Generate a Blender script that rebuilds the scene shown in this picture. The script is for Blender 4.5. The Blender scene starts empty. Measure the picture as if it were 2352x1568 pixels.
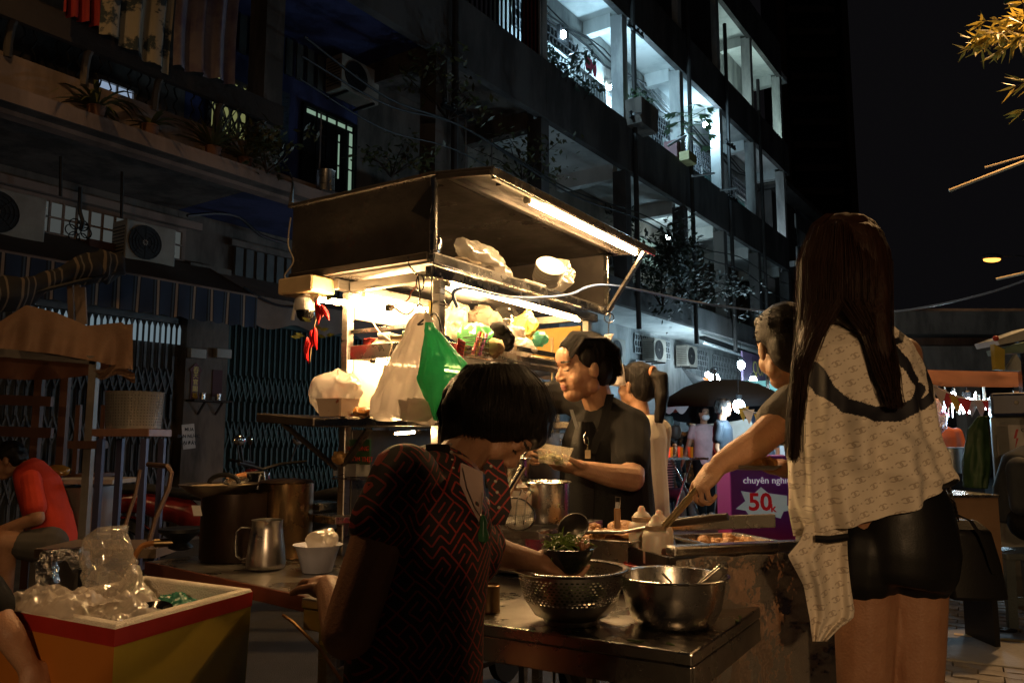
import bpy, bmesh, math, random
import numpy as np
from mathutils import Vector, Matrix, noise as mnoise

# ------------------------------------------------------------------ camera, sky, exposure
SC = bpy.context.scene
COL = SC.collection
rng = random.Random(7)
nrng = np.random.default_rng(5)
CAM_Z = 1.2
cam_d = bpy.data.cameras.new('camera')
cam_d.lens = 28.0; cam_d.sensor_width = 36.0; cam_d.clip_start = 0.05; cam_d.clip_end = 600
cam_o = bpy.data.objects.new('camera', cam_d); COL.objects.link(cam_o)
cam_o.location = (0, 0, CAM_Z); cam_o.rotation_euler = (math.radians(97.04), 0, 0)
SC.camera = cam_o
W = bpy.data.worlds.new('World'); SC.world = W; W.use_nodes = True
_bg = W.node_tree.nodes['Background']
_bg.inputs['Color'].default_value = (0.52, 0.48, 0.56, 1); _bg.inputs['Strength'].default_value = 0.0052
SC.view_settings.view_transform = 'Standard'; SC.view_settings.look = 'None'
SC.view_settings.exposure = 0.22; SC.view_settings.gamma = 1.0
SC.cycles.use_denoising = True
try: SC.cycles.denoiser = 'OPENIMAGEDENOISE'
except Exception: pass
SC.cycles.max_bounces = 7; SC.cycles.diffuse_bounces = 3; SC.cycles.glossy_bounces = 3
SC.cycles.transmission_bounces = 5; SC.cycles.transparent_max_bounces = 12
SC.cycles.caustics_reflective = False; SC.cycles.caustics_refractive = False
SC.cycles.sample_clamp_indirect = 4.0; SC.cycles.blur_glossy = 0.5
SC.cycles.use_light_tree = True

# ------------------------------------------------------------------ measuring (2352 px wide photograph -> place)
FPX = 1829.333; PHI = math.radians(7.04)
def ray(x, y):
    a = (x - 1176) / FPX; b = (784 - y) / FPX
    return Vector((a, math.cos(PHI) - b * math.sin(PHI), math.sin(PHI) + b * math.cos(PHI)))
def at(x, y, Y):
    r = ray(x, y); k = Y / r.y
    return Vector((r.x * k, Y, CAM_Z + r.z * k))
def onz(x, y, z):
    r = ray(x, y); k = (z - CAM_Z) / r.z
    return Vector((r.x * k, r.y * k, z))
class Frame:
    """horizontal frame: u runs right and away along the street, v left and away (into the facade)"""
    def __init__(s, deg, o, k=1.):
        s.k = k; a = math.radians(deg); s.u = Vector((math.sin(a), math.cos(a), 0)); s.v = Vector((-math.cos(a), math.sin(a), 0))
        s.o = Vector(o); s.m = Matrix((s.u, s.v, Vector((0, 0, 1)))).transposed() * k
    def __call__(s, u, v, z): return s.o + (s.u * u + s.v * v) * s.k + Vector((0, 0, 1.2 + (z - 1.2) * s.k))
    def hit(s, x, y, v):          # pixel -> (u, z) on the plane at v
        r = ray(x, y); k = (s.o.dot(s.v) + v * s.k) / r.dot(s.v)
        return (r * k - s.o).dot(s.u) / s.k, 1.2 + r.z * k / s.k
    def hite(s, x, y, u):         # pixel -> (v, z) on the plane at u
        r = ray(x, y); k = (s.o.dot(s.u) + u * s.k) / r.dot(s.u)
        return (r * k - s.o).dot(s.v) / s.k, 1.2 + r.z * k / s.k
_a = math.radians(34.3)
FB = Frame(34.3, (-math.cos(_a) * 7.2, math.sin(_a) * 7.2, 0))          # building: v=0 is the balcony line
KC = .82                                                                # the cart is a small one: 1.5 m long, roof box at 1.9 m
_p = at(995, 580, 3.5 * KC)
FC = Frame(32.5, (_p.x, _p.y, 0), KC)                                       # food cart
I3 = Matrix.Identity(3)

# ------------------------------------------------------------------ materials
MATS = {}
def _nt(name):
    m = bpy.data.materials.new(name); m.use_nodes = True
    nt = m.node_tree; return m, nt, nt.nodes['Principled BSDF'], nt.nodes['Material Output']
def N(nt, typ, ins=None, **kw):
    n = nt.nodes.new(typ)
    for k, v in kw.items(): setattr(n, k, v)
    for k, v in (ins or {}).items():
        if isinstance(v, bpy.types.NodeSocket): nt.links.new(v, n.inputs[k])
        else: n.inputs[k].default_value = v
    return n
def math_(nt, op, a, b=None, c=None):
    n = nt.nodes.new('ShaderNodeMath'); n.operation = op
    for i, v in enumerate((a, b, c)):
        if v is None: continue
        if isinstance(v, bpy.types.NodeSocket): nt.links.new(v, n.inputs[i])
        else: n.inputs[i].default_value = v
    return n.outputs[0]
def mix_(nt, f, a, b):
    n = nt.nodes.new('ShaderNodeMix'); n.data_type = 'RGBA'
    for i, v in ((0, f), (6, a), (7, b)):
        if isinstance(v, bpy.types.NodeSocket): nt.links.new(v, n.inputs[i])
        else: n.inputs[i].default_value = (v if i == 0 else (*v[:3], 1))
    return n.outputs[2]
def mat(name, col, rough=.6, metal=0., col2=None, ns=6., thr=(.35, .7), bump=None, emit=None, spec=None, sheen=0, stretch=None, rvar=0):
    """plain surface: two tones mixed by noise, fine relief, roughness that wanders"""
    if name in MATS: return MATS[name]
    m, nt, b, out = _nt(name); MATS[name] = m
    tc = N(nt, 'ShaderNodeTexCoord'); src = tc.outputs['Object']
    if stretch: src = N(nt, 'ShaderNodeMapping', {'Vector': src, 'Scale': stretch}).outputs[0]
    no = N(nt, 'ShaderNodeTexNoise', {'Vector': src, 'Scale': ns, 'Detail': 5., 'Roughness': .62})
    rp = N(nt, 'ShaderNodeMapRange', {'Value': no.outputs[0], 'From Min': thr[0], 'From Max': thr[1]})
    c2 = col2 or tuple(c * .72 for c in col[:3])
    nt.links.new(mix_(nt, rp.outputs[0], col, c2), b.inputs['Base Color'])
    b.inputs['Metallic'].default_value = metal
    if rvar:
        rr = N(nt, 'ShaderNodeMapRange', {'Value': no.outputs[0], 'From Min': .3, 'From Max': .7, 'To Min': max(.02, rough - rvar), 'To Max': min(1, rough + rvar)})
        nt.links.new(rr.outputs[0], b.inputs['Roughness'])
    else: b.inputs['Roughness'].default_value = rough
    if spec is not None: b.inputs['Specular IOR Level'].default_value = spec
    if sheen: b.inputs['Sheen Weight'].default_value = sheen
    if bump:
        n2 = N(nt, 'ShaderNodeTexNoise', {'Vector': src, 'Scale': bump[0], 'Detail': 4.})
        bp = N(nt, 'ShaderNodeBump', {'Height': n2.outputs[0], 'Strength': bump[1], 'Distance': .01 if len(bump) < 3 else bump[2]})
        nt.links.new(bp.outputs[0], b.inputs['Normal'])
    if emit:
        b.inputs['Emission Color'].default_value = (*emit[:3], 1); b.inputs['Emission Strength'].default_value = emit[3]
    return m
def lamp_mat(name, col, s):
    if name in MATS: return MATS[name]
    m, nt, b, out = _nt(name); MATS[name] = m
    e = N(nt, 'ShaderNodeEmission', {'Color': (*col, 1), 'Strength': s}); nt.links.new(e.outputs[0], out.inputs[0]); return m
def film_mat(name, col, clear=.35, gloss=.18, trans=.5, rough=.18):
    """thin plastic film: part see-through, part glowing through, part glossy"""
    if name in MATS: return MATS[name]
    m, nt, b, out = _nt(name); MATS[name] = m; nt.nodes.remove(b)
    tc = N(nt, 'ShaderNodeTexCoord')
    no = N(nt, 'ShaderNodeTexNoise', {'Vector': tc.outputs['Object'], 'Scale': 14., 'Detail': 3.})
    bp = N(nt, 'ShaderNodeBump', {'Height': no.outputs[0], 'Strength': .5, 'Distance': .02})
    d = N(nt, 'ShaderNodeBsdfDiffuse', {'Color': (*col, 1), 'Normal': bp.outputs[0]})
    t = N(nt, 'ShaderNodeBsdfTranslucent', {'Color': (*col, 1)})
    g = N(nt, 'ShaderNodeBsdfGlossy', {'Color': (1, 1, 1, 1), 'Roughness': rough, 'Normal': bp.outputs[0]})
    x = N(nt, 'ShaderNodeBsdfTransparent', {'Color': tuple(.55 + .45 * c for c in col) + (1,)})
    a = N(nt, 'ShaderNodeMixShader', {0: trans, 1: d.outputs[0], 2: t.outputs[0]})
    a2 = N(nt, 'ShaderNodeMixShader', {0: clear, 1: a.outputs[0], 2: x.outputs[0]})
    a3 = N(nt, 'ShaderNodeMixShader', {0: gloss, 1: a2.outputs[0], 2: g.outputs[0]})
    nt.links.new(a3.outputs[0], out.inputs[0]); return m

# ------------------------------------------------------------------ mesh collecting
class MB:
    def __init__(s): s.v = []; s.f = []; s.uv = None; s.mi = []
    def add(s, vs, fs, mi=0):
        o = len(s.v); s.v += [Vector(a) for a in vs]; s.f += [tuple(i + o for i in f) for f in fs]; s.mi += [mi] * len(fs); return s
    def box(s, c, size, rot=None, mi=0, taper=1.):
        h = Vector(size) / 2; rot = rot or I3; c = Vector(c)
        vs = [c + rot @ Vector((x * h.x * (taper if z > 0 else 1), y * h.y * (taper if z > 0 else 1), z * h.z)) for x in (-1, 1) for y in (-1, 1) for z in (-1, 1)]
        return s.add(vs, [(0, 1, 3, 2), (4, 6, 7, 5), (0, 4, 5, 1), (2, 3, 7, 6), (0, 2, 6, 4), (1, 5, 7, 3)], mi)
    def fbox(s, fr, u0, u1, v0, v1, z0, z1, mi=0):
        return s.box(fr((u0 + u1) / 2, (v0 + v1) / 2, (z0 + z1) / 2), (abs(u1 - u0), abs(v1 - v0), abs(z1 - z0)), fr.m, mi)
    def bar(s, a, b, w, h=None, up=(0, 0, 1), mi=0):
        a, b = Vector(a), Vector(b); d = b - a; L = d.length; d.normalize(); up = Vector(up)
        if abs(d.dot(up)) > .98: up = Vector((0, 1, 0)) if abs(d.y) < .9 else Vector((1, 0, 0))
        x = d.cross(up).normalized(); y = x.cross(d)
        return s.box((a + b) / 2, (w, h or w, L), Matrix((x, y, d)).transposed(), mi)
    def tube(s, pts, r, seg=8, mi=0, caps=True):
        pts = [Vector(p) for p in pts]; n = len(pts); rs = r if isinstance(r, (list, tuple)) else [r] * n
        rings = []; prev = None
        for i, p in enumerate(pts):
            t = (pts[min(i + 1, n - 1)] - pts[max(i - 1, 0)])
            if t.length < 1e-9: t = Vector((0, 0, 1))
            t.normalize()
            if prev is None:
                a = Vector((0, 0, 1)) if abs(t.z) < .9 else Vector((1, 0, 0))
                x = t.cross(a).normalized()
            else:
                x = prev - t * prev.dot(t)
                x = x.normalized() if x.length > 1e-6 else t.orthogonal().normalized()
            prev = x; y = t.cross(x)
            rings.append([p + (x * math.cos(k * 2 * math.pi / seg) + y * math.sin(k * 2 * math.pi / seg)) * rs[i] for k in range(seg)])
        return s._rings(rings, caps, mi)
    def _rings(s, rings, caps=True, mi=0, closed=True):
        m = len(rings[0]); vs = [p for r in rings for p in r]; fs = []
        for i in range(len(rings) - 1):
            for k in range(m if closed else m - 1):
                k2 = (k + 1) % m; fs.append((i * m + k, i * m + k2, (i + 1) * m + k2, (i + 1) * m + k))
        if caps: fs.append(tuple(range(m))[::-1]); fs.append(tuple(range((len(rings) - 1) * m, len(rings) * m)))
        return s.add(vs, fs, mi)
    def lathe(s, prof, c, seg=32, rot=None, caps=False, mi=0, sq=0):
        """prof: (radius, height) from bottom to top round the local z axis"""
        c = Vector(c); rot = rot or I3
        rings = [[c + rot @ Vector((r * math.cos(k * 2 * math.pi / seg), r * math.sin(k * 2 * math.pi / seg), z)) for k in range(seg)] for r, z in prof]
        return s._rings(rings, caps, mi)
    def ell(s, c, r, rot=None, nu=14, nv=9, mi=0):
        c = Vector(c); rot = rot or I3; r = Vector(r) if not isinstance(r, (int, float)) else Vector((r, r, r))
        vs = [c + rot @ Vector((0, 0, -r.z))]; fs = []
        for i in range(1, nv):
            a = -math.pi / 2 + math.pi * i / nv
            for k in range(nu):
                b = 2 * math.pi * k / nu
                vs.append(c + rot @ Vector((r.x * math.cos(a) * math.cos(b), r.y * math.cos(a) * math.sin(b), r.z * math.sin(a))))
        vs.append(c + rot @ Vector((0, 0, r.z))); L = len(vs) - 1
        for k in range(nu):
            k2 = (k + 1) % nu; fs.append((0, 1 + k2, 1 + k)); fs.append((L, 1 + (nv - 2) * nu + k, 1 + (nv - 2) * nu + k2))
            for i in range(nv - 2): fs.append((1 + i * nu + k, 1 + i * nu + k2, 1 + (i + 1) * nu + k2, 1 + (i + 1) * nu + k))
        return s.add(vs, fs, mi)
    def cap(s, a, b, ra, rb, seg=12, mi=0):
        """capsule that tapers from ra to rb"""
        a, b = Vector(a), Vector(b); d = b - a; L = d.length
        d = d / L if L > 1e-6 else Vector((0, 0, 1))
        pts = []; rs = []
        for k in range(4): th = math.pi / 2 * (k + .35) / 4.35; pts.append(a - d * ra * math.cos(th)); rs.append(ra * math.sin(th))
        for k in range(5): q = k / 4; pts.append(a + d * L * q); rs.append(ra + (rb - ra) * q)
        for k in range(4)[::-1]: th = math.pi / 2 * (k + .35) / 4.35; pts.append(b + d * rb * math.cos(th)); rs.append(rb * math.sin(th))
        x = d.orthogonal().normalized(); y = d.cross(x)
        return s._rings([[p + (x * math.cos(k * 2 * math.pi / seg) + y * math.sin(k * 2 * math.pi / seg)) * r for k in range(seg)] for p, r in zip(pts, rs)], True, mi)
    def loft(s, secs, side, seg=20, mi=0, round_ends=True):
        """secs: (centre, half width along side, half depth); for torsos, skirts, bags"""
        side = Vector(side).normalized(); P = [Vector(c[0]) for c in secs]; n = len(P); rings = []
        for i, (c, rx, ry) in enumerate(secs):
            t = (P[min(i + 1, n - 1)] - P[max(i - 1, 0)]).normalized()
            x = (side - t * side.dot(t)).normalized(); y = t.cross(x)
            rings.append([P[i] + x * rx * math.cos(k * 2 * math.pi / seg) + y * ry * math.sin(k * 2 * math.pi / seg) for k in range(seg)])
        return s._rings(rings, True, mi)
    def prism(s, poly, vec, mi=0):
        poly = [Vector(p) for p in poly]; vec = Vector(vec); n = len(poly)
        vs = poly + [p + vec for p in poly]
        fs = [tuple(range(n))[::-1], tuple(range(n, 2 * n))] + [(i, (i + 1) % n, n + (i + 1) % n, n + i) for i in range(n)]
        return s.add(vs, fs, mi)
    def quad(s, *p, mi=0): return s.add(p, [tuple(range(len(p)))], mi)
    def sheet(s, grid, thick=0, mi=0):
        """grid of points (rows) -> surface"""
        rows = len(grid); m = len(grid[0]); vs = [Vector(p) for r in grid for p in r]
        fs = [(i * m + k, i * m + k + 1, (i + 1) * m + k + 1, (i + 1) * m + k) for i in range(rows - 1) for k in range(m - 1)]
        return s.add(vs, fs, mi)
    def crumple(s, amp, sc, seed=0, ridge=True, start=0):
        o = Vector((seed * 3.7, seed * 1.3, seed * 7.1))
        for i in range(start, len(s.v)):
            p = s.v[i]; q = p * sc + o
            if ridge:      # creased film: piecewise flat facets, sharp folds
                d1 = mnoise.noise_vector(q); w = q * 1.0 + d1 * .5
                c1 = mnoise.cell_vector(w * 1.3); f1 = mnoise.voronoi(w * 1.1)[0]; f2 = mnoise.voronoi(w * 2.7)[0]
                d = d1 * .7 + Vector((math.sin(w.x * 5), math.sin(w.y * 5 + 1), math.sin(w.z * 5 + 2))) * .12; d += d1.normalized() * ((f1[1] - f1[0]) * .75 - .25 + ((f2[1] - f2[0]) - .3) * .35)
            else: d = mnoise.turbulence_vector(q, 3, False)
            s.v[i] = p + d * amp
        return s
    def build(s, name, m, parent=None, smooth=False, loc=None, kind=None, recalc=True):
        base = parent_loc(parent) if parent is not None else (Vector(loc) if loc is not None else Vector((0, 0, 0)))
        me = bpy.data.meshes.new(name)
        me.from_pydata([tuple(p - base) for p in s.v], [], s.f)
        for mm in (m if isinstance(m, (list, tuple)) else [m]): me.materials.append(mm)
        if any(s.mi): me.polygons.foreach_set('material_index', s.mi)
        if recalc:
            bm = bmesh.new(); bm.from_mesh(me); bmesh.ops.recalc_face_normals(bm, faces=bm.faces); bm.to_mesh(me); bm.free()
        if smooth:
            me.shade_smooth()
            if smooth != 'all':
                try: me.set_sharp_from_angle(angle=math.radians(smooth if smooth is not True else 38))
                except Exception: pass
        o = bpy.data.objects.new(name, me); COL.objects.link(o)
        if parent is not None: o.parent = parent
        else: o.location = base
        if kind: o['kind'] = kind
        return o
def parent_loc(o):
    p = Vector((0, 0, 0))
    while o is not None: p = p + o.location; o = o.parent
    return p
def thing(name, label, cat, loc=(0, 0, 0), group=None):
    o = bpy.data.objects.new(name, None); COL.objects.link(o); o.empty_display_size = .05
    o.location = Vector(loc); return tag(o, label, cat, group)
def tag(o, label, cat, group=None):
    o['label'] = label; o['category'] = cat
    if group: o['group'] = group
    return o
def struct(o): o['kind'] = 'structure'; return o
def bevel(o, w=.004, seg=2):
    md = o.modifiers.new('bevel', 'BEVEL'); md.width = w; md.segments = seg; md.limit_method = 'ANGLE'; md.angle_limit = math.radians(40); return o
def copy_tree(o, parent=None, loc=None, label=None):
    c = o.copy(); COL.objects.link(c); c.parent = parent
    if loc is not None: c.location = Vector(loc)
    if label: c['label'] = label
    for ch in list(o.children): copy_tree(ch, c)
    return c
def text(name, body, size, m, parent, origin, xdir, ydir, extrude=.001, align='CENTER', xs=1., bold=0.):
    """flat lettering as real mesh; origin = centre of the line, xdir reading direction, ydir up"""
    cu = bpy.data.curves.new(name, 'FONT'); cu.body = body; cu.size = size; cu.align_x = align; cu.align_y = 'CENTER'; cu.extrude = extrude
    cu.offset = bold; cu.resolution_u = 3
    tmp = bpy.data.objects.new(name + '_tmp', cu); COL.objects.link(tmp)
    me = bpy.data.meshes.new_from_object(tmp.evaluated_get(bpy.context.evaluated_depsgraph_get()))
    bpy.data.objects.remove(tmp); bpy.data.curves.remove(cu)
    x = Vector(xdir).normalized() ; y = Vector(ydir); y = (y - x * y.dot(x)).normalized(); z = x.cross(y)
    base = parent_loc(parent)
    M4 = Matrix((x * xs, y, z)).transposed().to_4x4(); M4.translation = Vector(origin) - base
    me.transform(M4); me.materials.clear(); me.materials.append(m)
    o = bpy.data.objects.new(name, me); COL.objects.link(o); o.parent = parent; return o

# ------------------------------------------------------------------ soft bodies: overlapping volumes fused into one skin
def fuse(mb, name, m, parent, voxel=.006, smooth=6, fold=0, fold_sc=14., seed=0, fold_dir=(1, 1, .35), paint=None, kind=None, fac=.5):
    me = bpy.data.meshes.new(name); base = parent_loc(parent)
    me.from_pydata([tuple(p - base) for p in mb.v], [], mb.f)
    bm = bmesh.new(); bm.from_mesh(me); bmesh.ops.recalc_face_normals(bm, faces=bm.faces); bm.to_mesh(me); bm.free()
    t = bpy.data.objects.new(name + '_tmp', me); COL.objects.link(t)
    r = t.modifiers.new('r', 'REMESH'); r.mode = 'VOXEL'; r.voxel_size = voxel; r.adaptivity = 0
    if smooth:
        q = t.modifiers.new('s', 'SMOOTH'); q.factor = fac; q.iterations = smooth
    out = bpy.data.meshes.new_from_object(t.evaluated_get(bpy.context.evaluated_depsgraph_get()))
    bpy.data.objects.remove(t); bpy.data.meshes.remove(me)
    out.name = name
    n = len(out.vertices); co = np.empty(n * 3); out.vertices.foreach_get('co', co); co = co.reshape(-1, 3)
    if fold:
        no = np.empty(n * 3); out.vertices.foreach_get('normal', no); no = no.reshape(-1, 3)
        r_ = np.random.default_rng(seed + 11); h = np.zeros(n); fd = np.array(fold_dir)
        for k in range(7):
            kv = r_.normal(size=3) * fd * fold_sc * (0.6 + .25 * k); wv = r_.normal(size=3) * fold_sc * .35
            h += np.sin(co @ kv + 2.2 * np.sin(co @ wv + r_.uniform(0, 6)) + r_.uniform(0, 6)) / (1 + .35 * k)
        h = np.abs(h) ** .8 * np.sign(h)
        co = co + no * (h * fold / 2.2)[:, None]; out.vertices.foreach_set('co', co.ravel())
    for mm in (m if isinstance(m, (list, tuple)) else [m]): 
        out.materials.append(mm)
    if paint:
        nf = len(out.polygons); cen = np.empty(nf * 3); out.polygons.foreach_get('center', cen); cen = cen.reshape(-1, 3); mi = np.zeros(nf, dtype=np.int32)
        for c, rad, rot, idx in paint:
            d = (cen - np.array(Vector(c) - base)) @ np.array(rot)      # rot columns = local axes
            mi[((d / np.array(rad)) ** 2).sum(1) < 1] = idx
        out.polygons.foreach_set('material_index', mi)
    out.shade_smooth(); out.update()
    o = bpy.data.objects.new(name, out); COL.objects.link(o); o.parent = parent
    if kind: o['kind'] = kind
    return o
# ================================================================== SETTING
def plaster(name, c, c2, ns=1.6): return mat(name, c, .9, col2=c2, ns=ns * 1.4, thr=(.42, .60), bump=(30, .25), stretch=(1, 1, .30))
m_asph = mat('asphalt', (.05, .047, .045), .75, col2=(.028, .027, .027), ns=1.3, bump=(160, .6), rvar=.22)
m_conc = plaster('old_concrete', (.15, .125, .105), (.055, .047, .040))
m_conc2 = plaster('grey_parapet', (.10, .095, .092), (.05, .047, .046), 1.1)
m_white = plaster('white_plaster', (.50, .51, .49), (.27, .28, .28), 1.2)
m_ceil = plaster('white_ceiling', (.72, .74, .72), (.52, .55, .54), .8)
m_pink = plaster('pinkish_plaster', (.26, .19, .155), (.15, .11, .09))
m_blue = plaster('blue_paint', (.045, .055, .16), (.02, .025, .08))
m_dark = mat('dark_timber', (.032, .022, .016), .8, ns=9, bump=(40, .4))
m_iron = mat('black_iron', (.012, .012, .013), .5, .3)
m_gate = mat('grey_gate_steel', (.10, .10, .098), .55, .3, col2=(.05, .046, .043), ns=5)
m_ggate = mat('green_gate_steel', (.008, .036, .026), .5, .2, col2=(.005, .02, .016), ns=5)
m_glass = mat('dark_glass', (.01, .012, .014), .08, spec=.6)
m_acw = mat('aircon_white', (.36, .33, .28), .5, col2=(.22, .19, .15), ns=3)
m_steel = mat('stainless_steel', (.62, .60, .57), .24, 1., col2=(.46, .44, .41), ns=9, rvar=.10, bump=(60, .06))
m_steelb = mat('brushed_steel', (.50, .48, .45), .34, 1., col2=(.30, .28, .25), ns=7, rvar=.12, stretch=(1, 1, 8))
m_wire = mat('black_cable', (.012, .012, .013), .45)

gnd = MB().quad((-60, -30, 0), (120, -30, 0), (120, 160, 0), (-60, 160, 0)).build('road', m_asph); struct(gnd)
# ---- pavement on the right: interlocking pavers, a cast slab with a lifting ring
m_pav = mat('paver_clay', (.19, .165, .135), .8, col2=(.10, .088, .075), ns=3.1, bump=(70, .5), rvar=.15)
m_joint = mat('joint_sand', (.035, .03, .027), .95)
FP = Frame(30, (2.15, 3.3, 0))
pv = MB().box(FP(3.6, -1.6, -.03), (9.2, 5.6, .09), FP.m).build('pavement', m_joint); struct(pv)
def paver_mesh():
    # wavy-sided block .225 x .112
    a = []; n = 10; L = .218; w = .103; amp = .016
    for i in range(n + 1): q = i / n; a.append(((q - .5) * L, -w / 2 + amp * math.sin(q * 2 * math.pi), 0))
    for i in range(n + 1)[::-1]: q = i / n; a.append(((q - .5) * L, w / 2 + amp * math.sin(q * 2 * math.pi), 0))
    mb = MB().prism([Vector(p) for p in a], (0, 0, .026)); return mb
_pm = paver_mesh()
_p0 = _pm.build('paver', m_pav, pv); pm_data = _p0.data; bpy.data.objects.remove(_p0)
k = 0
for i in range(34):
    for j in range(-20, 14):
        u = .1 + i * .112; v = .95 - (j + 20) * .226 - (.113 if i % 2 else 0)
        P = FP(u, v, .016)
        px = 1176 + FPX * P.x / max(P.y, .1)
        if P.y < 3.6 or P.x < 1.55 or px < 2050 or px > 2440: continue
        # leave room for the slab
        if 1.02 < u < 1.86 and -1.05 < v < .62: continue
        if k >= 300: break
        o = bpy.data.objects.new('paver', pm_data); COL.objects.link(o); o.parent = pv
        o.location = Vector((P.x, P.y, P.z - .002 + rng.uniform(-.002, .003))); o.rotation_euler = (rng.uniform(-.01, .01), rng.uniform(-.01, .01), math.radians(60 - 90 + 30 + 30 + 30 - 0) * 0 + math.atan2(FP.v.y, FP.v.x) + rng.uniform(-.02, .02)); k += 1
sl = MB().box(FP(1.44, -.21, .022), (.80, 1.6, .05), FP.m).build('concrete_cover_slab', mat('cast_slab', (.20, .19, .175), .8, col2=(.12, .11, .10), ns=2.2, bump=(50, .4)), loc=FP(1.44, -.21, 0))
bevel(sl, .008); tag(sl, 'grey concrete cover slab with lifting ring set among the pavers', 'slab')
ring = MB(); rc = onz(2300, 1447, .052)
ring.tube([rc + FP.m @ Vector((.045 * math.cos(a) * .6, .075 * math.sin(a), .006)) for a in [i * math.pi / 8 for i in range(17)]], .009, 6).build('lifting_ring', m_iron, sl, True)
ym = MB(); _c = FP(1.72, .15, .0475)
ym.box(_c + Vector((-.05, -.02, .0012)), (.06, .42, .0015), FP.m).build('yellow_mark', mat('worn_yellow_paint', (.55, .33, .03), .7, col2=(.3, .18, .04), ns=20), sl)

# ---- apartment building along the left
TC = [-.6, 2.6, 5.7, 8.74, 11.65, 15.0, 18.2, 21.05, 24.1, 27.4]
BL = thing('apartment_building', 'long weathered apartment block with open balcony corridors running down the street', 'building', FB(12, 0, 0))
def part(name, m, fn, parent=BL, smooth=False, bev=0):
    mb = MB(); fn(mb); o = mb.build(name, m, parent, smooth)
    if bev: bevel(o, bev, 1)
    return o
m_nb0 = mat('unlit_bay_dark', (.03, .028, .027), .8)
T0, T1 = -1.0, 27.9
VW = 1.75; VU = 1.02          # wall lines: lower floors, lit upper corridors
def fb(name, m, *a, parent=BL): return part(name, m, lambda b: b.fbox(FB, *a), parent)
# columns, floor slabs, parapets and downstand beams bay by bay
for i, t in enumerate(TC):
    top = 15.2
    m_ = m_conc if t < 11 else m_conc2
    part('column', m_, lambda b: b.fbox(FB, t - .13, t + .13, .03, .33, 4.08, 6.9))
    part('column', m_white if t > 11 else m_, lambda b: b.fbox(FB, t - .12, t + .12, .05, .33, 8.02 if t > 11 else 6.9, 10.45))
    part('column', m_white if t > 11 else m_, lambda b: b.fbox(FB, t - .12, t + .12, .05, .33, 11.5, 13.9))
for a, b_ in zip(TC[:-1], TC[1:]):
    far = a > 11
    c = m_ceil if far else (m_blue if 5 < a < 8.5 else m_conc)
    for z0, z1, zs in ((3.95, 4.48, 4.08), (6.92, 8.02, 7.1), (10.42, 11.52, 10.55), (13.85, 15.1, 14.0)):
        if z0 < 4 and 5 < a < 9: z1 = 4.25
        part('parapet', m_conc2 if (far or z0 > 4) else m_pink, lambda q: q.fbox(FB, a + .002, b_ - .002, 0, .14, z0, z1))
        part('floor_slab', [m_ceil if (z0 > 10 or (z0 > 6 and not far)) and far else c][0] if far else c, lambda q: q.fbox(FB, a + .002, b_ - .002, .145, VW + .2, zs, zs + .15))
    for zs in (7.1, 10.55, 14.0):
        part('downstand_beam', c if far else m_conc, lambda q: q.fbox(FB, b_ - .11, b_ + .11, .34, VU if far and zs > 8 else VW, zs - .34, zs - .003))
# end cap slab beyond the last column
part('floor_slab', m_ceil, lambda q: q.fbox(FB, 27.41, 28.1, .0, VW, 13.9, 14.1))
part('parapet', m_conc2, lambda q: q.fbox(FB, 27.41, 27.9, 0, .14, 10.42, 11.52))
# dark panels added across top-floor bays, standing in for their unlit depth
for a, b_ in zip(TC[3:7], TC[4:8]): part('unlit_bay_panel', m_nb0, lambda q: q.fbox(FB, a + .14, b_ - .14, .2, .26, 11.53, 13.84))
# rear walls
for a, b_ in zip(TC[:-1], TC[1:]):
    far = a > 11
    for z0, z1 in ((0, 4.07), (4.24, 7.09), (7.26, 10.54), (10.71, 13.99)):
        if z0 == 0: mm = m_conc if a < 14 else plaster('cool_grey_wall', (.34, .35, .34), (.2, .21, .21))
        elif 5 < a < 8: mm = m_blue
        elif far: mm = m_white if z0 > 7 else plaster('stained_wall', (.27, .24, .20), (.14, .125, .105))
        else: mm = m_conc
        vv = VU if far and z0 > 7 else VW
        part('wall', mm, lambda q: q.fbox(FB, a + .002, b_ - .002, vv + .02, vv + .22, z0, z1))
# lattice vent blocks on the rear walls (pierced concrete)
m_lat = mat('vent_block', (.30, .30, .31), .9, col2=(.16, .16, .17), ns=4)
m_hole = mat('vent_hole', (.02, .022, .026), .95)
def vent(t0, t1, z0, z1, v=VW, mf=m_lat):
    e = part('vent_panel', m_hole, lambda q: q.fbox(FB, t0, t1, v - .002, v + .03, z0, z1))
    nx = max(2, int((t1 - t0) / .14)); nz = max(2, int((z1 - z0) / .16)); mb = MB()
    for i in range(nx + 1):
        t = t0 + (t1 - t0) * i / nx
        pts = [FB(t + .03 * math.sin(j * math.pi / 2), v - .02, z0 + (z1 - z0) * j / (nz * 2)) for j in range(nz * 2 + 1)]
        mb.tube(pts, .016, 4)
    for j in range(nz + 1):
        z = z0 + (z1 - z0) * j / nz; mb.fbox(FB, t0, t1, v - .035, v - .005, z - .012, z + .012)
    mb.build('vent_grille', mf, e, kind=None)
for t0, t1 in ((18.6, 20.8), (21.5, 23.8), (24.5, 27.0)): vent(t0, t1, 8.9, 9.75, VU)
for t0, t1 in ((12.2, 14.7), (15.4, 17.8)): vent(t0, t1, 5.5, 6.3)
vent(12.1, 14.6, 9.2, 9.8, VU)
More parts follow.
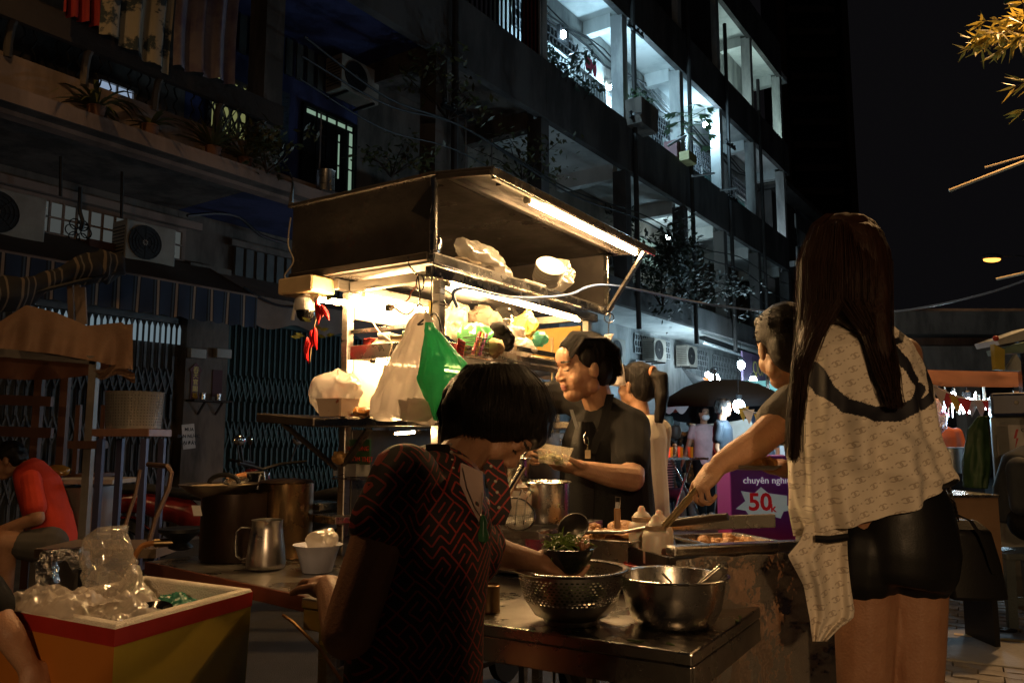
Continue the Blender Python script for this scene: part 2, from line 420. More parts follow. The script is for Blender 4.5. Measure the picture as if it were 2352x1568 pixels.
# doors and shutters along the corridor
def door(t0, t1, z0, z1, m, v=VW, leaf=True):
    d = part('door', m, lambda q: q.fbox(FB, t0, t1, v - .03, v + .005, z0, z1))
    part('door_frame', m_white, lambda q: (q.fbox(FB, t0 - .06, t0, v - .05, v + .01, z0, z1 + .06), q.fbox(FB, t1, t1 + .06, v - .05, v + .01, z0, z1 + .06), q.fbox(FB, t0, t1, v - .05, v + .01, z1, z1 + .06)), d)
m_teal = mat('teal_door', (.02, .14, .12), .5); m_doorg = mat('grey_door', (.22, .24, .25), .6)
for t, m in ((16.1, m_doorg), (19.2, m_doorg), (22.0, m_teal), (25.0, m_teal)): door(t, t + .9, 7.25, 9.15, m, VU)
for t in (22.2, 24.7): door(t, t + .9, 10.72, 12.6, m_doorg, VU)
for t in (12.6, 15.8, 18.7, 22.3, 25.3): door(t, t + .85, 4.26, 5.3, m_iron)
# picture-like and sill details inside the lit corridor
part('wall_clock', m_acw, lambda q: q.lathe([(.001, 0), (.14, 0), (.14, .04), (.12, .05), (.001, .05)], FB(16.0, VU - .002, 9.45), 20, FB.m @ Matrix.Rotation(math.radians(90), 3, 'X')), smooth=True)
part('dado_band', plaster('blue_grey_band', (.17, .21, .25), (.11, .14, .17)), lambda q: (q.fbox(FB, 15.2, 18.0, VU - .012, VU + .01, 8.85, 9.3),))
# railings of the lit corridor just inside the parapet: spindle balusters (bay 1-2)
mr = MB()
for i in range(26):
    t = 11.9 + i * .12
    mr.tube([FB(t, .5, 7.9), FB(t, .5, 8.35), FB(t, .5, 8.6), FB(t, .5, 8.8)], [.028, .045, .03, .028], 5)
mr.fbox(FB, 11.8, 14.86, .47, .54, 8.8, 8.86)
mr.build('balustrade', m_white, BL, True)
# cables stapled along the corridor walls and ceilings
mc = MB()
for k, (z, v) in enumerate(((10.2, .97), (10.1, .95), (9.98, .98))):
    mc.tube([FB(11.8 + i * .8, v, z + .10 * math.sin(i * 1.7 + k) - .05 * math.sin(i * .6)) for i in range(20)], .016 + .006 * k, 5)
mc.build('wall_cable', m_wire, BL, True)
# outer drain pipes with bracket arms and insulators
def pipe(t, z0, z1, arms):
    mb = MB(); mb.tube([FB(t, -.1, z0), FB(t, -.1, z1)], .055, 8); mb.build('drain_pipe', mat('dark_pipe', (.045, .042, .04), .6), BL, True)
    for za in arms:
        a = MB(); a.bar(FB(t - .38, -.16, za), FB(t + .38, -.16, za + .03), .05)
        for q in (-.32, -.12, .12, .32): a.lathe([(.02, 0), (.04, .02), (.022, .05), (.04, .08), (.01, .11)], FB(t + q, -.16, za + .03), 8)
        a.build('insulator_arm', m_iron, BL, True)
pipe(15.12, 3.5, 13.5, (8.0, 10.05)); pipe(18.35, 3.5, 13, ()); pipe(21.2, 3.6, 13, (9.35, 7.8)); pipe(8.9, 4.3, 12, (6.0,)); pipe(24.2, 3.6, 12.5, ())
# facade left: first-floor bay between columns 2.6 and 5.7 with railing, plank eave, grille windows
eave = part('plank_eave', m_dark, lambda q: q.box(FB(3.72, .12, 5.0), (4.0, .42, .05), FB.m @ Matrix.Rotation(math.radians(14), 3, 'X')))
part('eave_board', m_dark, lambda q: q.fbox(FB, 1.7, 5.74, -.12, -.06, 4.74, 4.99))
for t in (2.9, 3.55, 4.25, 4.95, 5.5):
    part('eave_bracket', m_conc, lambda q: q.tube([FB(t, .0, 4.44), FB(t, -.01, 4.6), FB(t, -.04, 4.72), FB(t, -.09, 4.76)], .035, 6))
for k, t in enumerate([2.65 + i * .098 for i in range(31)]):
    if k % 7 == 6: continue
    part('baluster', m_iron, lambda q: q.tube([FB(t + .022 * math.sin(j * 1.9 + k), .07, 4.48 + j * .05) for j in range(8)], .009, 4))
part('handrail', m_iron, lambda q: (q.fbox(FB, 2.6, 5.56, .05, .09, 4.83, 4.87), q.fbox(FB, 2.6, 5.56, .05, .09, 4.482, 4.50)))
part('flower_ledge', m_conc, lambda q: q.fbox(FB, 1.2, 8.6, -.20, -.003, 3.99, 4.08))
part('ledge_rim', m_pink, lambda q: q.fbox(FB, 1.2, 8.6, -.225, -.203, 3.97, 4.11))
# lit slits behind the railing: doorway with pale light, hanging on the wall line of the first floor
m_glow_b = lamp_mat('pale_room_glow', (.55, .72, 1.), .35); m_glow_y = lamp_mat('yellow_room_glow', (.85, .9, .35), .16); m_glow_g = lamp_mat('green_room_glow', (.55, .85, .62), .30)
def litwin(name, t0, t1, z0, z1, v, glow, mf=m_iron, nx=3, nz=1, th=.018, cross=False):
    w = part('window', mf, lambda q: (q.fbox(FB, t0 - .05, t0, v - .06, v, z0 - .05, z1 + .05), q.fbox(FB, t1, t1 + .05, v - .06, v, z0 - .05, z1 + .05), q.fbox(FB, t0, t1, v - .06, v, z1, z1 + .05), q.fbox(FB, t0, t1, v - .06, v, z0 - .05, z0)))
    part('pane', glow, lambda q: q.fbox(FB, t0, t1, v - .02, v - .004, z0, z1), w)
    def bars(q):
        for i in range(1, nx): t = t0 + (t1 - t0) * i / nx; q.fbox(FB, t - th / 2, t + th / 2, v - .08, v - .05, z0, z1)
        for j in range(1, nz): z = z0 + (z1 - z0) * j / nz; q.fbox(FB, t0, t1, v - .1, v - .082, z - th / 2, z + th / 2)
        if cross:
            for i in range(nx):
                a0 = t0 + (t1 - t0) * i / nx; a1 = t0 + (t1 - t0) * (i + 1) / nx; zz = z0
                while zz < z1 - .05:
                    z2 = min(z1, zz + .3); q.bar(FB(a0, v - .07, zz), FB(a1, v - .07, z2), th * .7); q.bar(FB(a1, v - .07, zz), FB(a0, v - .07, z2), th * .7); zz += .3
    part('window_bars', mf, bars, w); return w
litwin('w', 4.56, 4.98, 4.6, 5.35, VW, m_glow_b, m_acw, 2, 2)
litwin('w', 5.62, 5.72, 4.4, 4.9, VW - .2, m_glow_b, m_acw, 1, 1)
litwin('w', 6.05, 6.6, 5.25, 6.0, VW + .01, m_glow_y, m_conc, 4, 1, .03, True)
# blue bay: window with curtain slit of light, shutters
wb = litwin('w', 7.62, 8.62, 5.0, 6.12, VW, m_iron, m_iron, 5, 3, .02)
sl_ = MB(); sl_.fbox(FB, 7.66, 8.58, VW - .03, VW - .024, 6.04, 6.1); sl_.fbox(FB, 8.53, 8.59, VW - .03, VW - .024, 5.02, 6.0); sl_.fbox(FB, 8.30, 8.325, VW - .03, VW - .024, 5.2, 5.9)
sl_.build('light_slit', m_glow_g, wb)
for t in (6.72, 7.05): part('shutter', mat('slate_shutter', (.05, .065, .085), .6), lambda q: [q.fbox(FB, t, t + .28, VW - .03, VW - .015, 5.25, 6.2)] + [q.fbox(FB, t + .02, t + .26, VW - .045, VW - .03, 5.3 + i * .075, 5.34 + i * .075) for i in range(12)])
for k in range(12):
    part('picket', mat('dark_picket', (.06, .065, .06), .7), lambda q: q.fbox(FB, 6.4 + k * .2, 6.52 + k * .2, VW - .08, VW - .05, 6.45, 7.0))
# second-floor barred bay with faint teal and red
for k in range(22): part('grille_bar', m_iron, lambda q: q.fbox(FB, 8.95 + k * .125, 8.98 + k * .125, .05, .08, 8.03, 9.6))
litwin('w', 10.1, 11.4, 8.2, 9.4, VW, lamp_mat('dim_teal_glow', (.25, .6, .55), .05), m_iron, 6, 1)
part('red_board', mat('red_board', (.25, .02, .012), .7), lambda q: q.fbox(FB, 11.1, 11.6, .1, .14, 8.1, 9.4))
# lit pocket of the lower corridor: wall light put into a glowing pane
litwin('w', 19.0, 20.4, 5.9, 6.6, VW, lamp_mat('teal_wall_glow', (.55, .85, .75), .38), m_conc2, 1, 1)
# ground floor mezzanine window with iron grille (left edge)
litw = litwin('w', 3.25, 5.72, 3.05, 3.78, VW + .01, lamp_mat('dim_room_glow', (.75, .82, .78), .060), m_pink, 17, 4, .02)
part('lintel', m_pink, lambda q: q.fbox(FB, 2.0, 5.95, VW - .12, VW - .055, 3.84, 3.93))
def flower(q, cx):
    if 1:
        for k in range(6):
            a = k * math.pi / 3; c = Vector((cx + .085 * math.cos(a), 0, 3.5 + .085 * math.sin(a)))
            q.tube([FB(c.x + .06 * math.cos(b), VW - .1, c.z + .06 * math.sin(b)) for b in [i * math.pi / 5 for i in range(11)]], .008, 4)
[part('grille_flower', m_iron, lambda q: flower(q, cx), litw, True) for cx in (4.42, 5.0)]
part('meter_board', mat('rust_board', (.09, .035, .02), .8), lambda q: q.fbox(FB, 4.5, 4.86, VW - .2, VW - .1, 3.1, 3.42))
# ground floor gates ----------------------------------------------------------
def folding_gate(t0, t1, z1, m, v=VW - .05, n=26, lat=((.55, .3), (1.15, .3), (1.75, .3)), lab=None):
    g = part('folding_gate', m, lambda q: q.fbox(FB, t0, t1, v - .02, v + .04, z1, z1 + .07))
    part('gate_track', m, lambda q: q.fbox(FB, t0, t1, v - .02, v + .04, 0.004, .05), g); me = None
    for i in range(n):
        t = t0 + (t1 - t0) * (i + .5) / n
        if me is None:
            o = MB().box(FB(t, v, z1 / 2 + .02), (.030, .03, z1 - .06), FB.m).build('slat', m, g); me = o.data; ref = t
        else:
            o = bpy.data.objects.new('slat', me); COL.objects.link(o); o.parent = g; d = FB.u * (t - ref); o.location = d
    for z, h in lat:
        mb = MB()
        for i in range(n - 1):
            a = t0 + (t1 - t0) * (i + .5) / n; b = t0 + (t1 - t0) * (i + 1.5) / n
            mb.bar(FB(a, v - .025, z), FB(b, v - .025, z + h), .012, .02); mb.bar(FB(b, v - .035, z), FB(a, v - .035, z + h), .012, .02)
        mb.build('lattice', m, g)
    return g
folding_gate(2.6, 5.72, 2.62, m_gate, n=34)
part('gate_backing', mat('dull_blue_grey', (.06, .068, .07), .7), lambda q: q.fbox(FB, 2.6, 5.72, VW - .008, VW + .012, 0, 2.7))
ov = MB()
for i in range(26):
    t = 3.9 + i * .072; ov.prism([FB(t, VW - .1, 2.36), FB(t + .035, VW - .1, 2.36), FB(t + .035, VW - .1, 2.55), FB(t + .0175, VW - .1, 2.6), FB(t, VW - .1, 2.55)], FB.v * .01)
ov.build('transom_picket', lamp_mat('transom_glow', (.5, .68, .78), .22), BL)  # glow put into the picket shapes themselves
folding_gate(6.42, 9.2, 2.75, m_ggate, n=30, lat=((.5, .34), (1.1, .34), (1.7, .34)))
part('gate_backing', mat('deep_green', (.006, .02, .016), .8), lambda q: q.fbox(FB, 6.42, 9.2, VW - .008, VW + .012, 0, 2.8))
folding_gate(9.5, 11.5, 2.75, m_gate, n=20)
part('pilaster', m_conc, lambda q: q.fbox(FB, 5.78, 6.38, VW - .16, VW + .01, 0, 3.4))
# shop fronts further on: openings, roller shutters, frames
for a, b_ in zip(TC[4:-1], TC[5:]):
    part('shop_shutter', mat('shutter_steel', (.16, .165, .17), .5, .3, stretch=(1, 1, 30)), lambda q: [q.fbox(FB, a + .5, b_ - .5, VW - .03, VW + .01, .02, 2.5)] + [q.fbox(FB, a + .5, b_ - .5, VW - .05, VW - .03, .06 + i * .13, .13 + i * .13) for i in range(18)])
vent(18.75, 21.0, 3.45, 3.95, VW, mat('pale_vent', (.45, .46, .46), .9)); vent(22.1, 24.0, 3.3, 3.95, VW, mat('pale_vent', (.45, .46, .46), .9)); vent(24.5, 27.0, 3.2, 3.9, VW, mat('pale_vent', (.45, .46, .46), .9))
part('shop_doorway', mat('pale_green_room', (.42, .50, .42), .8), lambda q: q.fbox(FB, 19.2, 20.6, VW - .02, VW + .015, .02, 2.4))
part('shop_doorway', m_iron, lambda q: q.fbox(FB, 20.7, 21.6, VW - .03, VW + .015, .02, 2.35))

# ---- neighbouring house past the end of the block
NB = thing('neighbouring_house', 'dark lower house with caged balcony just past the end of the apartment block', 'house', FB(31, 1, 0))
m_nb = plaster('neighbour_wall', (.11, .10, .095), (.06, .055, .052))
part('wall', m_nb, lambda q: q.fbox(FB, 28.4, 37, .8, 6, 0, 10.2), NB)
part('roof_slab', m_conc2, lambda q: q.fbox(FB, 28.2, 37.2, .2, 6.2, 10.2, 10.4), NB)
part('balcony', m_white, lambda q: (q.fbox(FB, 28.5, 31.0, .0, .8, 7.3, 7.5), q.fbox(FB, 28.5, 31, .0, .06, 7.5, 8.0), q.fbox(FB, 28.5, 31, .0, .06, 8.7, 9.2)), NB)
part('cage', m_iron, lambda q: [q.fbox(FB, 28.5 + i * .16, 28.53 + i * .16, -.02, .01, 7.5, 9.4) for i in range(16)], NB)
part('ledge', m_conc2, lambda q: q.fbox(FB, 28.3, 37, .3, .8, 3.9, 4.3), NB)
part('drain_pipe', mat('pale_pipe', (.2, .2, .2), .6), lambda q: q.tube([FB(28.45, .6, 0), FB(28.45, .6, 8)], .06, 8), NB, True)
# ---- dark residential tower far behind
TW = thing('residential_tower', 'tall unlit residential tower rising behind the end of the block', 'tower', (36, 100, 0))
m_tw = mat('tower_concrete', (.16, .10, .06), .9); m_tw2 = mat('tower_recess', (.035, .03, .03), .8)
TW_c = at(1890, 600, 100)
part('core', m_tw2, lambda q: q.box((TW_c.x, 104, 45), (8.0, 8, 90)), TW)
for k in range(26): part('balcony_slab', m_tw, lambda q: q.box((TW_c.x - .3, 99.6, 8 + k * 3.1), (6.0, 1.2, .9)), TW)
part('corner_pier', m_tw, lambda q: (q.box((TW_c.x + 4.2, 100, 45), (.8, 1.6, 90)), q.box((TW_c.x - 4.0, 100, 45), (.6, 1.4, 90))), TW)
# ---- low viaduct-like building at the far right
VR = thing('roadside_arcade', 'low brown concrete arcade building across the road at the far right', 'building', (16, 30, 0))
m_vr = plaster('brown_concrete', (.20, .125, .085), (.12, .075, .05))
b0 = at(2040, 735, 26); b1 = at(2420, 715, 26)
part('beam', m_vr, lambda q: q.box(((b0.x + b1.x) / 2 + 2, 26, (b0.z + b1.z) / 2 - .3), (b1.x - b0.x + 4, 1, .75)), VR)
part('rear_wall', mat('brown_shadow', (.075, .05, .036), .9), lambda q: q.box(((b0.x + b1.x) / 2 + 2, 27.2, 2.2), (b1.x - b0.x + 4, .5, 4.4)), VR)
for x in (2080, 2215, 2352): part('pillar', m_vr, lambda q: q.box((at(x, 800, 26).x, 26, 2.0), (.5, .6, 4.0)), VR)
part('canopy_band', m_vr, lambda q: q.box(((b0.x + b1.x) / 2 + 2, 25.3, at(2200, 828, 25.3).z), (b1.x - b0.x + 4, 1.2, .8)), VR)
# ================================================================== PEOPLE (builder)
def skin_mat(name, c):
    m = mat(name, c, .5, col2=(c[0] * .8, c[1] * .72, c[2] * .68), ns=13, thr=(.38, .7), bump=(170, .22), spec=.4)
    b = m.node_tree.nodes['Principled BSDF']; b.inputs['Subsurface Weight'].default_value = .12
    b.inputs['Subsurface Radius'].default_value = (.012, .005, .003); b.inputs['Subsurface Scale'].default_value = 1.; return m
SK1 = skin_mat('skin_warm', (.50, .29, .175)); SK2 = skin_mat('skin_tan', (.40, .215, .125)); SK3 = skin_mat('skin_pale', (.55, .35, .23)); SK4 = skin_mat('skin_leg', (.36, .19, .11))
m_lips = mat('lips', (.33, .11, .085), .4); m_lash = mat('lash_line', (.03, .02, .015), .7); m_brow = mat('brow_hair', (.02, .014, .011), .7)
m_eye = mat('eye_white', (.6, .58, .54), .2); m_pupil = mat('pupil', (.01, .008, .007), .1)
def hair_mat(name, c, rough=.38):
    if name in MATS: return MATS[name]
    m = mat(name, c, rough, col2=tuple(x * .45 for x in c), ns=40, stretch=(6, 6, .5), spec=.22, bump=(90, .35))
    return m
H_BLK = hair_mat('black_hair', (.009, .0065, .0055), .5); H_BRN = hair_mat('dark_brown_hair', (.027, .010, .005), .52)
m_black = mat('black_cloth', (.008, .0075, .0075), .85, spec=.2, bump=(200, .2))
def interp(tab, y):
    ys = [r[0] for r in tab]; return [float(np.interp(y, ys, [r[k] for r in tab])) for k in range(1, len(tab[0]))]
def basis(f, up=(0, 0, 1)):
    f = Vector(f).normalized(); up = Vector(up); s = f.cross(up).normalized(); u = s.cross(f)
    return Matrix((s, f, u)).transposed()          # local x = the person's right, y = forward, z = up
def head_vol(mb, c, B, s=1., jaw=1., nose=1.):
    P = lambda x, y, z: c + B @ Vector((x * s, y * s, z * s))
    E = lambda p, r: mb.ell(P(*p), Vector(r) * s, B)
    E((0, -.015, .035), (.074, .094, .086)); E((0, .018, -.022), (.064 * jaw, .072, .084)); E((0, .046, -.085), (.036 * jaw, .038, .030))
    for q in (-1, 1):
        E((q * .034 * jaw, .046, -.034), (.030, .032, .034)); E((q * .030, .070, .006), (.016, .013, .010)); E((q * .048 * jaw, .0, -.062), (.02, .03, .03))
        E((q * .078, -.006, -.008), (.009, .018, .030)); E((q * .0125, .093, -.030), (.0105 * nose, .011, .0085)); E((q * .028, .076, .026), (.024, .012, .008))
    mb.cap(P(0, .080, .012), P(0, .097, -.022), .009 * s, .0125 * s * nose)
    E((0, .083, -.054), (.024, .010, .0062)); E((0, .081, -.066), (.021, .010, .0070)); E((0, .07, .045), (.05, .025, .04))
    return P
def hand_vol(mb, w, hd, pn, thumb, curl=(.5, .5, .4), spread=.16, s=1., thumb_in=.25):
    """palm, four unequal jointed fingers and a thumb leaving the side of the palm; thumb=+1/-1 picks the side"""
    hd = Vector(hd).normalized(); pn = Vector(pn); pn = (pn - hd * pn.dot(hd)).normalized(); sd = hd.cross(pn) * thumb
    R_ = Matrix((sd, hd, pn)).transposed(); w = Vector(w)
    mb.ell(w + hd * .048 * s, Vector((.041, .052, .017)) * s, R_); mb.ell(w + hd * .03 * s + sd * .022 * s + pn * .006 * s, Vector((.02, .034, .018)) * s, R_)
    mb.cap(w - hd * .02 * s, w + hd * .03 * s, .024 * s, .026 * s)
    tips = []
    for k, (off, L) in enumerate(((.030, .070), (.010, .079), (-.011, .073), (-.030, .057))):
        p = w + hd * (.088 - (.006 if k in (0, 3) else 0)) * s + sd * off * s
        a = 0; d0 = (hd + sd * spread * off / .03).normalized()
        for j, (fr, r0, r1) in enumerate(((.44, .0080, .0076), (.32, .0076, .0070), (.24, .0070, .0058))):
            a += curl[j] * (1 + .12 * k)
            d = d0 * math.cos(a) + pn * math.sin(a); q = p + d * L * fr * s
            mb.cap(p, q, r0 * s, r1 * s, 8); p = q
        tips.append(p)
    p = w + hd * .022 * s + sd * .034 * s; d = (hd * .75 + sd * .62 + pn * thumb_in).normalized(); q = p + d * .04 * s
    mb.cap(p, q, .0125 * s, .0105 * s, 8); d = (hd * .9 + sd * .22 + pn * (thumb_in + .15)).normalized(); p = q; q = p + d * .034 * s; mb.cap(p, q, .0102 * s, .0085 * s, 8)
    return tips
def limb(mb, pts, rs):
    for (a, b), (ra, rb) in zip(zip(pts, pts[1:]), zip(rs, rs[1:])): mb.cap(a, b, ra, rb)
def foot(mb, ankle, toe, s=1.):
    d = (Vector(toe) - Vector(ankle)); d.z = 0; d.normalize(); a = Vector(ankle)
    heel = a - d * .035 * s; heel.z = a.z - .04 * s; t = a + d * .17 * s; t.z = a.z - .05 * s
    mb.cap(heel, t, .036 * s, .026 * s); mb.cap(a, a + d * .07 * s - Vector((0, 0, .03 * s)), .038 * s, .034 * s)
def face_paint(P, B, s, eyes=True):
    p = [(P(0, .092, -.0605), (.024 * s, .02 * s, .0125 * s), B, 1)]
    for q in (-1, 1):
        p.append((P(q * .031, .082, .030), (.021 * s, .02 * s, .0045 * s), B, 2))
        if eyes: p.append((P(q * .031, .084, -.001), (.015 * s, .014 * s, .0032 * s), B, 2))
    return p
def strands(mb, guides, n, jit, r=.0011, seed=1):
    """thin tubes that follow guide lines with some wander"""
    rg = random.Random(seed)
    for i in range(n):
        gi = rg.randrange(len(guides)); g = guides[gi]; g2 = guides[min(gi + 1, len(guides) - 1)]; fl_ = rg.random()
        if len(g2) == len(g) and (Vector(g[-1]) - Vector(g2[-1])).length < .06: g = [Vector(a).lerp(Vector(b), fl_) for a, b in zip(g, g2)]
        o = Vector((rg.gauss(0, jit), rg.gauss(0, jit), rg.gauss(0, jit * .5))); ph = rg.uniform(0, 6)
        pts = [Vector(p) + o * (.5 + .8 * j / len(g)) + Vector((math.sin(ph + j * .9), math.cos(ph + j * .7), 0)) * jit * .25 for j, p in enumerate(g)]
        mb.tube(pts, [r * (1 - .6 * j / len(pts)) for j in range(len(pts))], 3, caps=False)
    return mb
def simple_person(label, foot_px, Y, H, face, top, bottom, hair, skin=SK2, group=None, mask=False, arms=None, top_z=None, long_hair=False, loc=None, lean=(0, 0), voxel=.012, sleeve=.5, legs=True, seat=0):
    """a whole figure for the middle distance; face = heading of the body, arms = {'l': (elbow, wrist), 'r': ...} offsets in body frame"""
    base = Vector(loc) if loc is not None else onz(foot_px[0], foot_px[1], 0)
    if Y: k = Y / base.y; base = Vector((base.x * k, Y, 0))
    if seat: base = Vector((base.x, base.y, -seat))
    t = thing('person', label, 'person', base, group); B = basis((face[0], face[1], 0)); s = H / 1.68
    P = lambda x, y, z: base + B @ Vector((x * s + lean[0] * max(0, z - .9), y * s + lean[1] * max(0, z - .9), z * s))
    def leg_pts(q, hz, az):
        if seat: return P(q * .085, 0, hz), P(q * .10, .40, .89), P(q * .10, .42, (seat + az) / s)
        return P(q * .085, 0, hz), P(q * .09, .03 + .05 * q, .47), P(q * .095, .09 * q, az)
    mb = MB()
    mb.loft([(P(0, 0, .86), .15 * s, .11 * s), (P(0, 0, 1.0), .14 * s, .10 * s), (P(0, .01, 1.15), .14 * s, .105 * s), (P(0, .01, 1.3), .165 * s, .10 * s), (P(0, 0, 1.38), .12 * s, .07 * s)], B.col[0])
    mb.cap(P(0, 0, 1.36), P(0, .02, 1.5), .055 * s, .05 * s)
    hc = P(0, .035, 1.565); Ph = head_vol(mb, hc, B, s * .98)
    arms = arms or {}
    sl = MB()
    for q, kk in ((1, 'r'), (-1, 'l')):
        sh = P(q * .175, 0, 1.335); e_, w_ = arms.get(kk, ((q * .23, -.03, 1.06), (q * .24, .06, .83)))
        el = P(*e_); wr = P(*w_)
        limb(mb, [sh, el, wr], [.047 * s, .038 * s, .026 * s]); d = (wr - el)
        hand_vol(mb, wr, d, B @ Vector((-q, .3, 0)), q if True else 1, curl=(.35, .4, .3), s=s * .95)
        sl.cap(sh, sh.lerp(el, sleeve + .15), .063 * s, .056 * s)
    if legs:
        for q in (1, -1):
            hp, kn, an = leg_pts(q, .87, .09)
            limb(mb, [hp, kn, an], [.08 * s, .052 * s, .036 * s]); foot(mb, an, an + B.col[1])
    fuse(mb, 'body', [skin, m_lips, m_brow], t, voxel, 3, paint=face_paint(Ph, B, s * .98))
    sl.loft([(P(0, .0, .80), .175 * s, .125 * s), (P(0, 0, 1.0), .165 * s, .122 * s), (P(0, .01, 1.15), .162 * s, .125 * s), (P(0, .01, 1.3), .18 * s, .118 * s), (P(0, 0, 1.375), .15 * s, .09 * s), (P(0, 0, 1.41), .075 * s, .07 * s)], B.col[0])
    fuse(sl, 'shirt', top, t, voxel, 3, fold=.006, fold_sc=16)
    if legs:
        tr = MB()
        for q in (1, -1):
            hp, kn, an = leg_pts(q, .86, .13)
            limb(tr, [hp, kn, an], [.105 * s, .078 * s, .066 * s])
        tr.loft([(P(0, 0, .74), .15 * s, .115 * s), (P(0, 0, .9), .165 * s, .12 * s), (P(0, 0, 1.0), .15 * s, .11 * s)], B.col[0])
        fuse(tr, 'trousers', bottom, t, voxel, 2, fold=.006, fold_sc=12)
    hb = MB(); hb.ell(Ph(0, -.022, .045), Vector((.086, .098, .09)) * s, B); hb.ell(Ph(0, -.05, -.005), Vector((.082, .072, .085)) * s, B); hb.ell(Ph(0, .05, .085), Vector((.06, .04, .03)) * s, B)
    if long_hair: hb.loft([(Ph(0, -.06, 0), .085 * s, .06 * s), (Ph(0, -.085, -.12), .085 * s, .05 * s), (Ph(0, -.09, -.26), .07 * s, .035 * s)], B.col[0])
    fuse(hb, 'hair', hair, t, .008, 3, fold=.004, fold_sc=60, fold_dir=(1, 1, .2))
    if voxel < .013:
        gd = [[Ph(.03 * math.sin(a), -.01, .125), Ph(.085 * math.sin(a), -.02 - .085 * math.cos(a), .09), Ph(.098 * math.sin(a), -.025 - .10 * math.cos(a), .02), Ph(.085 * math.sin(a), -.03 - .09 * math.cos(a), -.06)] for a in [-1.7 + k * 3.4 / 20 for k in range(21)]]
        strands(MB(), gd, 90, .006, .0014, 5).build('hair_strands', hair, t, 'all')
    if mask:
        mk = MB(); mk.ell(Ph(0, .058, -.055), Vector((.062, .058, .048)) * s, B); fuse(mk, 'face_mask', mat('white_mask', (.72, .72, .72), .8), t, .008, 2)
    return t, P, Ph, B
# ================================================================== THE LIT FOOD CART
WARM = (1., .72, .42)
m_tube = lamp_mat('warm_led_tube', (1., .62, .28), 195.)
m_tube2 = lamp_mat('warm_led_strip', (1., .60, .25), 250.)
m_brownsteel = mat('grimy_steel', (.115, .10, .088), .34, .6, col2=(.05, .043, .038), ns=3.2, rvar=.16, bump=(22, .22), thr=(.38, .66))
m_sooty = mat('sooty_steel', (.10, .08, .065), .42, .6, col2=(.05, .04, .033), ns=6)
m_cream = mat('cream_panel', (.72, .62, .45), .5, col2=(.6, .5, .35), ns=4)
CT = thing('food_cart', 'stainless steel street food cart lit by warm tubes, roof box flap propped open', 'food cart', (FC(.8, .45, 0).x, FC(.8, .45, 0).y, 0))
def zc(z): return 1.2 + (z - 1.2) / KC
def cp(name, m, fn, parent=CT, smooth=False, bev=0):
    mb = MB(); fn(mb); o = mb.build(name, m, parent, smooth)
    if bev: bevel(o, bev, 1)
    return o
m_fb0 = mat('black_tape', (.01, .01, .011), .35); S1, W1 = 1.80, .92; ZB, ZT = 2.03, 2.385
rb = cp('roof_box', m_brownsteel, lambda q: (q.fbox(FC, 0, .012, .02, W1, ZB + .012, ZT), q.fbox(FC, S1 - .012, S1, .02, W1, ZB + .012, ZT), q.fbox(FC, .0125, S1 - .0125, W1 - .012, W1, ZB + .012, ZT), q.fbox(FC, -.02, S1 + .02, -.02, W1 + .02, ZT + .001, ZT + .02)), bev=.002)
cp('shelf_floor', m_steelb, lambda q: q.fbox(FC, .0, S1, .0, W1, ZB, ZB + .010), rb)
cp('edge_frame', m_steel, lambda q: (q.fbox(FC, -.006, .018, -.012, .018, ZB + .012, ZT), q.fbox(FC, S1 - .02, S1 + .004, -.012, .018, ZB + .012, ZT), q.fbox(FC, -.012, S1 + .01, -.014, .016, ZB - .045, ZB - .002)), rb, bev=.003)
cp('side_rim', m_sooty, lambda q: q.fbox(FC, -.018, .004, .02, W1, ZB - .03, ZB + .008), rb, bev=.003)
cp('soffit_panel', m_brownsteel, lambda q: q.fbox(FC, .02, .16, .03, W1, ZB - .035, ZB - .02), rb)
cp('torn_tape', m_fb0, lambda q: q.prism([FC(-.004, *FC.hite(x, y, -.004)) for x, y in ((945, 486), (968, 452), (992, 424), (993, 470), (986, 505), (962, 492))], -FC.u * .002), rb)
# flap: sheet with folded rims
fl_t = ZT + .012
def flap_pt(s, n, dz=0): return FC(s, n, fl_t - .03 * (n / -.30) + dz)
def flapf(q):
    q.prism([flap_pt(0.0, -.005), flap_pt(S1, -.005), flap_pt(S1 + .01, -.31), flap_pt(.01, -.31)], (0, 0, .012))
fp = cp('flap', m_brownsteel, flapf, bev=.002)
cp('flap_rim', m_steel, lambda q: (q.bar(flap_pt(.0, -.318, -.008), flap_pt(S1 + .02, -.318, -.008), .012, .034)), fp, bev=.003)
cp('flap_rib', m_brownsteel, lambda q: (q.bar(flap_pt(.02, -.08, -.012), flap_pt(S1, -.08, -.012), .025, .02), q.bar(flap_pt(.012, -.01, -.012), flap_pt(.02, -.3, -.012), .02, .02), q.bar(flap_pt(S1 - .01, -.01, -.012), flap_pt(S1 - .005, -.3, -.012), .02, .02)), fp, bev=.002)
cp('prop_strut', m_steelb, lambda q: q.bar(FC(S1 - .06, -.03, ZB - .02), flap_pt(S1 - .08, -.29, -.02), .028, .014))
# posts and rails
for s, w in ((.11, .05), (1.6, .05), (.11, .62), (1.6, .62)):
    cp('post', m_steelb, lambda q: q.fbox(FC, s - .022, s + .022, w - .022, w + .022, zc(.10), 1.93), bev=.003)
cp('top_rail', m_steel, lambda q: q.fbox(FC, .02, 1.70, .022, .062, 1.932, 1.984), bev=.003)
cp('top_rail', m_steelb, lambda q: q.fbox(FC, .02, 1.70, .60, .64, 1.932, 1.984), bev=.003)
cp('cross_rail', m_steelb, lambda q: q.fbox(FC, .09, .13, .075, .595, 1.932, 1.98), bev=.003)
cp('cross_rail', m_steelb, lambda q: q.fbox(FC, 1.58, 1.62, .075, .595, 1.932, 1.98), bev=.003)
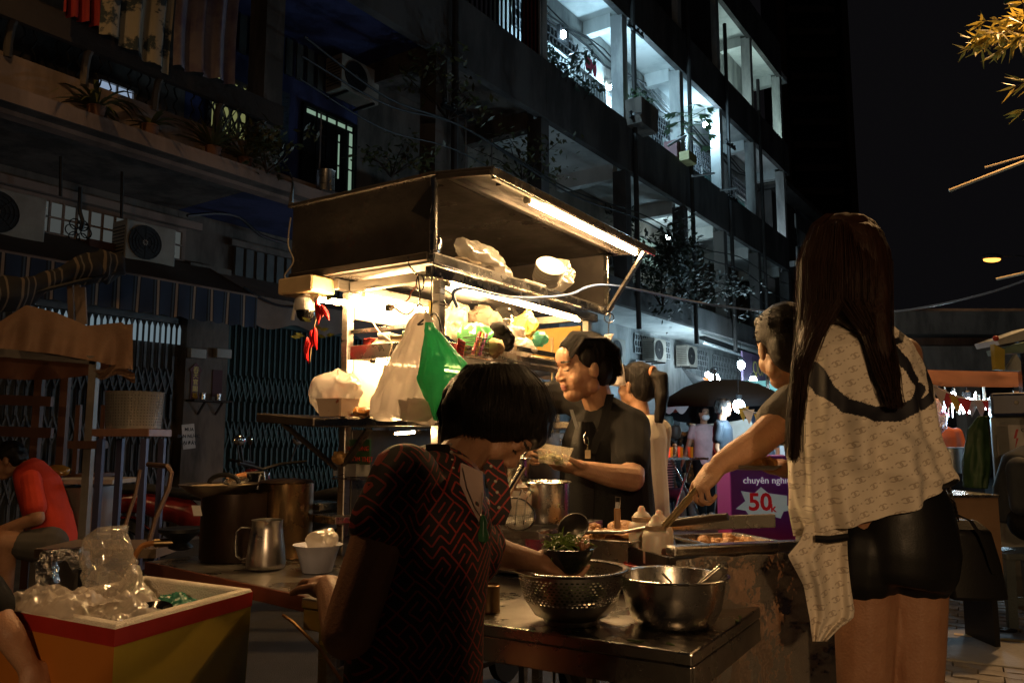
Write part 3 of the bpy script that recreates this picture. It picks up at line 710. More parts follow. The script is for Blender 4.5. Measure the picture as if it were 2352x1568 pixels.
# middle shelf with tray rims
ZS = 1.60
sh_ = cp('middle_shelf', m_steelb, lambda q: q.fbox(FC, .135, 1.575, .075, .60, ZS, ZS + .012))
cp('shelf_rim', m_steel, lambda q: (q.fbox(FC, .135, 1.30, .05, .068, ZS - .005, ZS + .055), q.fbox(FC, .10, .118, .075, .60, ZS - .01, ZS + .06), q.fbox(FC, .10, .118, .075, .60, ZS + .12, ZS + .14)), sh_, bev=.002)
cp('rear_panel', m_cream, lambda q: q.fbox(FC, .14, FC.hit(1196, 850, .605)[0], .605, .618, 1.31, ZS - .004))
cp('rear_panel', m_cream, lambda q: q.fbox(FC, .14, .95, .605, .618, ZS + .2, 1.93))
cp('end_board', mat('mustard_board', (.34, .20, .02), .5), lambda q: q.fbox(FC, 1.575, 1.59, .08, .59, ZS + .03, 1.9))
# counter, folding side shelf and brackets
cn = cp('counter', m_steel, lambda q: q.fbox(FC, -.02, 1.72, -.06, .70, 1.262, 1.30), bev=.004)
def sideshelf(q):
    a, b = FC(.0, .70, 1.285), FC(.0, 1.14, 1.30)
    q.prism([FC(-.02, .702, 1.262), FC(.55, .702, 1.262), FC(.55, 1.12, 1.292), FC(-.02, 1.12, 1.292)], (0, 0, .036))
cp('side_shelf', m_sooty, sideshelf, bev=.004)
cp('shelf_bracket', m_brownsteel, lambda q: (q.bar(FC(.04, .98, 1.28), FC(.09, .645, 1.06), .03, .012), q.bar(FC(.06, .42, 1.25), FC(.09, .6, 1.08), .03, .012)))
cp('body_panel', m_brownsteel, lambda q: (q.fbox(FC, .14, 1.575, .60, .615, zc(.35), 1.25), q.fbox(FC, .135, 1.575, .02, .64, zc(.33), zc(.35)), q.fbox(FC, .62, 1.578, .04, .055, zc(.352), 1.24)), bev=.002)
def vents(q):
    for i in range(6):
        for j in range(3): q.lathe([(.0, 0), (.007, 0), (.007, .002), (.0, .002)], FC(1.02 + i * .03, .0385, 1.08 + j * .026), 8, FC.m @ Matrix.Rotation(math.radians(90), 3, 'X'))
cp('vent_holes', mat('warm_vent_glow', (.85, .75, .55), .6), vents)  # pale discs stand in for warm light through the holes
for s in (.2, 1.5):
    for w in (.1, .58):
        cp('wheel', m_iron, lambda q: q.lathe([(.03, -.025), (.16, -.025), (.165, 0), (.16, .025), (.03, .025)], FC(s, w, zc(.137)), 20, FC.m @ Matrix.Rotation(math.radians(90), 3, 'X')), smooth=True)
# ---- lit tubes (things of their own, clipped to the cart)
def tube_light(label, a, b, r, m, name='led_tube', cap_=True, group=None, watts=None):
    a, b = Vector(a), Vector(b); t = thing(name, label, 'lamp', (a + b) / 2, group); d = (b - a).normalized()
    r *= KC; MB().tube([a, b], r, 10).build('glass_tube', m, t, True)
    if cap_:
        for e_, s_ in ((a, -1), (b, 1)): MB().tube([e_ - d * .002 * s_, e_ + d * .02 * s_], r * 1.25, 10).build('end_cap', m_acw, t, True)
    return t
tube_light('long bright tube lamp under the raised cart flap', FC(.44, -.235, fl_t - .052), FC(S1 - .09, -.235, fl_t - .052), .0135, m_tube)
MB().fbox(FC, .2, S1 - .06, -.262, -.205, fl_t - .036, fl_t - .022).build('lamp_batten', m_brownsteel, fp)
cp('dead_tube_holder', m_acw, lambda q: q.bar(flap_pt(.06, -.285, -.02), flap_pt(.5, -.285, -.02), .018, .014), fp)
p0 = FC.hite(735, 688, -.03); p1 = FC.hite(890, 706, -.03)
tube_light('short glowing tube lamp slung across the left end of the cart', FC(-.03, p0[0], p0[1]), FC(-.03, p1[0], p1[1]), .013, m_tube2)
tube_light('glowing LED strip under the cart roof along its open side', FC(.16, .028, 1.918), FC(1.45, .028, 1.912), .009, m_tube2, name='led_strip')
tube_light('LED strip under the rear edge of the cart roof', FC(.16, .56, 1.922), FC(1.2, .56, 1.915), .009, m_tube2, name='led_strip')
tube_light('LED strip hidden under the middle shelf of the cart', FC(.18, .50, ZS - .016), FC(.9, .50, ZS - .016), .008, m_tube2, name='led_strip')
tube_light('small lit strip below the cart counter', FC(.02, .10, 1.235), FC(.02, .22, 1.228), .006, m_tube2, name='led_strip')
# ---- junction box, security camera and chili string at the far left corner
def px_end(x, y, s=0): w, z = FC.hite(x, y, s); return FC(s, w, z)
jb = cp('junction_box', mat('yellowed_plastic', (.62, .45, .25), .4), lambda q: q.fbox(FC, -.10, .06, .66, .90, 1.915, 1.995), bev=.006)
SCm = thing('security_camera', 'white security camera with black dome hanging at the cart corner', 'camera', px_end(700, 740, -.04))
c = px_end(702, 704, -.04); m_wp = mat('white_plastic', (.75, .72, .68), .35)
MB().lathe([(.001, .042), (.03, .04), (.042, .03), (.044, -.012), (.04, -.018)], c, 20).build('housing', m_wp, SCm, True)
MB().lathe([(.001, -.062), (.02, -.058), (.033, -.045), (.038, -.02), (.036, -.010)], c, 20).build('lens_dome', mat('black_gloss', (.008, .008, .009), .08), SCm, True)
MB().tube([c + Vector((0, 0, .04)), c + Vector((.01, 0, .075))], .014, 8).build('mount', m_wp, SCm, True)
e = px_end(672, 735, -.04); MB().tube([e + Vector((.012, 0, .085)), e + Vector((0, 0, 0))], [.006, .008], 8).build('antenna', m_wp, SCm, True)
CH = thing('chili_garland', 'string of artificial red chilies with leaves under the security camera', 'garland', px_end(715, 830, -.07))
m_ch = mat('red_chili', (.50, .012, .016), .25, col2=(.32, .008, .01), ns=9); m_lf = mat('garland_leaf', (.16, .17, .03), .5)
for x, y, x2, y2 in ((738, 700, 756, 736), (727, 690, 731, 745), (716, 758, 712, 800), (722, 752, 728, 803), (706, 775, 709, 834), (732, 700, 740, 730)):
    a = px_end(x, y, -.07 + rng.uniform(-.03, .02)); b = px_end(x2, y2, -.07); d = b - a
    bnd = Vector((rng.uniform(-.01, .01), 0, 0))
    MB().tube([a, a + d * .2, a + d * .5 + bnd, a + d * .8 + bnd, b], [.004, .011, .0115, .007, .001], 8).build('chili', m_ch, CH, True)
for x, y, ang in ((745, 688, .3), (700, 773, 2.6), (690, 775, 3.0), (735, 758, .2), (748, 770, .1), (715, 740, 2.4), (722, 748, -.6), (728, 770, -.4)):
    a = px_end(x, y, -.085); d = Vector((math.cos(ang), -.3, math.sin(ang) * .6)).normalized(); n_ = d.cross(Vector((0, 1, .2))).normalized()
    MB().quad(a, a + d * .018 + n_ * .008, a + d * .042, a + d * .018 - n_ * .008).build('leaf', m_lf, CH)
MB().tube([px_end(735, 680, -.05), px_end(728, 720, -.06), px_end(718, 770, -.06), px_end(712, 830, -.06)], .002, 5).build('cord', mat('jute_cord', (.4, .28, .15), .8), CH, True)
# ---- loose wires round the cart
def wire(label, pts, r=.003, m=m_wire, name='cable'):
    P = [Vector(p) for p in pts]; sm = []
    for i in range(len(P) - 1):
        p0, p1, p2, p3 = P[max(i - 1, 0)], P[i], P[i + 1], P[min(i + 2, len(P) - 1)]
        for k in range(8):
            t = k / 8; sm.append(.5 * ((2 * p1) + (p2 - p0) * t + (2 * p0 - 5 * p1 + 4 * p2 - p3) * t * t + (3 * p1 - p0 - 3 * p2 + p3) * t ** 3))
    sm.append(P[-1]); o = MB().tube(sm, r, 6).build(name, m, None, True, loc=P[0]); return tag(o, label, 'cable')
m_bluew = mat('blue_cable', (.16, .26, .55), .3)
fr = lambda x, y, n=-.03: (lambda h: FC(h[0], n, h[1]))(FC.hit(x, y, n))
wire('blue power cable sagging along the cart front and off to the right', [fr(1050, 705, -.03), fr(1042, 672, -.03), fr(1075, 662, -.04), fr(1180, 683, -.05), fr(1300, 678, -.06), fr(1400, 655, -.08), at(1600, 694, 5.2), at(1760, 715, 5.0), at(1900, 722, 4.9), at(2048, 716, 4.8), at(2200, 690, 4.7), at(2365, 640, 4.6), at(2700, 500, 4.4), (7.4, 7.6, 4.4)], .007, m_bluew)
wire('black wire dangling down the near cart corner', [fr(995, 470, -.03), fr(1000, 560, -.035), fr(992, 640, -.03), fr(990, 720, -.03), fr(975, 760, -.03)], .0025)
m_ww = mat('cream_wire', (.55, .45, .32), .5)
wire('cream wire running down past the back corner of the roof box', [px_end(668, 500, .02), px_end(662, 560, -.01), px_end(674, 600, -.02), px_end(654, 634, -.03), px_end(676, 650, -.05), px_end(690, 668, -.05)], .003, m_ww)
wire('orange-red wire hooking the short tube lamp', [fr(895, 705, .03), fr(935, 690, .0), fr(945, 670, .0), fr(958, 655, .0)], .0028, mat('orange_wire', (.5, .12, .04), .5))
wire('tangled black hook wires above the hanging bags', [fr(905, 706), fr(935, 722), fr(965, 700), fr(985, 735), fr(960, 745), fr(1000, 720), fr(1015, 760)], .0035)
wire('cream cord looping behind the shelf end', [px_end(770, 700, .02), px_end(830, 705, .05), px_end(870, 760, .05), px_end(900, 790, .05), px_end(880, 850, .05)], .003, m_ww)
wire('looped wire hanging from the counter rail', [fr(1020, 665), fr(1040, 680), fr(1028, 700), fr(1018, 690)], .003)
# ---- hooks
def hook(label, pts, r=.0028):
    o = MB().tube(pts, r, 6).build('meat_hook', m_steel, None, True, loc=pts[0]); return tag(o, label, 'hook')
hook('steel hook and ring hung from the roof box holding the bags', [px_end(937, 590, -.03), px_end(940, 610, -.035), px_end(958, 632, -.04)] + [px_end(965 + 9 * math.cos(a), 650 + 20 * math.sin(a), -.045) for a in [-1.9 + k * .6 for k in range(11)]] + [px_end(966, 676, -.045), px_end(962, 700, -.045), px_end(958, 712, -.045)])
hook('ring and hook hung at the far end of the cart', [fr(1399 + 11 * math.cos(a), 730 + 11 * math.sin(a)) for a in [k * .6 - 1.5 for k in range(12)]] + [fr(1398, 745), fr(1398, 772)])
hook('S-hook beside the far cart corner', [fr(1402, 662), fr(1397, 672), fr(1400, 690), fr(1410, 705), fr(1402, 716)])
# ---- hanging carrier bags
m_fw = film_mat('white_bag_film', (.95, .88, .82), .08, .07, .72, .3); m_fg = film_mat('green_bag_film', (.06, .55, .25), .18, .10, .6, .25); m_fc = film_mat('clear_film', (.85, .80, .72), .48, .22, .5, .12); m_fb = film_mat('black_bag_film', (.012, .012, .014), .02, .30, .1, .2)
def hang_bag(label, apex, tab, Y, m, depth=.06, n=64, pleat=9, seed=0, name='carrier_bag', low=None):
    """tab: rows (y px, left px, right px); pleated pouch hung from the apex"""
    rings = []; rg = random.Random(seed); ph = [rg.uniform(0, 6) for _ in range(6)]; sc = FPX / Y
    rows = len(tab) * 8
    for j in range(rows + 1):
        y = tab[0][0] + (tab[-1][0] - tab[0][0]) * j / rows; l, r = interp(tab, y); q = j / rows; dep = depth * min(1, .12 + 1.3 * q)
        row = []
        for k in range(n):
            a = 2 * math.pi * k / n; f = 1 + .20 * (abs(math.sin((pleat * a + ph[0]) / 2 + .8 * math.sin(q * 2.2 + ph[1]))) - .5) * (1 - .35 * q) + .05 * math.sin((pleat * 2 + 3) * a + ph[2] + q * 4) + .03 * math.sin(a * 5 + q * 17 + ph[3])
            hw = (r - l) / 2 / sc
            P = at((l + r) / 2, y + (low[0] * math.cos(a) + low[1] * math.sin(2 * a + ph[4])) * q ** 3 if low else y, Y); row.append(P + Vector((math.cos(a) * hw * f, math.sin(a) * dep * f, 0)))
        rings.append(row)
    o = MB()._rings(rings, True).crumple(.010, 16, seed).build(name, m, None, 'all', loc=at((tab[-1][1] + tab[-1][2]) / 2, tab[-1][0], Y), recalc=False); return tag(o, label, 'bag')
Yb_ = FC(-.10, .15, 0).y
hang_bag('large white plastic bag hanging from the hook beside the cart post', (965, 725), [(718, 955, 982), (735, 940, 992), (770, 928, 994), (820, 902, 1002), (870, 880, 1006), (920, 862, 1008), (962, 858, 1004)], 3.42 * KC, m_fw, .075, pleat=8, seed=1, low=(6, 10))
hang_bag('green plastic bag hanging against the white one', (985, 745), [(740, 978, 992), (765, 978, 1012), (800, 974, 1040), (840, 968, 1072), (868, 962, 1092), (905, 975, 1060), (940, 990, 1032), (964, 998, 1012)], 3.33 * KC, m_fg, .05, pleat=6, seed=5)
hang_bag('white knotted bag hanging from the ring at the far end of the cart', (1398, 770), [(768, 1390, 1412), (782, 1386, 1402), (800, 1380, 1410), (830, 1376, 1424), (860, 1382, 1436), (884, 1392, 1440)], 4.75 * KC, m_fw, .06, pleat=6, seed=8)
# ---- crumpled things: bags and bundles on the cart
def lump(name, label, c, r, m, amp=.03, sc=9., seed=0, cat='bag', rot=None, nu=84, nv=54, flat=True, ridge=True, group=None):
    mb = MB().ell(c, r, rot, nu, nv).crumple(amp, sc, seed, ridge)
    if flat:
        zmin = c.z - Vector(r).z * .82
        for p in mb.v:
            if p.z < zmin: p.z = zmin
    o = mb.build(name, m, None, 'all', loc=(c.x, c.y, c.z - Vector(r).z * .82 if flat else c.z)); return tag(o, label, cat, group)
zr = ZB + .012
lump('plastic_bag', 'clear plastic bag over dark bundles on top of the cart', FC(.64, .16, zr + .08), (.23, .09, .085), m_fc, .04, 11, 17, rot=FC.m @ Matrix.Rotation(math.radians(12), 3, 'Y'))
lump('cloth_bundle', 'dark bundle inside the clear bag on top of the cart', FC(.66, .17, zr + .065), (.15, .07, .07), mat('umber_cloth', (.10, .075, .055), .8), .03, 9, 4, 'bundle', rot=FC.m)
lump('bin_bag', 'small black bag in the near corner on top of the cart', FC(.10, .14, zr + .075), (.085, .09, .085), m_fb, .04, 11, 6, rot=FC.m)
lump('rag', 'flat brown rag lying on top of the cart beside the clear bag', FC(.38, .12, zr + .02), (.12, .09, .022), mat('tan_rag', (.22, .17, .11), .9), .02, 14, 2, 'cloth', rot=FC.m)
PS = thing('plate_stack', 'stack of cream plates tipped inside a clear bag on top of the cart', 'plates', FC(1.24, .10, zr))
pr_ = FC.m @ Matrix.Rotation(math.radians(-38), 3, 'Y') @ Matrix.Rotation(math.radians(35), 3, 'X')
for k in range(10): MB().lathe([(.001, 0), (.05, .0), (.07, .008), (.085, .016), (.086, .019), (.068, .011), (.001, .004)], FC(1.18, .10, zr + .07) + pr_ @ Vector((0, 0, .011 * k)), 28, pr_).build('plate', m_wp if k % 2 else mat('cream_plate', (.70, .62, .50), .3), PS, True)
lump('plastic_bag', 'clear plastic bag wrapped round the tipped plate stack', FC(1.27, .10, zr + .10), (.14, .10, .10), m_fc, .05, 8, 12, rot=FC.m @ Matrix.Rotation(math.radians(-25), 3, 'Y'))
MB().box(FC(.95, .08, zr + .012), (.22, .1, .018), FC.m).crumple(.01, 20, 3).build('paper_stack', mat('white_paper', (.7, .66, .58), .8), None, loc=FC(.95, .08, zr)); tag(bpy.data.objects['paper_stack'], 'stack of white paper liners on top of the cart', 'paper')
# ---- middle shelf clutter
zs = ZS + .013
for nm, lab, ct, x, y, w, h, v, m_, tilt, sd in (('jacket', 'olive brown jacket bundled on the middle shelf', 'clothing', 1112, 742, 46, 44, .20, mat('olive_cloth', (.17, .13, .095), .9), 0, 21), ('jacket', 'black sleeve trailing from the jacket on the middle shelf', 'clothing', 1152, 774, 44, 17, .08, m_black, .7, 22), ('carrier_bag', 'bright green bag stuffed on the middle shelf', 'bag', 1086, 772, 38, 30, .08, film_mat('lime_film', (.25, .75, .32), .2, .15, .55, .2), 0, 23), ('carrier_bag', 'white bag next to the black sleeve on the middle shelf', 'bag', 1178, 772, 32, 26, .13, m_fw, .2, 24), ('bin_bag', 'shiny black bag at the back of the middle shelf', 'bag', 1166, 737, 42, 34, .30, m_fb, 0, 25), ('cloth', 'yellow cloth hanging over the shelf rim', 'cloth', 1206, 752, 20, 36, .10, mat('yellow_cloth', (.65, .48, .10), .8), .1, 26), ('cushion', 'pale cream sack behind the near post', 'sack', 1054, 738, 36, 46, .30, mat('cream_sack', (.72, .66, .48), .8), .15, 27), ('tissue_pack', 'crumpled white tissues at the end of the shelf', 'tissue', 1206, 800, 24, 20, .02, m_fw, 0, 28), ('carrier_bag', 'small teal bag tucked under the yellow cloth', 'bag', 1232, 778, 20, 18, .12, film_mat('teal_film', (.05, .34, .24), .15, .12, .5, .25), 0, 30), ('food_sack', 'tan paper sack beside the green bag', 'sack', 1130, 795, 26, 18, .06, mat('tan_sack', (.45, .30, .16), .8), 0, 32)):
    c = fr(x, y, v); sc_ = c.y / FPX / KC; lump(nm, lab, c, (w * sc_, .06 / KC, h * sc_), m_, .034, 19, sd, ct, rot=FC.m @ Matrix.Rotation(tilt, 3, 'Y'), flat=False)
lump('paper_bag', 'folded cream paper bag beside the shelf boxes', FC(.24, .45, zs + .05), (.10, .08, .05), m_cream, .02, 10, 29, 'bag', rot=FC.m)
# packs at the left end of the shelf, seen past the end rails
pk = [('red and white snack pack at the end of the shelf', (.5, .06, .05), .53), ('white carton at the end of the shelf', (.72, .68, .6), .44), ('beige carton at the end of the shelf', (.5, .38, .24), .36), ('pale green pack at the end of the shelf', (.3, .45, .3), .28), ('tan pack at the end of the shelf nearest the post', (.55, .40, .22), .19)]
for k, (lab, c, w) in enumerate(pk):
    o = MB().box(FC(.21, w, zs + .045 + .01 * (k % 2)), (.10, .07, .09 + .02 * (k % 2)), FC.m @ Matrix.Rotation(rng.uniform(-.3, .3), 3, 'Z')).build('food_pack', mat('pack_%d' % k, c, .4, ns=18), None, loc=FC(.21, w, zs)); bevel(o, .006); tag(o, lab, 'pack')
EX = thing('snack_pack', 'yellow pack lettered Extra Strong beside the hook', 'pack', fr(1003, 715, .09)); a = fr(1003, 713, .085)
MB().box(a, (.10, .02, .075), FC.m).build('pouch', mat('yellow_pack', (.62, .48, .06), .4), EX)
text('lettering', 'Extra\nStrong', .030, m_iron, EX, a - FC.v * .0115 + Vector((.0, 0, .012)), FC.u, (0, 0, 1))
GR = thing('wire_basket', 'small black wire basket of coloured pens clipped to the shelf', 'basket', fr(1095, 800, -.02))
bk = MB(); c = fr(1093, 797, .0); 
for i in range(9):
    for zz in (0,): bk.tube([c + FC.u * (-.045 + .0112 * i) - FC.v * .03 + Vector((0, 0, -.04)), c + FC.u * (-.045 + .0112 * i) - FC.v * .03 + Vector((0, 0, .035))], .0014, 4)
for j in range(5):
    z = -.04 + .0187 * j; bk.tube([c + Vector((0, 0, z)) + FC.u * a_ * .045 + FC.v * b_ * .03 for a_, b_ in ((-1, -1), (1, -1), (1, 1), (-1, 1), (-1, -1))], .0016, 4)
bk.build('wire_frame', m_iron, GR)
for k, (cl, x0) in enumerate((((.5, .02, .02), -.035), ((.75, .45, .05), -.01), ((.6, .03, .04), -.022), ((.55, .1, .35), .03), ((.8, .6, .1), .012))):
    o = MB().tube([c + FC.u * x0 + FC.v * (.005 * k - .01) + Vector((0, 0, -.03)), c + FC.u * (x0 + .05) + FC.v * (.005 * k - .01) + Vector((0, 0, .06))], .007, 8).build('marker_pen', mat('pen_%d' % k, cl, .35), None, True, loc=c); tag(o, ['dark red', 'amber', 'red', 'magenta', 'yellow'][k] + ' pen standing in the wire basket', 'pen', 'pens in the wire basket')
RG = thing('plastic_colander', 'red slotted plastic colander leaning by the near post', 'colander', fr(1060, 830, -.05)); c = fr(1056, 808, -.055)
q = MB(); q.box(c, (.055, .012, .12), FC.m @ Matrix.Rotation(.25, 3, 'Y')); bevel(q.build('plate', mat('red_plastic', (.5, .02, .015), .35), RG), .006)
q = MB(); [q.box(c - FC.v * .0068 + FC.m @ (Matrix.Rotation(.25, 3, 'Y') @ Vector((0, 0, -.04 + .016 * i))), (.035, .002, .007), FC.m @ Matrix.Rotation(.25, 3, 'Y')) for i in range(6)]; q.build('slot', mat('dark_red', (.14, .006, .006), .6), RG)
SRk = thing('steel_rack', 'little steel rack fixed to the end of the middle shelf', 'rack', fr(1190, 815, -.02)); q = MB(); c0, c1 = FC.hit(1010 + 150, 790, -.03), FC.hit(1230, 810, -.03)
for z in (-.035, .0, .05): q.bar(FC(c0[0] + .1, -.03, zs + z), FC(1.30, -.03, zs + z), .012, .02)
q.bar(FC(1.30, -.03, zs - .04), FC(1.30, -.03, zs + .06), .012, .012); q.bar(FC(1.30, -.03, zs + .05), FC(1.30, .05, zs + .05), .012, .02); q.build('rail', m_steel, SRk)
# ---- on the counter
ctz = 1.302
lump('plastic_bag', 'big milky plastic bag standing on the cart side shelf', px_end(770, 897, .10) + Vector((0, 0, .0)), (.135, .10, .118), film_mat('milky_film', (.90, .82, .74), .22, .14, .6, .2), .055, 7, 31, rot=FC.m @ Matrix.Rotation(1.57, 3, 'Z'))
TB = thing('sauce_tub', 'open plastic tub splashed with red sauce on the cart side shelf', 'tub', px_end(778, 958, -.0)); c = px_end(776, 936, .0)
q = MB(); rr = [[c + FC.m @ Vector((a * h[1], b * h[0], z)) for a, b in ((-.9, -1), (.9, -1), (1, -.9), (1, .9), (.9, 1), (-.9, 1), (-1, .9), (-1, -.9))] for z, h in ((-.042, (.070, .055)), (.035, (.082, .066)), (.042, (.086, .07)), (.042, (.08, .064)), (-.03, (.066, .05)))]
q._rings(rr, True).build('tub', mat('splashed_tub', (.72, .55, .40), .4, col2=(.40, .07, .015), ns=26, thr=(.60, .66)), TB, 30)
MB().lathe([(.001, 0), (.045, 0), (.05, .02)], c + Vector((0, 0, .0)), 16).build('sauce', mat('chili_sauce', (.30, .05, .012), .25), TB, True)
for k, (x, y) in enumerate(((835, 940), (838, 932))): 
    o = MB().box(px_end(x + 2, y + 8, .06 + .05 * k), (.09, .10, .018), FC.m).build('tub_lid', m_wp, None, loc=px_end(x, y, .06)); bevel(o, .006); tag(o, ['stack of white lids behind the sauce tub, lower one', 'stack of white lids behind the sauce tub, upper one'][k], 'lid')
lump('sauce_bag', 'small knotted bag of brown dipping sauce on the side shelf', px_end(832, 948, -.03), (.05, .035, .028), mat('amber_bag', (.35, .14, .03), .12), .02, 16, 33, rot=FC.m)
lump('tissue', 'scrunched white tissue at the foot of the hanging bag', px_end(905, 950, -.04), (.045, .04, .03), m_fw, .03, 15, 35, 'tissue')
lump('plastic_bag', 'torn white bag corner beside the green bag on the counter', fr(955, 945, -.06), (.06, .05, .04), m_fw, .04, 12, 36)
# ---- under the counter: lettered board and display boxes
SGN = thing('menu_board', 'green board with red lettering under the cart counter', 'sign', px_end(812, 1060, .10)); c = px_end(815, 1037, .12)
MB().box(c, (.012, .20, .12), FC.m).build('board', mat('green_board', (.02, .08, .03), .5), SGN); m_rl = mat('red_lettering', (.55, .05, .03), .5)
for k, s in enumerate(('CUỐN NÓNG', 'CUỐN TÔM THỊT')): text('lettering', s, .026, m_rl, SGN, c - FC.u * .0075 + Vector((0, 0, .012 - .042 * k)), -FC.v, (0, 0, 1))
DB = thing('display_box', 'small glass display box glowing under the cart counter', 'box', px_end(812, 1095, .12)); c = px_end(808, 1078, .14)
MB().box(c, (.10, .15, .06), FC.m).build('glass', m_fc, DB); q = MB(); [q.box(c + Vector((0, 0, z)), (.11, .16, .008), FC.m) for z in (-.034, .034)]; q.build('frame', m_steel, DB)
lump('bread_bag', 'bread roll in clear wrap by the display box', px_end(788, 1052, .1), (.04, .04, .03), mat('crust', (.5, .28, .1), .6), .015, 18, 37, 'bread')
# ================================================================== WORK TABLES AND COOKWARE
def profile_obj(name, label, cat, c, prof, m, seg=40, group=None, rot=None):
    o = MB().lathe(prof, c, seg, rot).build(name, m, None, 50, loc=c, recalc=False); return tag(o, label, cat, group)
def holes_mat(name, base_rough, nu, rows, z0, z1, r, col=(.55, .53, .5)):
    """steel pierced by a ring pattern of round holes: polar coordinates round the object's axis"""
    m, nt, b, out = _nt(name); MATS[name] = m
    tc = N(nt, 'ShaderNodeTexCoord'); sx = N(nt, 'ShaderNodeSeparateXYZ', {0: tc.outputs['Object']})
    ang = math_(nt, 'DIVIDE', math_(nt, 'ARCTAN2', sx.outputs[1], sx.outputs[0]), 2 * math.pi)
    zz = math_(nt, 'DIVIDE', math_(nt, 'SUBTRACT', sx.outputs[2], z0), (z1 - z0) / rows); row = math_(nt, 'FLOOR', zz)
    u = math_(nt, 'SUBTRACT', math_(nt, 'FRACT', math_(nt, 'ADD', math_(nt, 'MULTIPLY', ang, nu), math_(nt, 'MULTIPLY', row, .5))), .5); v = math_(nt, 'SUBTRACT', math_(nt, 'FRACT', zz), .5)
    d = math_(nt, 'SQRT', math_(nt, 'ADD', math_(nt, 'MULTIPLY', u, u), math_(nt, 'MULTIPLY', v, v)))
    inz = math_(nt, 'MULTIPLY', math_(nt, 'GREATER_THAN', sx.outputs[2], z0), math_(nt, 'LESS_THAN', sx.outputs[2], z1))
    h = math_(nt, 'MULTIPLY', math_(nt, 'LESS_THAN', d, r), inz)
    b.inputs['Base Color'].default_value = (*col, 1); b.inputs['Metallic'].default_value = 1.; b.inputs['Roughness'].default_value = base_rough
    nt.links.new(math_(nt, 'SUBTRACT', 1., h), b.inputs['Alpha']); return m
# ---- steel table in front
T_o = onz(1590, 1500, .75); T_e1 = (onz(1100, 1430, .75) - T_o).normalized(); T_e2 = Vector((-T_e1.y, T_e1.x, 0)) * -1
if T_e2.y < 0: T_e2 = -T_e2
def TT(a, b, z): return Vector((T_o.x, T_o.y, 0)) + T_e1 * a + T_e2 * b + Vector((0, 0, z))
T_m = Matrix((T_e1, T_e2, Vector((0, 0, 1)))).transposed()
if T_m.determinant() < 0: T_m = Matrix((T_e1, -T_e2, Vector((0, 0, 1)))).transposed()
m_ttop = mat('worn_table_steel', (.52, .49, .44), .30, 1., col2=(.34, .31, .27), ns=5, rvar=.16, bump=(26, .10), thr=(.35, .75))
TA = thing('steel_table', 'low stainless steel work table in front carrying the colander and mixing bowl', 'table', TT(.55, .32, 0))
def tp(name, m, fn, parent, bev=0, smooth=False):
    mb = MB(); fn(mb); o = mb.build(name, m, parent, smooth)
    if bev: bevel(o, bev, 2)
    return o
tp('table_top', m_ttop, lambda q: q.box(TT(.58, .325, .735), (1.16, .65, .03), T_m), TA, .005)
tp('table_apron', m_ttop, lambda q: (q.box(TT(.58, .012, .690), (1.15, .012, .058), T_m), q.box(TT(.006, .325, .690), (.010, .62, .058), T_m), q.box(TT(.58, .638, .69), (1.15, .012, .058), T_m)), TA, .002)
for a, b in ((.05, .05), (.05, .6), (1.1, .05), (1.1, .6)): tp('leg', m_steelb, lambda q: q.box(TT(a, b, .33), (.038, .038, .66), T_m), TA, .003)
tp('brace', m_steelb, lambda q: (q.bar(TT(.06, .06, .2), TT(.5, .3, .66), .02), q.box(TT(.58, .325, .2), (1.1, .5, .015), T_m)), TA)
# scraps of leaf and wet marks on the table
m_herb = mat('herb_green', (.10, .16, .03), .5, col2=(.05, .09, .02), ns=30)
for k, (x, y) in enumerate(((1450, 1470), (1470, 1472), (1700, 1415), (1692, 1424), (1540, 1478), (1320, 1448))):
    p = onz(x, y, .752); o = MB().ell(p, (.012, .004, .0016), Matrix.Rotation(rng.uniform(0, 3), 3, 'Z'), 8, 5).crumple(.004, 60, k).build('herb_scrap', m_herb, None, 'all', loc=p); tag(o, ['near front edge left', 'near front edge right', 'beside the mixing bowl, larger', 'beside the mixing bowl, smaller', 'below the mixing bowl', 'by the colander foot'][k] + ', green herb scrap on the table', 'herb scrap')
# mixing bowl
c = onz(1548, 1432, .751); R_b = .135
BO = thing('mixing_bowl', 'stainless mixing bowl with tongs resting inside on the front table', 'bowl', c)
MB().lathe([(.001, .001), (.078, .0), (.098, .008), (.115, .04), (.125, .085), (.128, .112), (.138, .115), (.139, .118), (.136, .120), (.126, .117), (.122, .085), (.11, .04), (.09, .012), (.001, .006)], c, 56).build('bowl', m_steel, BO, 60)
tp('thin_ladle', m_steelb, lambda q: q.tube([c + Vector((-.03, -.02, .125)), c + Vector((-.005, .0, .10)), c + Vector((.0, .02, .03))], .003, 6), BO, smooth=True)
TGo = thing('serving_tongs', 'steel tongs leaning out of the mixing bowl', 'tongs', c + Vector((.05, 0, .02)))
for s in (-1, 1):
    a0 = c + Vector((.01, .0 + .006 * s, .04)); a1 = at(1662, 1304, c.y - .02) + Vector((0, .012 * s, 0))
    tp('arm', m_steelb, lambda q: (q.bar(a0, a1, .024, .003, (0, 1, .4))), TGo, .001)
tp('spring_end', m_steel, lambda q: q.tube([a1 + Vector((0, -.012, .012)), a1 + Vector((.006, -.0, .002)), a1 + Vector((.003, .01, -.02))], .009, 8), TGo, smooth=True)
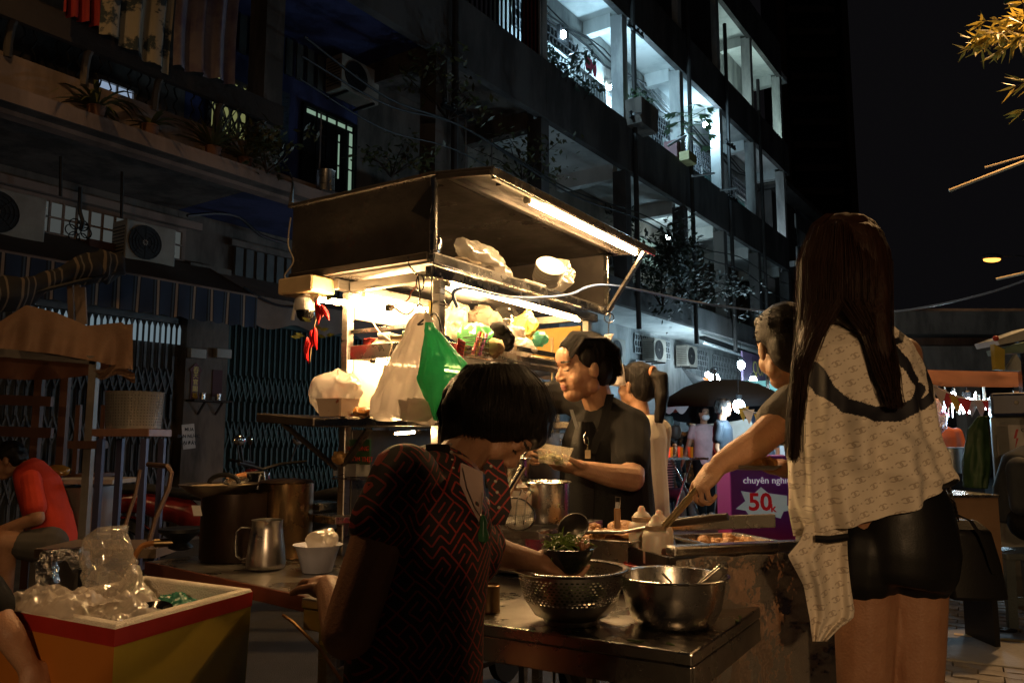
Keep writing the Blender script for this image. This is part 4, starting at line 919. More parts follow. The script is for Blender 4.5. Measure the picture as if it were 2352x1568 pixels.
# colander
c = onz(1312, 1428, .751)
CO = thing('colander', 'pierced stainless colander under the black bowl on the front table', 'colander', c)
m_cold = holes_mat('pierced_colander', .28, 64, 9, .055, .118, .30)
oc = MB().lathe([(.001, .012), (.07, .012), (.092, .022), (.118, .06), (.130, .105), (.133, .128)], c, 72).build('basket', m_cold, CO, 60)
MB().lathe([(.132, .125), (.147, .127), (.149, .131), (.146, .134), (.130, .132)], c, 56).build('rim', m_steel, CO, 60)
MB().lathe([(.062, .0), (.066, .0), (.072, .013), (.066, .013)], c, 40).build('foot', m_steelb, CO, 60)
# greens inside the colander
lump('greens', 'dark greens lying in the colander', c + Vector((0, 0, .075)), (.09, .09, .03), m_herb, .03, 22, 3, 'greens')
# black bowl with herbs held by the bending woman
bc = at(1306, 1316, 2.06)
BK = thing('black_bowl', 'black bowl heaped with green herbs and meat held over the colander', 'bowl', bc)
m_blkbowl = mat('black_melamine', (.010, .010, .010), .22)
hb_ = at(1306, 1257, 2.06).z - bc.z
MB().lathe([(.001, .0), (.030, .0), (.034, .006), (.055, hb_ * .55), (.069, hb_), (.066, hb_ + .001), (.052, hb_ * .55), (.03, .008), (.001, .008)], bc, 44).build('bowl', m_blkbowl, BK, 60)
hm = MB(); rg = random.Random(5)
for k in range(150):
    a = rg.uniform(0, 6.28); r = rg.uniform(0, .055); p = bc + Vector((r * math.cos(a) - .012, r * math.sin(a), hb_ + .004 + .022 * (1 - r / .06) * rg.random())); d = Vector((rg.gauss(0, 1), rg.gauss(0, 1), rg.gauss(.25, .4))).normalized(); L = rg.uniform(.015, .04)
    hm.tube([p, p + d * L * .5 + Vector((0, 0, .004)), p + d * L - Vector((0, 0, .004))], [.0016, .0022, .0006], 4)
hm.build('herbs', mat('fresh_herbs', (.13, .20, .03), .5, col2=(.06, .11, .015), ns=60), BK, True, kind='stuff')
ml = MB()
for k in range(16):
    a = rg.uniform(-1.2, 1.2); r = rg.uniform(.015, .05); p = bc + Vector((r * math.cos(a) + .008, r * math.sin(a), hb_ + .008)); ml.ell(p, (.012, .009, .006), Matrix.Rotation(rg.uniform(0, 3), 3, 'Y'), 8, 6)
ml.crumple(.008, 50, 3).build('meat', mat('cooked_meat', (.28, .13, .06), .4, col2=(.18, .07, .03), ns=50), BK, 'all')
# small tin at the left
profile_obj('tin', 'small brass-coloured tin standing left of the colander', 'tin', onz(1121, 1404, .751), [(.001, .001), (.031, .0), (.032, .004), (.031, .006), (.031, .064), (.032, .068), (.030, .070), (.028, .064), (.001, .063)], mat('brass_tin', (.30, .20, .10), .35, .9))
# gastro pans at the back of the table
def gpan(label, corner, ex, ey, lx, ly, z0, z1, fill=None, name='steel_pan'):
    P = lambda a, b, z: Vector((corner[0], corner[1], 0)) + ex * a + ey * b + Vector((0, 0, z)); t = thing(name, label, 'pan', P(lx / 2, ly / 2, z0)); q = MB(); r = .016
    def loop(i, z): return [P(i, i, z), P(lx - i, i, z), P(lx - i, ly - i, z), P(i, ly - i, z)]
    q._rings([loop(.03, z0), loop(.022, z1 - .01), loop(.02, z1), loop(0, z1), loop(0, z1 - .006)], False); q.quad(*loop(.03, z0)); o = q.build('pan', m_steel, t); md = o.modifiers.new('s', 'SOLIDIFY'); md.thickness = .0015; bevel(o, .004, 2)
    return t, P
e1, e2 = -T_e1, T_e2
p1 = onz(1228, 1229, .90)
t1, P1 = gpan('steel pan of fried pieces with a black ladle at the back of the front table', p1, e1, e2, .33, .22, .757, .90)
p2 = onz(1085, 1215, .895); t2, P2 = gpan('steel pan with a wire skimmer standing in it beside the fried pieces', p2, e1, e2, .22, .24, .757, .895)
fm = MB(); rg = random.Random(8); m_fry = mat('golden_fried', (.45, .22, .06), .55, col2=(.30, .12, .03), ns=45, bump=(120, .6))
def chunks(label, spots, name='fried_piece', cat='food', grp=None, s=1., m=m_fry):
    for k, p in enumerate(spots):
        o = MB().ell(p, Vector((rg.uniform(.018, .03), rg.uniform(.014, .022), rg.uniform(.012, .018))) * s, Matrix.Rotation(rg.uniform(0, 3), 3, 'Z') @ Matrix.Rotation(rg.uniform(-.5, .5), 3, 'X'), 14, 9).crumple(.016 * s, 45 / s, k + 3).build(name, m, None, 'all', loc=p); tag(o, label, cat, grp)
chunks('golden fried piece heaped in the steel pan', [P1(.09 + .022 * (i % 6) + rg.uniform(-.006, .006), .05 + .05 * (i // 6) + rg.uniform(-.006, .006), .888 + .012 * (i % 3)) for i in range(17)], grp='fried pieces heaped in the steel pan')
pc = P1(.235, .15, .91); o = MB().lathe([(.001, .0), (.03, .002), (.05, .012), (.045, .017), (.02, .01), (.001, .008)], pc, 24, Matrix.Rotation(.5, 3, 'X')).crumple(.008, 40, 5).build('fried_bread', m_fry, None, 'all', loc=pc); tag(o, 'curled flat fried bread at the right of the steel pan', 'food')
LD = thing('ladle', 'black steel ladle lying over the fried pieces, long handle to the right', 'ladle', P1(.06, .08, .9)); lr = Matrix.Rotation(math.radians(48), 3, 'X') @ Matrix.Rotation(math.radians(-20), 3, 'Y'); lc = at(1318, 1213, 2.40)
MB().lathe([(.001, -.009), (.02, -.007), (.038, -.001), (.047, .006), (.0465, .008), (.036, .002), (.018, -.003), (.001, -.005)], lc, 28, lr).build('scoop', mat('black_steel', (.06, .055, .05), .3, .7), LD, 60); MB().tube([lc + lr @ Vector((.047 * math.cos(a), .047 * math.sin(a), .007)) for a in [k * math.pi / 16 for k in range(33)]], .0016, 5, caps=False).build('scoop_rim', m_steel, LD, True)
MB().tube([lc + Vector((.03, 0, -.01)), at(1430, 1222, 2.42), at(1525, 1203, 2.38)], .005, 8).build('shaft', m_steelb, LD, True)
MB().tube([at(1520, 1204, 2.38), at(1600, 1194, 2.33), at(1672, 1186, 2.28)], [.009, .013, .011], 10).build('handle', mat('dark_wood_handle', (.05, .03, .018), .5), LD, True)
SKm = thing('wire_skimmer', 'round wire skimmer standing in the left pan', 'skimmer', P2(.1, .1, .77)); kc = at(1186, 1180, 2.36); kr = Matrix.Rotation(math.radians(62), 3, 'X') @ Matrix.Rotation(math.radians(18), 3, 'Y')
q = MB(); q.tube([kc + kr @ Vector((.056 * math.cos(a), .050 * math.sin(a), 0)) for a in [k * math.pi / 16 for k in range(33)]], .003, 6, caps=False); q.build('rim', m_steel, SKm, True)
q = MB()
for i in range(-8, 9):
    h = .050 * math.sqrt(max(0, 1 - (i / 9) ** 2)); w = .056 * math.sqrt(max(0, 1 - (i / 9) ** 2))
    q.tube([kc + kr @ Vector((i * .0062, -h, 0)), kc + kr @ Vector((i * .0062, 0, -.012)), kc + kr @ Vector((i * .0062, h, 0))], .0006, 3); q.tube([kc + kr @ Vector((-w, i * .0055, 0)), kc + kr @ Vector((0, i * .0055, -.012)), kc + kr @ Vector((w, i * .0055, 0))], .0006, 3)
q.build('mesh', m_steelb, SKm)
q = MB(); [q.tube([at(1192 + dx, 1208, 2.33), at(1198 + dx, 1150, 2.33), at(1203 + dx, 1128 + abs(dx), 2.34)], .0022, 6) for dx in (-10, 10)]; q.tube([at(1193, 1138, 2.34), at(1198, 1124, 2.34), at(1208, 1132, 2.335), at(1214, 1122, 2.34), at(1222, 1128, 2.34), at(1216, 1140, 2.34)], .0024, 6); q.build('hanger', m_steelb, SKm, True)
q = thing('rolling_pin', 'shiny steel tube handle rising from the left pan', 'handle', at(1160, 1150, 2.45)); MB().tube([at(1150, 1160, 2.44), at(1200, 1076, 2.50)], .011, 12).tube([at(1196, 1083, 2.495), at(1202, 1073, 2.502)], .0125, 12).build('tube', m_steel, q, True)
SP = thing('wooden_spatula', 'wooden handled slicer with steel loop behind the fried pieces', 'utensil', at(1418, 1215, 2.5)); MB().box(at(1418, 1190, 2.5), (.020, .010, .062)).build('handle', mat('bamboo', (.38, .20, .075), .5, stretch=(1, 1, .1)), SP); MB().tube([at(1414, 1166, 2.5), at(1414, 1140, 2.5), at(1425, 1142, 2.5), at(1423, 1166, 2.5)], .0018, 6).box(at(1418, 1160, 2.5), (.013, .004, .02)).build('loop', m_steel, SP)
bevel(SP.children[0], .004)
# squeeze bottles on a red tray
rp = onz(1505, 1297, .84); RTy = thing('red_tray', 'red plastic tray under the squeeze bottles', 'tray', (rp.x, rp.y, .752)); MB().lathe([(.001, .002), (.085, .0), (.092, .08), (.098, .088), (.094, .09), (.088, .082), (.001, .078)], (rp.x + .01, rp.y + .03, .752), 36).build('tray', mat('scarlet_plastic', (.55, .03, .015), .35), RTy, 50)
m_sq = mat('cloudy_bottle', (.70, .62, .52), .4, col2=(.62, .48, .36), ns=9); m_sq.node_tree.nodes['Principled BSDF'].inputs['Subsurface Weight'].default_value = .25
def squeeze(label, c, s, h):
    t = thing('squeeze_bottle', label, 'bottle', c); MB().lathe([(.001, 0), (.036, 0), (.041, .006), (.041, h * .58), (.036, h * .66), (.026, h * .69)], c, 28).build('bottle', m_sq, t, 45)
    MB().lathe([(.029, h * .69), (.030, h * .69), (.031, h * .78), (.026, h * .80)], c, 24).build('cap_ring', mat('stained_cap', (.35, .24, .15), .5, ns=40), t, 45); MB().lathe([(.027, h * .80), (.022, h * .85), (.012, h * .90), (.010, h * .97), (.007, h * .975), (.007, h)], c, 16, caps=True).build('nozzle', m_sq, t, 45)
squeeze('cloudy squeeze bottle with stained cap on the red tray', rp + Vector((.006, .01, .0)), 1, .142)
squeeze('second squeeze bottle half hidden behind the first', rp + Vector((.03, .085, .0)), 1, .150)
squeeze('small squeeze bottle behind the skimmer', at(1192, 1180, 2.62), 1, .11)
# big pots between the vendor and the pans
for k, (x, y, Y, r, h, lab) in enumerate(((1248, 1198, 2.75, .085, .13, 'deep steel pot half hidden behind the skimmer'), (1165, 1120, 2.85, .075, .10, 'small steel pot at the cart edge behind the bending woman'))):
    c = at(x, y, Y); profile_obj('steel_pot', lab, 'pot', c, [(.001, .0), (r, 0), (r + .004, .01), (r + .004, h), (r + .012, h + .004), (r + .008, h + .006), (r, h), (r - .002, .01), (.001, .008)], m_steel)
# the counter that carries them: low steel stand between table and cart
LS = thing('low_steel_stand', 'low steel stand carrying pots between the front table and the cart', 'stand', (at(1230, 1200, 2.8).x, 2.8, 0))
zst = at(1248, 1198, 2.75).z - .003
MB().box((at(1215, 1200, 2.85).x, 2.83, zst - .02), (.55, .42, .03), FC.m).build('top', m_steelb, LS); [MB().box(Vector((at(1215, 1200, 2.85).x, 2.83, (zst - .04) / 2)) + FC.m @ Vector((a * .24, b * .18, 0)), (.03, .03, zst - .04), FC.m).build('leg', m_steelb, LS) for a in (-1, 1) for b in (-1, 1)]
# ---- right-hand fryer trough wrapped in film
FR = thing('fryer_counter', 'steel fryer counter wrapped in shiny plastic film right of the front table', 'counter', (at(1700, 1300, 2.5).x, 2.5, 0))
f0 = onz(1545, 1252, .915); f1 = onz(1900, 1236, .915); fx = (f1 - f0).normalized(); fy = Vector((-fx.y, fx.x, 0)); fL = (f1 - f0).length
FF = lambda a, b, z: Vector((f0.x, f0.y, 0)) + fx * a + fy * b + Vector((0, 0, z)); F_m = Matrix((fx, fy, Vector((0, 0, 1)))).transposed()
tp('front_panel', m_brownsteel, lambda q: q.box(FF(fL / 2 + .05, .02, .45), (fL + .1, .012, .86), F_m), FR)
tp('side_panel', m_brownsteel, lambda q: q.box(FF(.0, .22, .45), (.012, .38, .86), F_m), FR)
tp('front_rim', m_steel, lambda q: q.box(FF(fL / 2 + .05, .0, .90), (fL + .12, .05, .028), F_m), FR, .006)
tp('back_rim', m_steel, lambda q: (q.box(FF(fL / 2 + .08, .36, .93), (fL, .02, .045), F_m)), FR, .004)
tp('trough', m_steelb, lambda q: q.box(FF(fL / 2 + .05, .19, .84), (fL + .08, .34, .01), F_m), FR)
fw = MB(); rows = []
for j in range(36):
    z = .885 - .80 * j / 35; row = []
    for k in range(46):
        a = -.02 + (fL + .05) * k / 45; p = FF(a, -.022, z); n_ = mnoise.turbulence_vector(Vector((a * 7, z * 2.2, 3)), 3, False); d = abs(mnoise.noise(Vector((a * 5 + z * 3, z * 1.8, 1)))) 
        row.append(p - fy * (.026 + .014 * abs(n_.x) * min(1, (j + 1) / 8) + .016 * d) + Vector((n_.y * .012, 0, n_.z * .012)))
    rows.append(row)
fw.sheet(rows).build('plastic_wrap', film_mat('wrap_film', (.75, .66, .55), .62, .34, .4, .07), FR, 'all')
tt_, PF = gpan('shallow steel tray of fried pieces on the fryer counter', FF(.14, .04, 0), fx, fy, .26, .26, .848, .905)
chunks('browned fried piece in the fryer tray', [PF(.05 + .04 * (i % 5) + rg.uniform(-.008, .008), .06 + .055 * (i // 5) + rg.uniform(-.01, .01), .885 + .01 * (i % 2)) for i in range(15)], grp='fried pieces in the fryer tray')
for k, (a_, b_, lab) in enumerate(((.06, .30, 'cloudy squeeze bottle at the back left of the fryer counter'),)): squeeze(lab, FF(a_, b_, .846), 1, .15)
profile_obj('sauce_bowl', 'small red sauce bowl beside the squeeze bottles', 'bowl', onz(1440, 1290, .82), [(.001, 0), (.03, 0), (.05, .035), (.052, .036), (.046, .034), (.001, .012)], mat('scarlet_plastic', (.55, .03, .015), .35), 28)
# long tongs of the customer
LT = thing('long_tongs', 'long brass-toned tongs held by the customer over the pan', 'tongs', at(1530, 1205, 2.33)); MB().tube([at(1523, 1206, 2.34), at(1622, 1096, 2.28)], [.006, .0075], 8).build('arm', mat('brassy_steel', (.55, .42, .24), .3, 1.), LT, True); MB().tube([at(1531, 1210, 2.36), at(1626, 1100, 2.31)], [.005, .007], 8).build('arm', mat('brassy_steel', (.55, .42, .24), .3, 1.), LT, True)
# plate of fried chicken
pc = at(1736, 1072, 2.32); PL = thing('plate', 'grey plate of fried chicken held by the customer', 'plate', pc); MB().lathe([(.001, -.008), (.05, -.008), (.068, .0), (.073, .004), (.072, .006), (.05, -.003), (.001, -.004)], pc, 36).build('dish', mat('grey_plate', (.12, .12, .12), .3), PL, 60)
chunks('crisp fried chicken piece on the customer\'s plate', [pc + Vector((x, y, .014)) for x, y in ((-.04, 0), (-.012, -.012), (.016, .005), (.036, -.006), (0, .03))], grp='fried chicken on the plate', s=.95)
# ---- printed price box 50k
PB = thing('price_box', 'purple and red price box printed 50k behind the fryer', 'sign', (at(1770, 1150, 3.05).x, 3.05, 0)); a0 = at(1676, 1078, 3.0); a1 = at(1862, 1078, 3.0)
def grad_mat(name, stops, z0, z1):
    m, nt, b, out = _nt(name); tc = N(nt, 'ShaderNodeTexCoord'); sx = N(nt, 'ShaderNodeSeparateXYZ', {0: tc.outputs['Object']}); mr = N(nt, 'ShaderNodeMapRange', {'Value': sx.outputs[2], 'From Min': z0, 'From Max': z1}); cr = N(nt, 'ShaderNodeValToRGB', {0: mr.outputs[0]})
    while len(cr.color_ramp.elements) < len(stops): cr.color_ramp.elements.new(.5)
    for e, (p, c) in zip(cr.color_ramp.elements, stops): e.position = p; e.color = (*c, 1)
    nt.links.new(cr.outputs[0], b.inputs['Base Color']); b.inputs['Roughness'].default_value = .35; nt.links.new(cr.outputs[0], b.inputs['Emission Color']); b.inputs['Emission Strength'].default_value = .03; return m  # weak emission added to the print, as if backlit
zb0, zb1 = .55, at(1676, 1046, 3.0).z
xm = (a0.x + a1.x) / 2
bx_ = MB().box((xm, 3.1, (zb0 + zb1) / 2), (a1.x - a0.x, .2, zb1 - zb0)).build('printed_box', grad_mat('purple_red_print', [(.0, (.55, .012, .03)), (.42, (.50, .015, .05)), (.62, (.22, .03, .28)), (1., (.22, .05, .36))], zb0, zb1), PB); bevel(bx_, .005)
MB().box((xm, 3.1, zb0 / 2), (.2, .16, zb0)).build('stand', m_iron, PB)
m_pw = mat('print_white', (.8, .78, .74), .5); m_plit = mat('print_lit_white', (.8, .78, .74), .5, emit=(.8, .76, .78, .25)); m_pr = mat('print_red', (.42, .008, .012), .5, emit=(.42, .008, .012, .2))  # some print colours get the same added faint glow
yS = 2.998
star = [(1690, 1168), (1712, 1150), (1702, 1127), (1733, 1132), (1748, 1118), (1765, 1132), (1808, 1138), (1808, 1160), (1823, 1170), (1800, 1174), (1793, 1190), (1757, 1180), (1724, 1188), (1713, 1172)]
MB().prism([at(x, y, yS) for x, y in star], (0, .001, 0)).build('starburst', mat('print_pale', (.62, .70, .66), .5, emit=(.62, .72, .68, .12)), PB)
text('lettering', '50', at(1760, 1120, 3).z * 0 + .088, m_pr, PB, at(1746, 1154, yS - .002), (1, 0, 0), (0, 0, 1), bold=.0022); text('lettering', 'k', .040, m_pr, PB, at(1776, 1167, yS - .002), (1, 0, 0), (0, 0, 1), bold=.001)
text('lettering', 'chuyên nghiệp', .034, m_plit, PB, at(1768, 1103, yS - .002), (1, 0, 0), (0, 0, 1)); text('lettering', '50', .032, mat('print_yellow', (.65, .45, .04), .5), PB, at(1716, 1203, yS - .002), (1, 0, 0), (0, 0, 1), bold=.001)
text('lettering', 'NGUYÊN LIỆU', .03, mat('print_lilac', (.45, .35, .6), .5), PB, at(1800, 1062, yS - .002), (1, 0, 0), (0, 0, 1))
# ---- tub in the vendor's hands
tc_ = at(1268, 1066, 2.95); FT = thing('food_tub', 'clear plastic tub half full of green vegetables in the vendor\'s hand', 'tub', tc_); tr_ = Matrix.Rotation(.16, 3, 'Y') @ Matrix.Rotation(.35, 3, 'Z'); q = MB()
q._rings([[tc_ + tr_ @ Vector((a * w, b * d, z)) for a, b in ((-.9, -1), (.9, -1), (1, -.9), (1, .9), (.9, 1), (-.9, 1), (-1, .9), (-1, -.9))] for z, w, d in ((.0, .042, .035), (.066, .056, .046), (.068, .058, .048), (.070, .056, .046))], False); q.f.append(tuple(range(8))); q.mi.append(0); q.build('tub', film_mat('tub_plastic', (.85, .78, .62), .74, .10, .6, .2), FT, 30)
chs = MB(); rg = random.Random(3)
for k in range(26): chs.ell(tc_ + tr_ @ Vector((rg.uniform(-.034, .034), rg.uniform(-.028, .028), rg.uniform(.008, .034))), (.012, .009, .007), Matrix.Rotation(rg.uniform(0, 3), 3, 'Z'), 7, 5)
chs.crumple(.006, 60, 2).build('vegetables', mat('veg', (.42, .36, .09), .5, col2=(.14, .16, .03), ns=45, thr=(.42, .58)), FT, 'all', kind='stuff')
SPn = thing('spoon', 'shiny spoon in the vendor\'s other hand', 'spoon', at(1208, 1045, 3.17)); MB().tube([at(1196, 1052, 3.15), at(1212, 1036, 3.19)], [.006, .004], 8).build('handle', m_steel, SPn, True)
# ================================================================== left work table
L_o = onz(728, 1372, .75); L_x = (onz(450, 1312, .75) - L_o).normalized(); L_y = Vector((-L_x.y, L_x.x, 0)); L_y = L_y if L_y.y > 0 else -L_y
LL = lambda a, b, z: Vector((L_o.x, L_o.y, 0)) + L_x * a + L_y * b + Vector((0, 0, z)); L_m = Matrix((L_x, L_y, Vector((0, 0, 1)))).transposed()
if L_m.determinant() < 0: L_m = Matrix((L_x, -L_y, Vector((0, 0, 1)))).transposed()
TL = thing('steel_table', 'steel side table with stock pots and pitcher left of the bending woman', 'table', LL(.3, .4, 0))
tp('table_top', m_ttop, lambda q: q.box(LL(.32, .42, .735), (1.5, .84, .028), L_m), TL, .004); tp('table_apron', mat('rusty_rim', (.22, .08, .05), .5, .5, ns=12), lambda q: q.box(LL(.32, -.004, .726), (1.5, .008, .045), L_m), TL, .002)
for a, b in ((-.38, .06), (-.38, .78), (1.02, .06), (1.02, .78)): tp('leg', m_steelb, lambda q: q.box(LL(a, b, .36), (.035, .035, .72), L_m), TL)
tp('gas_pipe', mat('brass_pipe', (.45, .28, .12), .35, .9), lambda q: q.tube([LL(.12, -.03, .69), LL(.05, -.04, .68), LL(-.05, -.02, .62), LL(-.12, .02, .52)], .005, 8), TL, smooth=True)
c = onz(610, 1306, .751); PT = thing('steel_pitcher', 'stainless milk pitcher with handle on the left side table', 'pitcher', c); h = at(610, 1194, c.y).z - c.z
MB().lathe([(.001, .0), (.055, .0), (.064, .006), (.068, .02), (.062, .08), (.054, .14), (.053, h), (.055, h + .002), (.051, h), (.052, .14), (.06, .08), (.065, .02), (.001, .008)], c, 48).build('body', mat('satin_steel', (.56, .54, .52), .30, 1., rvar=.05), PT, 60)
hd = c + Vector((-.052, -.015, 0)); MB().sheet([[hd + Vector((x, y, z)) for y in (-.009, .009)] for x, z in ((0, h * .86), (-.035, h * .87), (-.05, h * .78), (-.052, h * .5), (-.048, h * .28), (-.03, h * .2), (-.008, h * .24))]).build('handle', m_steelb, PT, 'all'); PT.children[1].modifiers.new('s', 'SOLIDIFY').thickness = .003
m_pot1 = mat('browned_pot', (.30, .20, .10), .28, .95, col2=(.16, .10, .05), ns=5, rvar=.1); m_pot2 = mat('black_pot', (.03, .018, .013), .35, .6)
def stockpot(label, px, Y, r, ztop, m, lid=True):
    c = Vector((at(px, 1200, Y).x, Y, .751)); h = ztop - .751; t = thing('stock_pot', label, 'pot', c); MB().lathe([(.001, 0), (r - .006, 0), (r, .01), (r, h - .004), (r + .006, h), (r - .002, h), (r - .006, .02), (.001, .012)], c, 48).build('pot', m, t, 50)
    if lid: MB().lathe([(r + .004, h + .002), (r - .01, h + .01), (r * .5, h + .014), (.001, h + .016)], c, 40).build('lid', m_pot2, t, 50)
    return t, c, h
zt = at(655, 1108, 3.15).z
stockpot('tall brown stock pot behind the pitcher', 655, 3.18, .105, zt, m_pot1)
t, c, h = stockpot('black stock pot with a wok resting on it', 540, 3.1, .125, at(540, 1128, 3.1).z, m_pot2, False)
t2 = thing('wok', 'wok full of noodles resting on the black stock pot', 'wok', c + Vector((-.03, 0, h))); wc = at(505, 1130, 3.08); MB().lathe([(.001, -.03), (.06, -.024), (.11, .0), (.148, .03), (.150, .032), (.146, .031), (.108, .005), (.001, -.02)], wc, 44).build('bowl', m_sooty, t2, 60); MB().lathe([(.001, .03), (.09, .028), (.135, .022)], wc, 30).crumple(.006, 40, 2).build('noodles', mat('steamed_noodles', (.5, .38, .22), .5), t2, 'all')
q = MB(); 
for dx in (0,): q.tube([wc + Vector((.05 + .055 * math.cos(a), -.10, .04 + .03 * math.sin(a))) for a in [k * math.pi / 8 for k in range(9)]], .009, 8)
q.build('handle', m_iron, t2, True); MB().tube([wc + Vector((-.01, .1, .04)), wc + Vector((.05, .14, .06))], .013, 8).build('wooden_grip', mat('orange_wood', (.5, .2, .06), .5), t2, True)
q = thing('spider_strainer', 'round wire strainer lying on the wok', 'strainer', wc + Vector((.07, -.04, .035))); kr = Matrix.Rotation(.25, 3, 'X'); kc = wc + Vector((.075, -.05, .045)); mm = MB(); mm.tube([kc + kr @ Vector((.045 * math.cos(a), .045 * math.sin(a), 0)) for a in [k * math.pi / 12 for k in range(25)]], .003, 5, caps=False)
for i in range(-4, 5): hh = .045 * math.sqrt(1 - (i / 5) ** 2); mm.tube([kc + kr @ Vector((i * .009, -hh, 0)), kc + kr @ Vector((i * .009, hh, 0))], .001, 3); mm.tube([kc + kr @ Vector((-hh, i * .009, .002)), kc + kr @ Vector((hh, i * .009, .002))], .001, 3)
mm.build('wire_net', m_steel, q)
q = thing('pot_handle_frame', 'thin steel lid handle standing up behind the stock pots', 'handle', at(585, 1110, 3.3)); MB().tube([at(562, 1110, 3.3), at(562, 1086, 3.3), at(606, 1084, 3.3), at(608, 1110, 3.3)], .005, 6).build('loop', m_steelb, q, True)
# burner with hose
bc_ = onz(415, 1262, .752); BN = thing('gas_burner', 'cast iron gas burner with brass valve left of the stock pots', 'burner', bc_); MB().lathe([(.03, 0), (.05, .01), (.03, .03), (.05, .05), (.09, .075), (.09, .088), (.05, .084), (.001, .08)], bc_, 30).build('burner_head', m_iron, BN, 50); MB().tube([bc_ + Vector((-.02, 0, .03)), bc_ + Vector((-.10, -.02, .03))], .018, 10).build('valve', mat('brass_valve', (.45, .33, .18), .3, 1.), BN, True)
hp_ = [bc_ + Vector((-.10, -.02, .03)), bc_ + Vector((-.15, -.03, .015)), bc_ + Vector((-.18, -.04, -.06)), bc_ + Vector((-.2, -.08, -.2)), bc_ + Vector((-.22, -.1, -.45)), bc_ + Vector((-.2, -.1, -.74))]
wire('orange gas hose curving down from the burner', hp_, .012, mat('orange_hose', (.45, .19, .06), .5), 'gas_hose')
o = MB().sheet([[at(440 + dx + dy * .2, 1160 + dy, 2.95) for dx in (0, 10, 20)] for dy in (0, 12, 24)]).build('label_tag', m_pw, None, loc=at(440, 1180, 2.95)); tag(o, 'torn white paper label stuck on the black stock pot', 'label')
# white mesh basket with film-wrapped food
c = onz(728, 1312, .751); BS = thing('plastic_basket', 'white mesh plastic basket with wrapped noodles beside the bending woman', 'basket', c); h = at(728, 1252, c.y).z - c.z; m_bw = mat('bluish_white_plastic', (.55, .56, .66), .4)
MB().lathe([(.001, 0), (.05, 0), (.065, h * .6), (.076, h * .96), (.083, h), (.085, h + .004), (.074, h), (.06, h * .5), (.001, .01)], c, 40).build('basket', m_bw, BS, 60)
lump('plastic_bag', 'clear bag of noodles heaped in the white basket', c + Vector((.02, 0, h + .015)), (.055, .05, .04), film_mat('noodle_film', (.85, .78, .68), .15, .2, .5, .15), .03, 12, 44)
# steel trays in the dark behind
for k, (x, y, Y, lab) in enumerate(((735, 1160, 3.3, 'bright rim of a steel tray behind the brown stock pot'), (770, 1190, 3.2, 'steel tray with tools under the cart shelf'))):
    c = at(x, y, Y); o = MB().box(c, (.16, .12, .03), L_m).build('steel_tray', m_steel, None, loc=c); bevel(o, .004); tag(o, lab, 'tray')
# ================================================================== foam cooler box
kn_ = onz(265, 1436, .75); kr_ = onz(578, 1352, .75); kl_ = onz(90, 1372, .75); kx = kr_ - kn_; ky = kl_ - kn_
ky = ky - kx * (ky.dot(kx) / kx.dot(kx)) * .6
KB = lambda a, b, z: Vector((kn_.x, kn_.y, 0)) + kx * a + ky * b + Vector((0, 0, z))
CB = thing('foam_cooler', 'yellow and red lidless foam cooler box full of plastic bags in the left foreground', 'cooler box', KB(.5, .5, .28))
def loopc(i, z): return [KB(i, i, z), KB(1 - i, i, z), KB(1 - i, 1 - i, z), KB(i, 1 - i, z)]
m_foamy = mat('yellow_printed_foam', (.44, .33, .04), .6, col2=(.37, .27, .035), ns=3, bump=(60, .05)); m_foamr = mat('red_rim_print', (.38, .02, .012), .6); m_foamw = mat('white_foam', (.75, .68, .58), .8, bump=(160, .5)); m_foamo = mat('orange_printed_foam', (.50, .17, .02), .6, col2=(.45, .15, .02), ns=3, bump=(60, .05))
q = MB(); q._rings([loopc(.02, .30), loopc(0, .70)], False); q.mi = [0, 0, 0, 1]; q.quad(*loopc(.02, .30)); q.build('box', [m_foamy, m_foamo], CB)
q = MB(); q._rings([loopc(-.004, .70), loopc(-.006, .742)], False); q.build('rim_band', m_foamr, CB)
q = MB(); q._rings([loopc(-.006, .742), loopc(.004, .752), loopc(.062, .752), loopc(.072, .745), loopc(.085, .40)], False); q.quad(*loopc(.085, .40)); o = q.build('foam_lining', m_foamw, CB); bevel(o, .004)
# it stands on a stool
STL = thing('plastic_stool', 'low dark stool under the foam cooler box', 'stool', KB(.5, .5, 0)); q = MB(); K_m = Matrix((kx.normalized(), Vector((-kx.y, kx.x, 0)).normalized(), Vector((0, 0, 1)))).transposed()
q.box(KB(.5, .5, .275), (.34, .34, .04), K_m); q.build('seat', m_iron, STL); [MB().box(KB(.5 + a * .25, .5 + b * .25, .127), (.04, .04, .254), K_m).build('leg', m_iron, STL) for a in (-1, 1) for b in (-1, 1)]
# bags in the cooler
def film_sheet(label, P, n, amp, sc, seed, m, name='plastic_bag'):
    g = []
    for j in range(n + 1):
        row = []
        for i in range(n + 1):
            p = Vector(P(i / n, j / n)); e = min(1., 6 * min(i / n, 1 - i / n, j / n, 1 - j / n) + .35); q = p * sc + Vector((seed * 5.1, seed, 0))
            h = mnoise.ridged_multi_fractal(q, .9, 2.1, 4, 1., 2.) - .9; d = mnoise.noise_vector(q * .7)
            row.append(p + Vector((d.x * amp * .8, d.y * amp * .8, h * amp * e)))
        g.append(row)
    o = MB().sheet(g).build(name, m, None, 'all', loc=P(.5, .5)); return tag(o, label, 'bag')
m_fm = film_mat('thin_milky_film', (.80, .72, .64), .40, .09, .5, .22)
film_sheet('milky plastic bag spilling over the left rim of the cooler', lambda a, b: KB(-.06 + .36 * a, .30 + .66 * b, .775 - .04 * (a - .4) ** 2 - .10 * max(0, .16 - a)), 70, .034, 8, 1, m_fm)
film_sheet('heap of pale plastic bags inside the cooler', lambda a, b: KB(.13 + .52 * a, .12 + .74 * b, .70 + .05 * math.sin(math.pi * a) * math.sin(math.pi * b)), 80, .036, 9, 2, m_fm)
